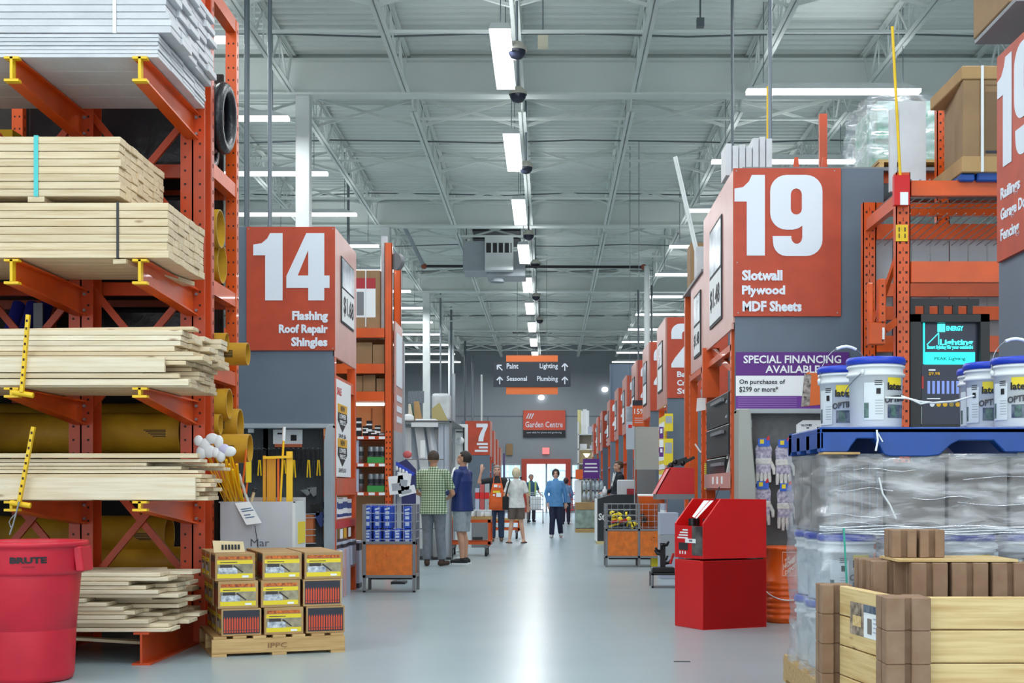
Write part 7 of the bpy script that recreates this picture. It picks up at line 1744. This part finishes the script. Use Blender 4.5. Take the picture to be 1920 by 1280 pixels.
cart('red platform cart behind the shop worker and the woman in white', PX(918, 31.5), PX(975, 31.5), 31.4, .7, .42)
solo('grey_oven', 'grey boxed appliance on the floor behind the platform cart', 'appliance', MB().box(PX(884, 27), PX(912, 27), 27, 27.5, 0, .72).m(1).box(PX(886, 27), PX(905, 27), 26.99, 27, .12, .2), [MIDGREY, BLACK], origin=(PX(898, 27), 27.2, 0), bevel=.01)
for k in range(3):
    x = PX(895 + 9 * k, 33); t = thing('red_display', '%s red and white display box on the stand behind the shop worker' % ordinal(k), 'display box', (x, 33, 0))
    MB().box(x - .05, x + .05, 33, 33.3, 0, 1.15 + .1 * k).build('box_body', (LILAC, mat('faded_red_box', (190, 84, 84), .5), PALEGREY)[k], t); MB().box(x - .052, x + .052, 32.99, 33, .9, 1.05).build('printed_band', RED, t)

# a dark scrap on the floor
solo('floor_scrap', 'small dark strip lying on the open floor before the red display', 'scrap', MB().box(PX(1263, 9.2), PX(1294, 9.2), 9.18, 9.20, 0, .004), DARK, origin=(PX(1278, 9.2), 9.2, 0))
# ================================================================== PEOPLE
def remeshed(mb, name, m, parent, vox=.009, smooth=3, local=True):
    o = mb.build('tmp', m, local=True)
    r = o.modifiers.new('r', 'REMESH'); r.mode = 'VOXEL'; r.voxel_size = vox; r.use_smooth_shade = True
    s = o.modifiers.new('s', 'SMOOTH'); s.iterations = smooth; s.factor = .5
    dg = bpy.context.evaluated_depsgraph_get(); dg.update()
    me = bpy.data.meshes.new_from_object(o.evaluated_get(dg)); old = o.data
    bpy.data.objects.remove(o); bpy.data.meshes.remove(old)
    me.materials.clear(); me.materials.append(m); me.polygons.foreach_set('use_smooth', [True] * len(me.polygons))
    ob = bpy.data.objects.new(name, me); COL.objects.link(ob); ob.parent = parent
    return ob
def limb(mb, p, q, r0, r1, n=14, ends=True):
    mb.cyl(p, q, r0, r1, n=n)
    if ends: mb.ball(p, r0, n=12, mrings=8).ball(q, r1, n=12, mrings=8)
    return mb
def hand(mb, w, d, side, s=1.0, palm=Vector((0, 0, 0))):
    """palm and five curled fingers from the wrist w along direction d"""
    d = Vector(d).normalized(); up = Vector((0, 0, 1)) if abs(d.z) < .9 else Vector((0, -1, 0))
    sd = d.cross(up).normalized(); nn = sd.cross(d).normalized()
    w = Vector(w); pc = w + d * .05 * s
    for k in (-1, 0, 1): limb(mb, w + sd * .018 * k * s, w + d * .085 * s + sd * .024 * k * s, .017 * s, .016 * s, 8)
    for k, L in enumerate((.062, .075, .070, .052)):
        b = w + d * .09 * s + sd * (.031 - .0205 * k) * s; m_ = b + d * L * .55 * s - nn * .008 * s; e = m_ + d * L * .42 * s - nn * .026 * s
        limb(mb, b, m_, .0095 * s, .009 * s, 8); limb(mb, m_, e, .009 * s, .0078 * s, 8)
    b = w + d * .03 * s + sd * .03 * side * s; m_ = b + d * .035 * s + sd * .03 * side * s - nn * .008 * s; e = m_ + d * .032 * s + sd * .006 * side * s - nn * .012 * s
    limb(mb, b, m_, .0125 * s, .0105 * s, 8); limb(mb, m_, e, .0105 * s, .0085 * s, 8)
EYEM = mat('eye_dark', (36, 28, 26), .3); LIPM = mat('lip_skin', (168, 96, 86), .5)
def person(label, loc, rot, H, skin, hairm, hair='short', top=None, sleeve='short', hem=.80, bottom=None, leg_to='ankle', shoe=None, sole=None,
           arms=None, legs=None, yaw=0.0, pitch=0.0, bulk=1.0, vox=.009, female=False, lean=0.0):
    t = thing('person', label, 'person', loc, rot)
    s = H / 1.75
    V = lambda x, y, z: Vector((x * s, y * s, z * s))
    skm = mat('skin_%d_%d_%d' % skin, skin, .5, noise=.04, scale=20)
    shw = (.165 if female else .19) * (1 + (bulk - 1) * .6); hw = .088 + .012 * (bulk - 1)
    A = {-1: ((-shw - .06, .02, 1.14), (-shw - .05, -.06, .88), (0, -.1, -1)), 1: ((shw + .06, .02, 1.14), (shw + .05, -.06, .88), (0, -.1, -1))}
    if arms: A.update(arms)
    Lg = {-1: ((-.095, -.01, .50), (-.10, .02, .085), (0, -1)), 1: ((.095, -.01, .50), (.10, .02, .085), (0, -1))}
    if legs: Lg.update(legs)
    R = Matrix.Translation(V(0, 0, 1.53)) @ Matrix.Rotation(yaw, 4, 'Z') @ Matrix.Rotation(pitch, 4, 'X') @ Matrix.Translation(-V(0, 0, 1.53))
    def hp(x, y, z): return R @ V(x, y, z)
    # ---- body: one continuous skin
    mb = MB()
    mb.loft([(0, 0, .86 * s, .13 * s * bulk, .10 * s), (0, 0, .95 * s, .155 * s * bulk, .115 * s), (0, -.005 * s, 1.1 * s, (.13 if female else .145) * s * bulk, .10 * s * bulk), (0, 0, 1.28 * s, .15 * s * bulk, .105 * s), (0, .01 * s, 1.40 * s, .145 * s, .085 * s), (0, .01 * s, 1.46 * s, .07 * s, .06 * s)])
    limb(mb, V(0, .012, 1.43), hp(0, .005, 1.57), .056 * s, .052 * s)
    sub = MB()
    sub.ball(V(0, .012, 1.655), .078 * s, .096 * s, .098 * s, 20, 14).ball(V(0, -.022, 1.60), .062 * s, .072 * s, .075 * s, 18, 12).ball(V(0, -.062, 1.555), .030 * s, .026 * s, .026 * s, 12, 8)
    sub.ball(V(0, -.098, 1.612), .013 * s, .016 * s, .014 * s, 8, 6).cyl(V(0, -.086, 1.655), V(0, -.1, 1.615), .008 * s, .012 * s, 8)
    for e in (-1, 1):
        sub.ball(V(.079 * e, .012, 1.625), .012 * s, .022 * s, .032 * s, 10, 8).ball(V(.034 * e, -.075, 1.60), .022 * s, .016 * s, .02 * s, 10, 8)
        sub.ball(V(.03 * e, -.082, 1.664), .024 * s, .01 * s, .008 * s, 8, 6)
    mb.M = None
    n0 = len(mb.v); mb.v.extend([tuple(R @ Vector(p)) for p in sub.v]); mb.f.extend([[i + n0 for i in f] for f in sub.f]); mb.mi.extend(sub.mi); mb.sm.extend(sub.sm)
    for sd in (-1, 1):
        el, wr, hd = A[sd]; sh = V(sd * (shw - .01), .01, 1.405); el, wr = V(*el), V(*wr)
        limb(mb, V(sd * .08, .01, 1.41), sh, .06 * s, .052 * s); limb(mb, sh, el, .047 * s, .037 * s); limb(mb, el, wr, .037 * s, .026 * s); hand(mb, wr, hd, -sd, s)
        kn, an, ft = Lg[sd]; hipj = V(sd * hw, 0, .90); kn, an = V(*kn), V(*an)
        limb(mb, hipj, kn, .082 * s * bulk, .054 * s); limb(mb, kn + (an - kn) * .05, kn.lerp(an, .35) + V(0, .018, 0), .05 * s, .053 * s); limb(mb, kn.lerp(an, .35) + V(0, .018, 0), an, .053 * s, .036 * s)
        f = Vector((ft[0], ft[1], 0)).normalized(); toe = Vector((an.x, an.y, .03 * s)) + f * .14 * s; heel = Vector((an.x, an.y, .035 * s)) - f * .035 * s
        limb(mb, heel, an, .034 * s, .036 * s); limb(mb, heel, toe, .034 * s, .026 * s)
    remeshed(mb, 'body', skm, t, vox)
    # ---- face
    for e in (-1, 1):
        c = hp(.032 * e, -.086, 1.643); MB().ball(c, .0095 * s, .007 * s, .0075 * s, 8, 6).build('eye', EYEM, t, local=True)
        MB().bar(hp(.018 * e, -.094, 1.668), hp(.050 * e, -.085, 1.668), .006 * s, .007 * s).build('eyebrow', hairm, t, local=True)
    MB().bar(hp(-.022, -.090, 1.578), hp(.022, -.090, 1.578), .008 * s, .009 * s).build('mouth', LIPM, t, local=True)
    # ---- hair
    mb = MB(); n, mr = 28, 18; grow = {'short': 1.06, 'buzz': 1.025, 'bob': 1.16, 'curly': 1.24}[hair]
    from mathutils import noise
    vs = []
    for j in range(mr + 1):
        th = PI * j / mr
        for i in range(n):
            a = 2 * PI * i / n; d = Vector((math.sin(th) * math.cos(a), math.sin(th) * math.sin(a), math.cos(th)))
            g = grow + (.07 * noise.noise(d * 5 + Vector((H, 0, 0))) if hair in ('curly', 'bob', 'short') else 0)
            vs.append(Vector((0, .014 * s, 1.652 * s)) + Vector((d.x * .080 * s * g, d.y * .098 * s * g, d.z * .102 * s * g)))
    fs = []
    for j in range(mr):
        for i in range(n):
            th = PI * (j + .5) / mr; a = 2 * PI * (i + .5) / n; y = math.sin(th) * math.sin(a); z = math.cos(th)
            low = {'short': -.45, 'buzz': -.3, 'bob': -.95, 'curly': -.9}[hair]
            lim = (.52 if y < -.45 else (.1 + (-.3 if hair in ('bob', 'curly') else 0) if y < .0 else low))
            if hair in ('bob', 'curly') and y < -.45 and abs(math.cos(a)) * math.sin(th) > .62: lim = -.3
            if z > lim: fs.append((j * n + i, j * n + (i + 1) % n, (j + 1) * n + (i + 1) % n, (j + 1) * n + i))
    mb.add([R @ p for p in vs], fs, True)
    ho = mb.build('hair', hairm, t, local=True)
    so = ho.modifiers.new('thick', 'SOLIDIFY'); so.thickness = .014 * s; so.offset = 0
    # ---- top
    if top:
        mb = MB(); b = bulk
        mb.loft([(0, 0, hem * s, .196 * s * b, .146 * s * b), (0, -.005 * s, (hem + .12) * s, .182 * s * b, .138 * s * b), (0, -.005 * s, 1.12 * s, (.150 if female else .168) * s * b, .122 * s * b), (0, 0, 1.28 * s, .175 * s * b, .126 * s * b), (0, .01 * s, 1.40 * s, .165 * s, .105 * s), (0, .012 * s, 1.462 * s, .085 * s, .078 * s), (0, .012 * s, 1.49 * s, .068 * s, .068 * s)])
        for sd in (-1, 1):
            el, wr, hd = A[sd]; sh = V(sd * (shw - .01), .01, 1.405); el, wr = V(*el), V(*wr)
            limb(mb, V(sd * .08, .01, 1.40), sh, .075 * s, .068 * s)
            if sleeve == 'short': limb(mb, sh, sh.lerp(el, .2), .068 * s, .066 * s); mb.cyl(sh, sh.lerp(el, .78), .066 * s, .062 * s, n=16)
            else:
                limb(mb, sh, el, .066 * s, .054 * s); mb.ball(el, .054 * s); mb.cyl(el, el.lerp(wr, .97), .052 * s, .042 * s, n=16)
        tp = remeshed(mb, 'shirt' if sleeve == 'short' else 'jacket', top, t, vox, 4)
        MB().lathe([(.070 * s, 1.475 * s), (.066 * s, 1.515 * s), (.058 * s, 1.515 * s)], (0, .01 * s, 0), 18).build('collar', top, t, local=True)
    # ---- bottom
    if bottom:
        mb = MB()
        mb.loft([(0, 0, .80 * s, .155 * s * bulk, .115 * s), (0, 0, .92 * s, .168 * s * bulk, .125 * s), (0, 0, 1.03 * s, .160 * s * bulk, .118 * s)])
        for sd in (-1, 1):
            kn, an, ft = Lg[sd]; hipj = V(sd * hw, 0, .88); kn, an = V(*kn), V(*an)
            wide = 1.28 if leg_to != 'ankle' else 1.1
            if leg_to == 'ankle':
                limb(mb, hipj, kn, .095 * s * bulk, .070 * s * wide); mb.cyl(kn, an + (kn - an) * .02, .070 * s * wide, .060 * s * wide, n=16); mb.ball(kn, .070 * s * wide)
            else:
                e = hipj.lerp(kn, .98 if leg_to == 'knee' else .80); mb.cyl(hipj, e, .098 * s * bulk, .088 * s * bulk, n=18); mb.ball(hipj, .098 * s * bulk)
        remeshed(mb, 'trousers' if leg_to == 'ankle' else 'shorts', bottom, t, vox, 4)
    # ---- shoes
    for sd in (-1, 1):
        kn, an, ft = Lg[sd]; an = V(*an); f = Vector((ft[0], ft[1], 0)).normalized(); M_ = an.z - .085 * s
        toe = Vector((an.x, an.y, M_ + .042 * s)) + f * .165 * s; heel = Vector((an.x, an.y, M_ + .045 * s)) - f * .05 * s
        if shoe:
            mb = MB(); limb(mb, heel, toe, .044 * s, .036 * s); limb(mb, heel, an + Vector((0, 0, -.01)), .044 * s, .044 * s)
            sh = remeshed(mb, 'shoe', shoe, t, .009, 2)
        if sole:
            sdv = Vector((-f.y, f.x, 0)); o = Vector((heel.x, heel.y, max(.0005, M_))) - f * .045 * s
            MB().prism([(-.04 * s, 0), (.04 * s, 0), (.048 * s, .16 * s), (.04 * s, .25 * s), (0, .275 * s), (-.04 * s, .25 * s), (-.048 * s, .16 * s)], o + Vector((0, 0, .022 * s)), -sdv, f, -.022 * s if False else .022 * s).build('sole', sole, t, local=True)
    return t

def plaid_material():
    m = bpy.data.materials.new('green_white_check'); m.use_nodes = True; nt = m.node_tree; N = nt.nodes; L = nt.links; b = N['Principled BSDF']; b.inputs['Roughness'].default_value = .8
    tc = N.new('ShaderNodeTexCoord'); sp = N.new('ShaderNodeSeparateXYZ'); L.new(tc.outputs['Object'], sp.inputs[0])
    def stripes(out, period, duty):
        m1 = N.new('ShaderNodeMath'); m1.operation = 'PINGPONG'; m1.inputs[1].default_value = period / 2; L.new(out, m1.inputs[0])
        m2 = N.new('ShaderNodeMath'); m2.operation = 'LESS_THAN'; m2.inputs[1].default_value = period / 2 * duty; L.new(m1.outputs[0], m2.inputs[0]); return m2.outputs[0]
    a = stripes(sp.outputs['X'], .036, .55); c = stripes(sp.outputs['Z'], .036, .55)
    ad = N.new('ShaderNodeMath'); ad.operation = 'ADD'; L.new(a, ad.inputs[0]); L.new(c, ad.inputs[1])
    cr = N.new('ShaderNodeValToRGB'); cr.color_ramp.interpolation = 'CONSTANT'
    cr.color_ramp.elements[0].color = lin((214, 222, 206)); cr.color_ramp.elements[1].position = .34; cr.color_ramp.elements[1].color = lin((138, 164, 130))
    e = cr.color_ramp.elements.new(.8); e.color = lin((78, 106, 84))
    dv = N.new('ShaderNodeMath'); dv.operation = 'MULTIPLY'; dv.inputs[1].default_value = .5; L.new(ad.outputs[0], dv.inputs[0]); L.new(dv.outputs[0], cr.inputs[0]); L.new(cr.outputs[0], b.inputs['Base Color'])
    return m
PLAID = plaid_material()
def cloth(n, c, r=.8): return mat(n, c, r, noise=.12, scale=14)
DKHAIR = mat('dark_hair', (34, 28, 26), .6, noise=.3, scale=40); GREYH = mat('greying_hair', (150, 144, 138), .7, noise=.3, scale=40); BLONDE = mat('pale_blonde_hair', (224, 210, 176), .7, noise=.2, scale=30)
# man in check shirt, back to us
Yp = 20.55
person('man in a green check short-sleeved shirt and grey trousers, seen from behind', (PX(813, Yp), Yp, 0), PI - .1, 1.70, (196, 146, 118), mat('cropped_hair', (70, 56, 48), .7, noise=.3, scale=60), 'buzz', PLAID, 'short', .79,
       cloth('grey_trouser_cloth', (118, 128, 140)), 'ankle', cloth('brown_shoe', (70, 50, 42)), None,
       arms={-1: ((-.29, -.04, 1.10), (-.17, -.24, 1.02), (.7, -.7, .1)), 1: ((.29, -.05, 1.12), (.15, -.26, 1.06), (-.7, -.7, .1))},
       legs={-1: ((-.10, -.02, .50), (-.135, .02, .085), (-.4, -1)), 1: ((.10, -.02, .50), (.10, .02, .085), (.25, -1))}, bulk=1.12, yaw=.0)
# man in navy
Yp = 21.05
nv = person('man in a navy track jacket with a white shoulder stripe, grey shorts and dark trainers', (PX(867, Yp), Yp, 0), math.radians(-112), 1.71, (198, 150, 124), DKHAIR, 'short', cloth('navy_jacket', (16, 44, 112), .55), 'long', .82,
       cloth('grey_short_cloth', (160, 170, 178)), 'knee', cloth('black_trainer', (34, 36, 40)), WHITE,
       arms={-1: ((-.26, -.03, 1.12), (-.08, -.22, 1.10), (.8, -.5, 0)), 1: ((.26, -.03, 1.12), (.08, -.22, 1.10), (-.8, -.5, 0))},
       legs={-1: ((-.10, -.03, .50), (-.10, .0, .085), (-.1, -1)), 1: ((.10, .0, .50), (.11, .05, .085), (.1, -1))}, bulk=1.14, pitch=-.22, yaw=.15)
for sd in (-1, 1): MB().tube([(sd * .09, -.075, 1.455), (sd * .16, -.062, 1.435), (sd * .232, -.052, 1.37), (sd * .268, -.068, 1.25), (sd * .298, -.088, 1.12)], .017, 8).build('white_stripe', WHITE, nv, local=True)
# shop worker in orange apron
Yp = 29.9
wk = person('shop worker in a black shirt and orange apron, one arm raised to the shelf', (PX(932, Yp), Yp, 0), .08, 1.64, (206, 158, 136), GREYH, 'short', cloth('black_shirt', (34, 34, 40)), 'short', .85,
       cloth('blue_jeans', (44, 62, 92)), 'ankle', cloth('tan_boot', (116, 92, 74)), None,
       arms={-1: ((-.42, -.02, 1.36), (-.36, -.08, 1.62), (.05, 0, 1)), 1: ((.27, -.02, 1.14), (.2, -.16, .95), (0, -.5, -1))}, vox=.010)
AP = mat('orange_apron', (232, 98, 34), .6, noise=.1, scale=8); s_ = 1.64 / 1.75
mb = MB(); prof = [(.72, .19), (.85, .19), (1.05, .185), (1.15, .15), (1.34, .11)]
vs = []; 
for z, w in prof:
    for q in range(9):
        a = -1 + q / 4; vs.append((w * a * s_, (-.155 + .05 * a * a) * s_, z * s_))
mb.add(vs, [(j * 9 + i, j * 9 + i + 1, (j + 1) * 9 + i + 1, (j + 1) * 9 + i) for j in range(4) for i in range(8)], True)
ap = mb.build('apron', AP, wk, local=True); q_ = ap.modifiers.new('thick', 'SOLIDIFY'); q_.thickness = .012
for k, (x, z, w, h, m_) in enumerate(((-.04, 1.25, .08, .06, PAPER), (.05, 1.24, .05, .05, LPINK), (-.02, 1.12, .16, .05, LYEL), (.03, 1.03, .11, .09, PAPER), (-.08, 1.05, .04, .04, PAPER))): MB().box((x - w / 2) * s_, (x + w / 2) * s_, -.170 * s_, -.160 * s_, z * s_, (z + h) * s_).build('badge', m_, wk, local=True)
for sd in (-1, 1): MB().tube([Vector((sd * .09, -.12, 1.33)) * s_, Vector((sd * .075, -.08, 1.46)) * s_, Vector((sd * .05, .02, 1.50)) * s_], .008, 6).build('apron_strap', AP, wk, local=True)
# woman in white, back to us
Yp = 29.0
ww = person('woman in a white T-shirt, brown shorts and flip-flops, seen from behind', (PX(968, Yp), Yp, 0), PI + .05, 1.56, (214, 166, 140), BLONDE, 'curly', cloth('white_tee', (222, 224, 222)), 'short', .83,
       cloth('taupe_shorts', (110, 96, 88)), 'mid', None, cloth('black_flipflop', (40, 36, 38)),
       arms={-1: ((-.27, .03, 1.12), (-.28, -.08, .88), (0, -.3, -1)), 1: ((.27, .03, 1.12), (.26, -.10, .92), (0, -.6, -.8))},
       legs={-1: ((-.11, -.01, .49), (-.17, .02, .085), (-.35, -1)), 1: ((.11, -.01, .49), (.16, .02, .085), (.35, -1))}, bulk=1.12, female=True, vox=.010)
s_ = 1.56 / 1.75
sb_ = thing('shoulder_bag', 'black shoulder bag hanging at the hip of the woman in white', 'bag', (PX(948, Yp), Yp - .05, .72))
bx = PX(948.5, Yp); MB().box(bx - .07, bx + .06, Yp - .12, Yp + .06, .70, .98).build('bag_body', cloth('black_bag', (26, 26, 30)), sb_, bevel=.02, seg=2)
MB().tube([(bx, Yp - .10, .97), (PX(952, Yp), Yp - .145, 1.15), (PX(956, Yp), Yp - .10, 1.30), (PX(955, Yp), Yp + .0, 1.345), (bx + .03, Yp + .14, 1.15), (bx, Yp + .04, .97)], .014, 8).build('bag_strap', cloth('black_bag', (26, 26, 30)), sb_)
# woman in blue, walking to us
Yp = 32.0
bw = person('woman in a bright blue blouse and navy trousers walking toward the viewpoint', (PX(1042, Yp), Yp, 0), -.05, 1.58, (216, 170, 150), DKHAIR, 'bob', cloth('blue_blouse', (88, 148, 206), .6), 'long', .80,
       cloth('navy_trousers', (30, 38, 66)), 'ankle', cloth('white_shoe', (206, 208, 212)), None,
       arms={-1: ((-.25, .0, 1.13), (-.18, -.05, .90), (.1, -.2, -1)), 1: ((.25, .05, 1.13), (.25, .10, .90), (0, .1, -1))},
       legs={-1: ((-.08, -.05, .50), (-.10, -.10, .085), (-.1, -1)), 1: ((.09, -.02, .49), (.12, .20, .12), (.15, -1))}, female=True, vox=.010, bulk=1.04)
# woman behind, going out
Yp = 44.0
w6 = person('woman in a light blue jacket walking away to the doors with a white cross strap', (PX(1061, Yp), Yp, 0), PI, 1.47, (200, 150, 130), mat('brown_black_hair', (60, 36, 40), .6), 'bob', cloth('light_blue_jacket', (120, 158, 204)), 'long', .82,
       cloth('dark_navy_trousers', (34, 34, 54)), 'ankle', cloth('black_shoe', (30, 30, 34)), None, female=True, vox=.014, arms={-1: ((-.25, -.03, 1.13), (-.2, -.22, 1.0), (0, -1, 0)), 1: ((.25, -.03, 1.13), (.2, -.22, 1.0), (0, -1, 0))})
MB().bar((.13, .14, 1.17), (-.10, .15, .92), .03, .012).build('white_strap', WHITE, w6, local=True)
# hi-vis man with cart
Yp = 47.0
w7 = person('man in a blue shirt and yellow-green striped vest pushing a cart by the doors', (PX(996, Yp), Yp, 0), .35, 1.62, (186, 140, 122), GREYH, 'short', cloth('blue_work_shirt', (60, 96, 130)), 'short', .84,
       cloth('dark_work_trousers', (58, 56, 66)), 'ankle', cloth('black_shoe', (30, 30, 34)), None, vox=.014, arms={-1: ((-.27, -.05, 1.12), (-.2, -.27, .98), (.2, -1, -.1)), 1: ((.27, -.05, 1.12), (.3, -.27, .98), (0, -1, -.1))})
for sd in (-1, 1): MB().bar((sd * .11, -.13, 1.38), (sd * .10, -.145, .9), .06, .02, up=(0, 1, 0)).build('vest_stripe', mat('hivis_green', (176, 206, 120), .5), w7, local=True)
# clerk
Yp = 30.2
ck = person('clerk in a dark suit with a white collar standing behind the black counter', (PX(1159, Yp), Yp, 0), math.radians(-75), 1.74, (206, 160, 136), mat('brown_hair', (84, 64, 52), .6), 'short', cloth('dark_suit', (24, 34, 44)), 'long', .75,
       cloth('dark_suit', (24, 34, 44)), 'ankle', cloth('black_shoe', (30, 30, 34)), None, vox=.011, bulk=1.08,
       arms={-1: ((-.26, -.03, 1.12), (-.15, -.25, 1.06), (.2, -1, 0)), 1: ((.26, .03, 1.12), (.22, -.18, 1.0), (0, -1, 0))})
MB().prism([(-.03, 0), (.03, 0), (.05, .28), (-.05, .28)], (0, -.135, 1.18), (1, 0, 0), (0, .12, 1), .01).build('shirt_front', WHITE, ck, local=True)
for sd in (-1, 1): MB().bar((sd * .02, -.145, 1.2), (sd * .075, -.075, 1.49), .03, .012, up=(0, 1, 0)).build('white_collar', WHITE, ck, local=True)
# shopping carts near the doors
def trolley(label, x, y, m, w=.5, d=.8, h=.95, z0=.45):
    t = thing('shopping_cart', label, 'shopping cart', (x, y, 0))
    mb = MB(); 
    for k in range(7):
        xx = x - w / 2 + w * k / 6; mb.bar((xx, y, z0), (xx, y - .02, h), .012).bar((xx, y + d, z0), (xx, y + d + .02, h), .012)
    for k in range(4):
        z = z0 + (h - z0) * k / 3; mb.bar((x - w / 2, y, z), (x + w / 2, y, z), .014).bar((x - w / 2, y + d, z), (x + w / 2, y + d, z), .014).bar((x - w / 2, y, z), (x - w / 2, y + d, z), .014).bar((x + w / 2, y, z), (x + w / 2, y + d, z), .014)
    mb.build('basket_wire_grid', m, t)
    MB().box(x - w / 2, x + w / 2, y, y + d, z0 - .02, z0).build('basket_floor', m, t)
    for sx in (-1, 1): MB().bar((x + sx * w / 2, y + .05, .12), (x + sx * w / 2, y + .1, z0), .03).bar((x + sx * w / 2, y + .05, .12), (x + sx * w / 2, y + d, .12), .03).bar((x + sx * w / 2, y + d, .12), (x + sx * w / 2, y + d, z0), .03).build('side_frame', MIDGREY, t)
    MB().bar((x - w / 2, y + d + .12, h + .05), (x + w / 2, y + d + .12, h + .05), .03).build('push_handle', m, t)
    for sx in (-1, 1):
        for yy in (y + .06, y + d - .04): MB().cyl((x + sx * w / 2 - .015, yy, .06), (x + sx * w / 2 + .015, yy, .06), .06, n=12).build('wheel', DARK, t)
    return t
trolley('grey shopping cart carrying a white box, pushed by the man in the striped vest', PX(1004, 45.9), 45.4, PALEGREY, .5, .9)
solo('white_carton', 'white carton riding in the grey shopping cart by the doors', 'carton', MB().box(PX(994, 45.6), PX(1014, 45.6), 45.5, 46.0, .46, .88), PAPER, origin=(PX(1004, 45.6), 45.7, .46), bevel=.01)
trolley('red shopping cart in front of the woman in the light blue jacket', PX(1069, 45), 44.75, RED, .5, .8)
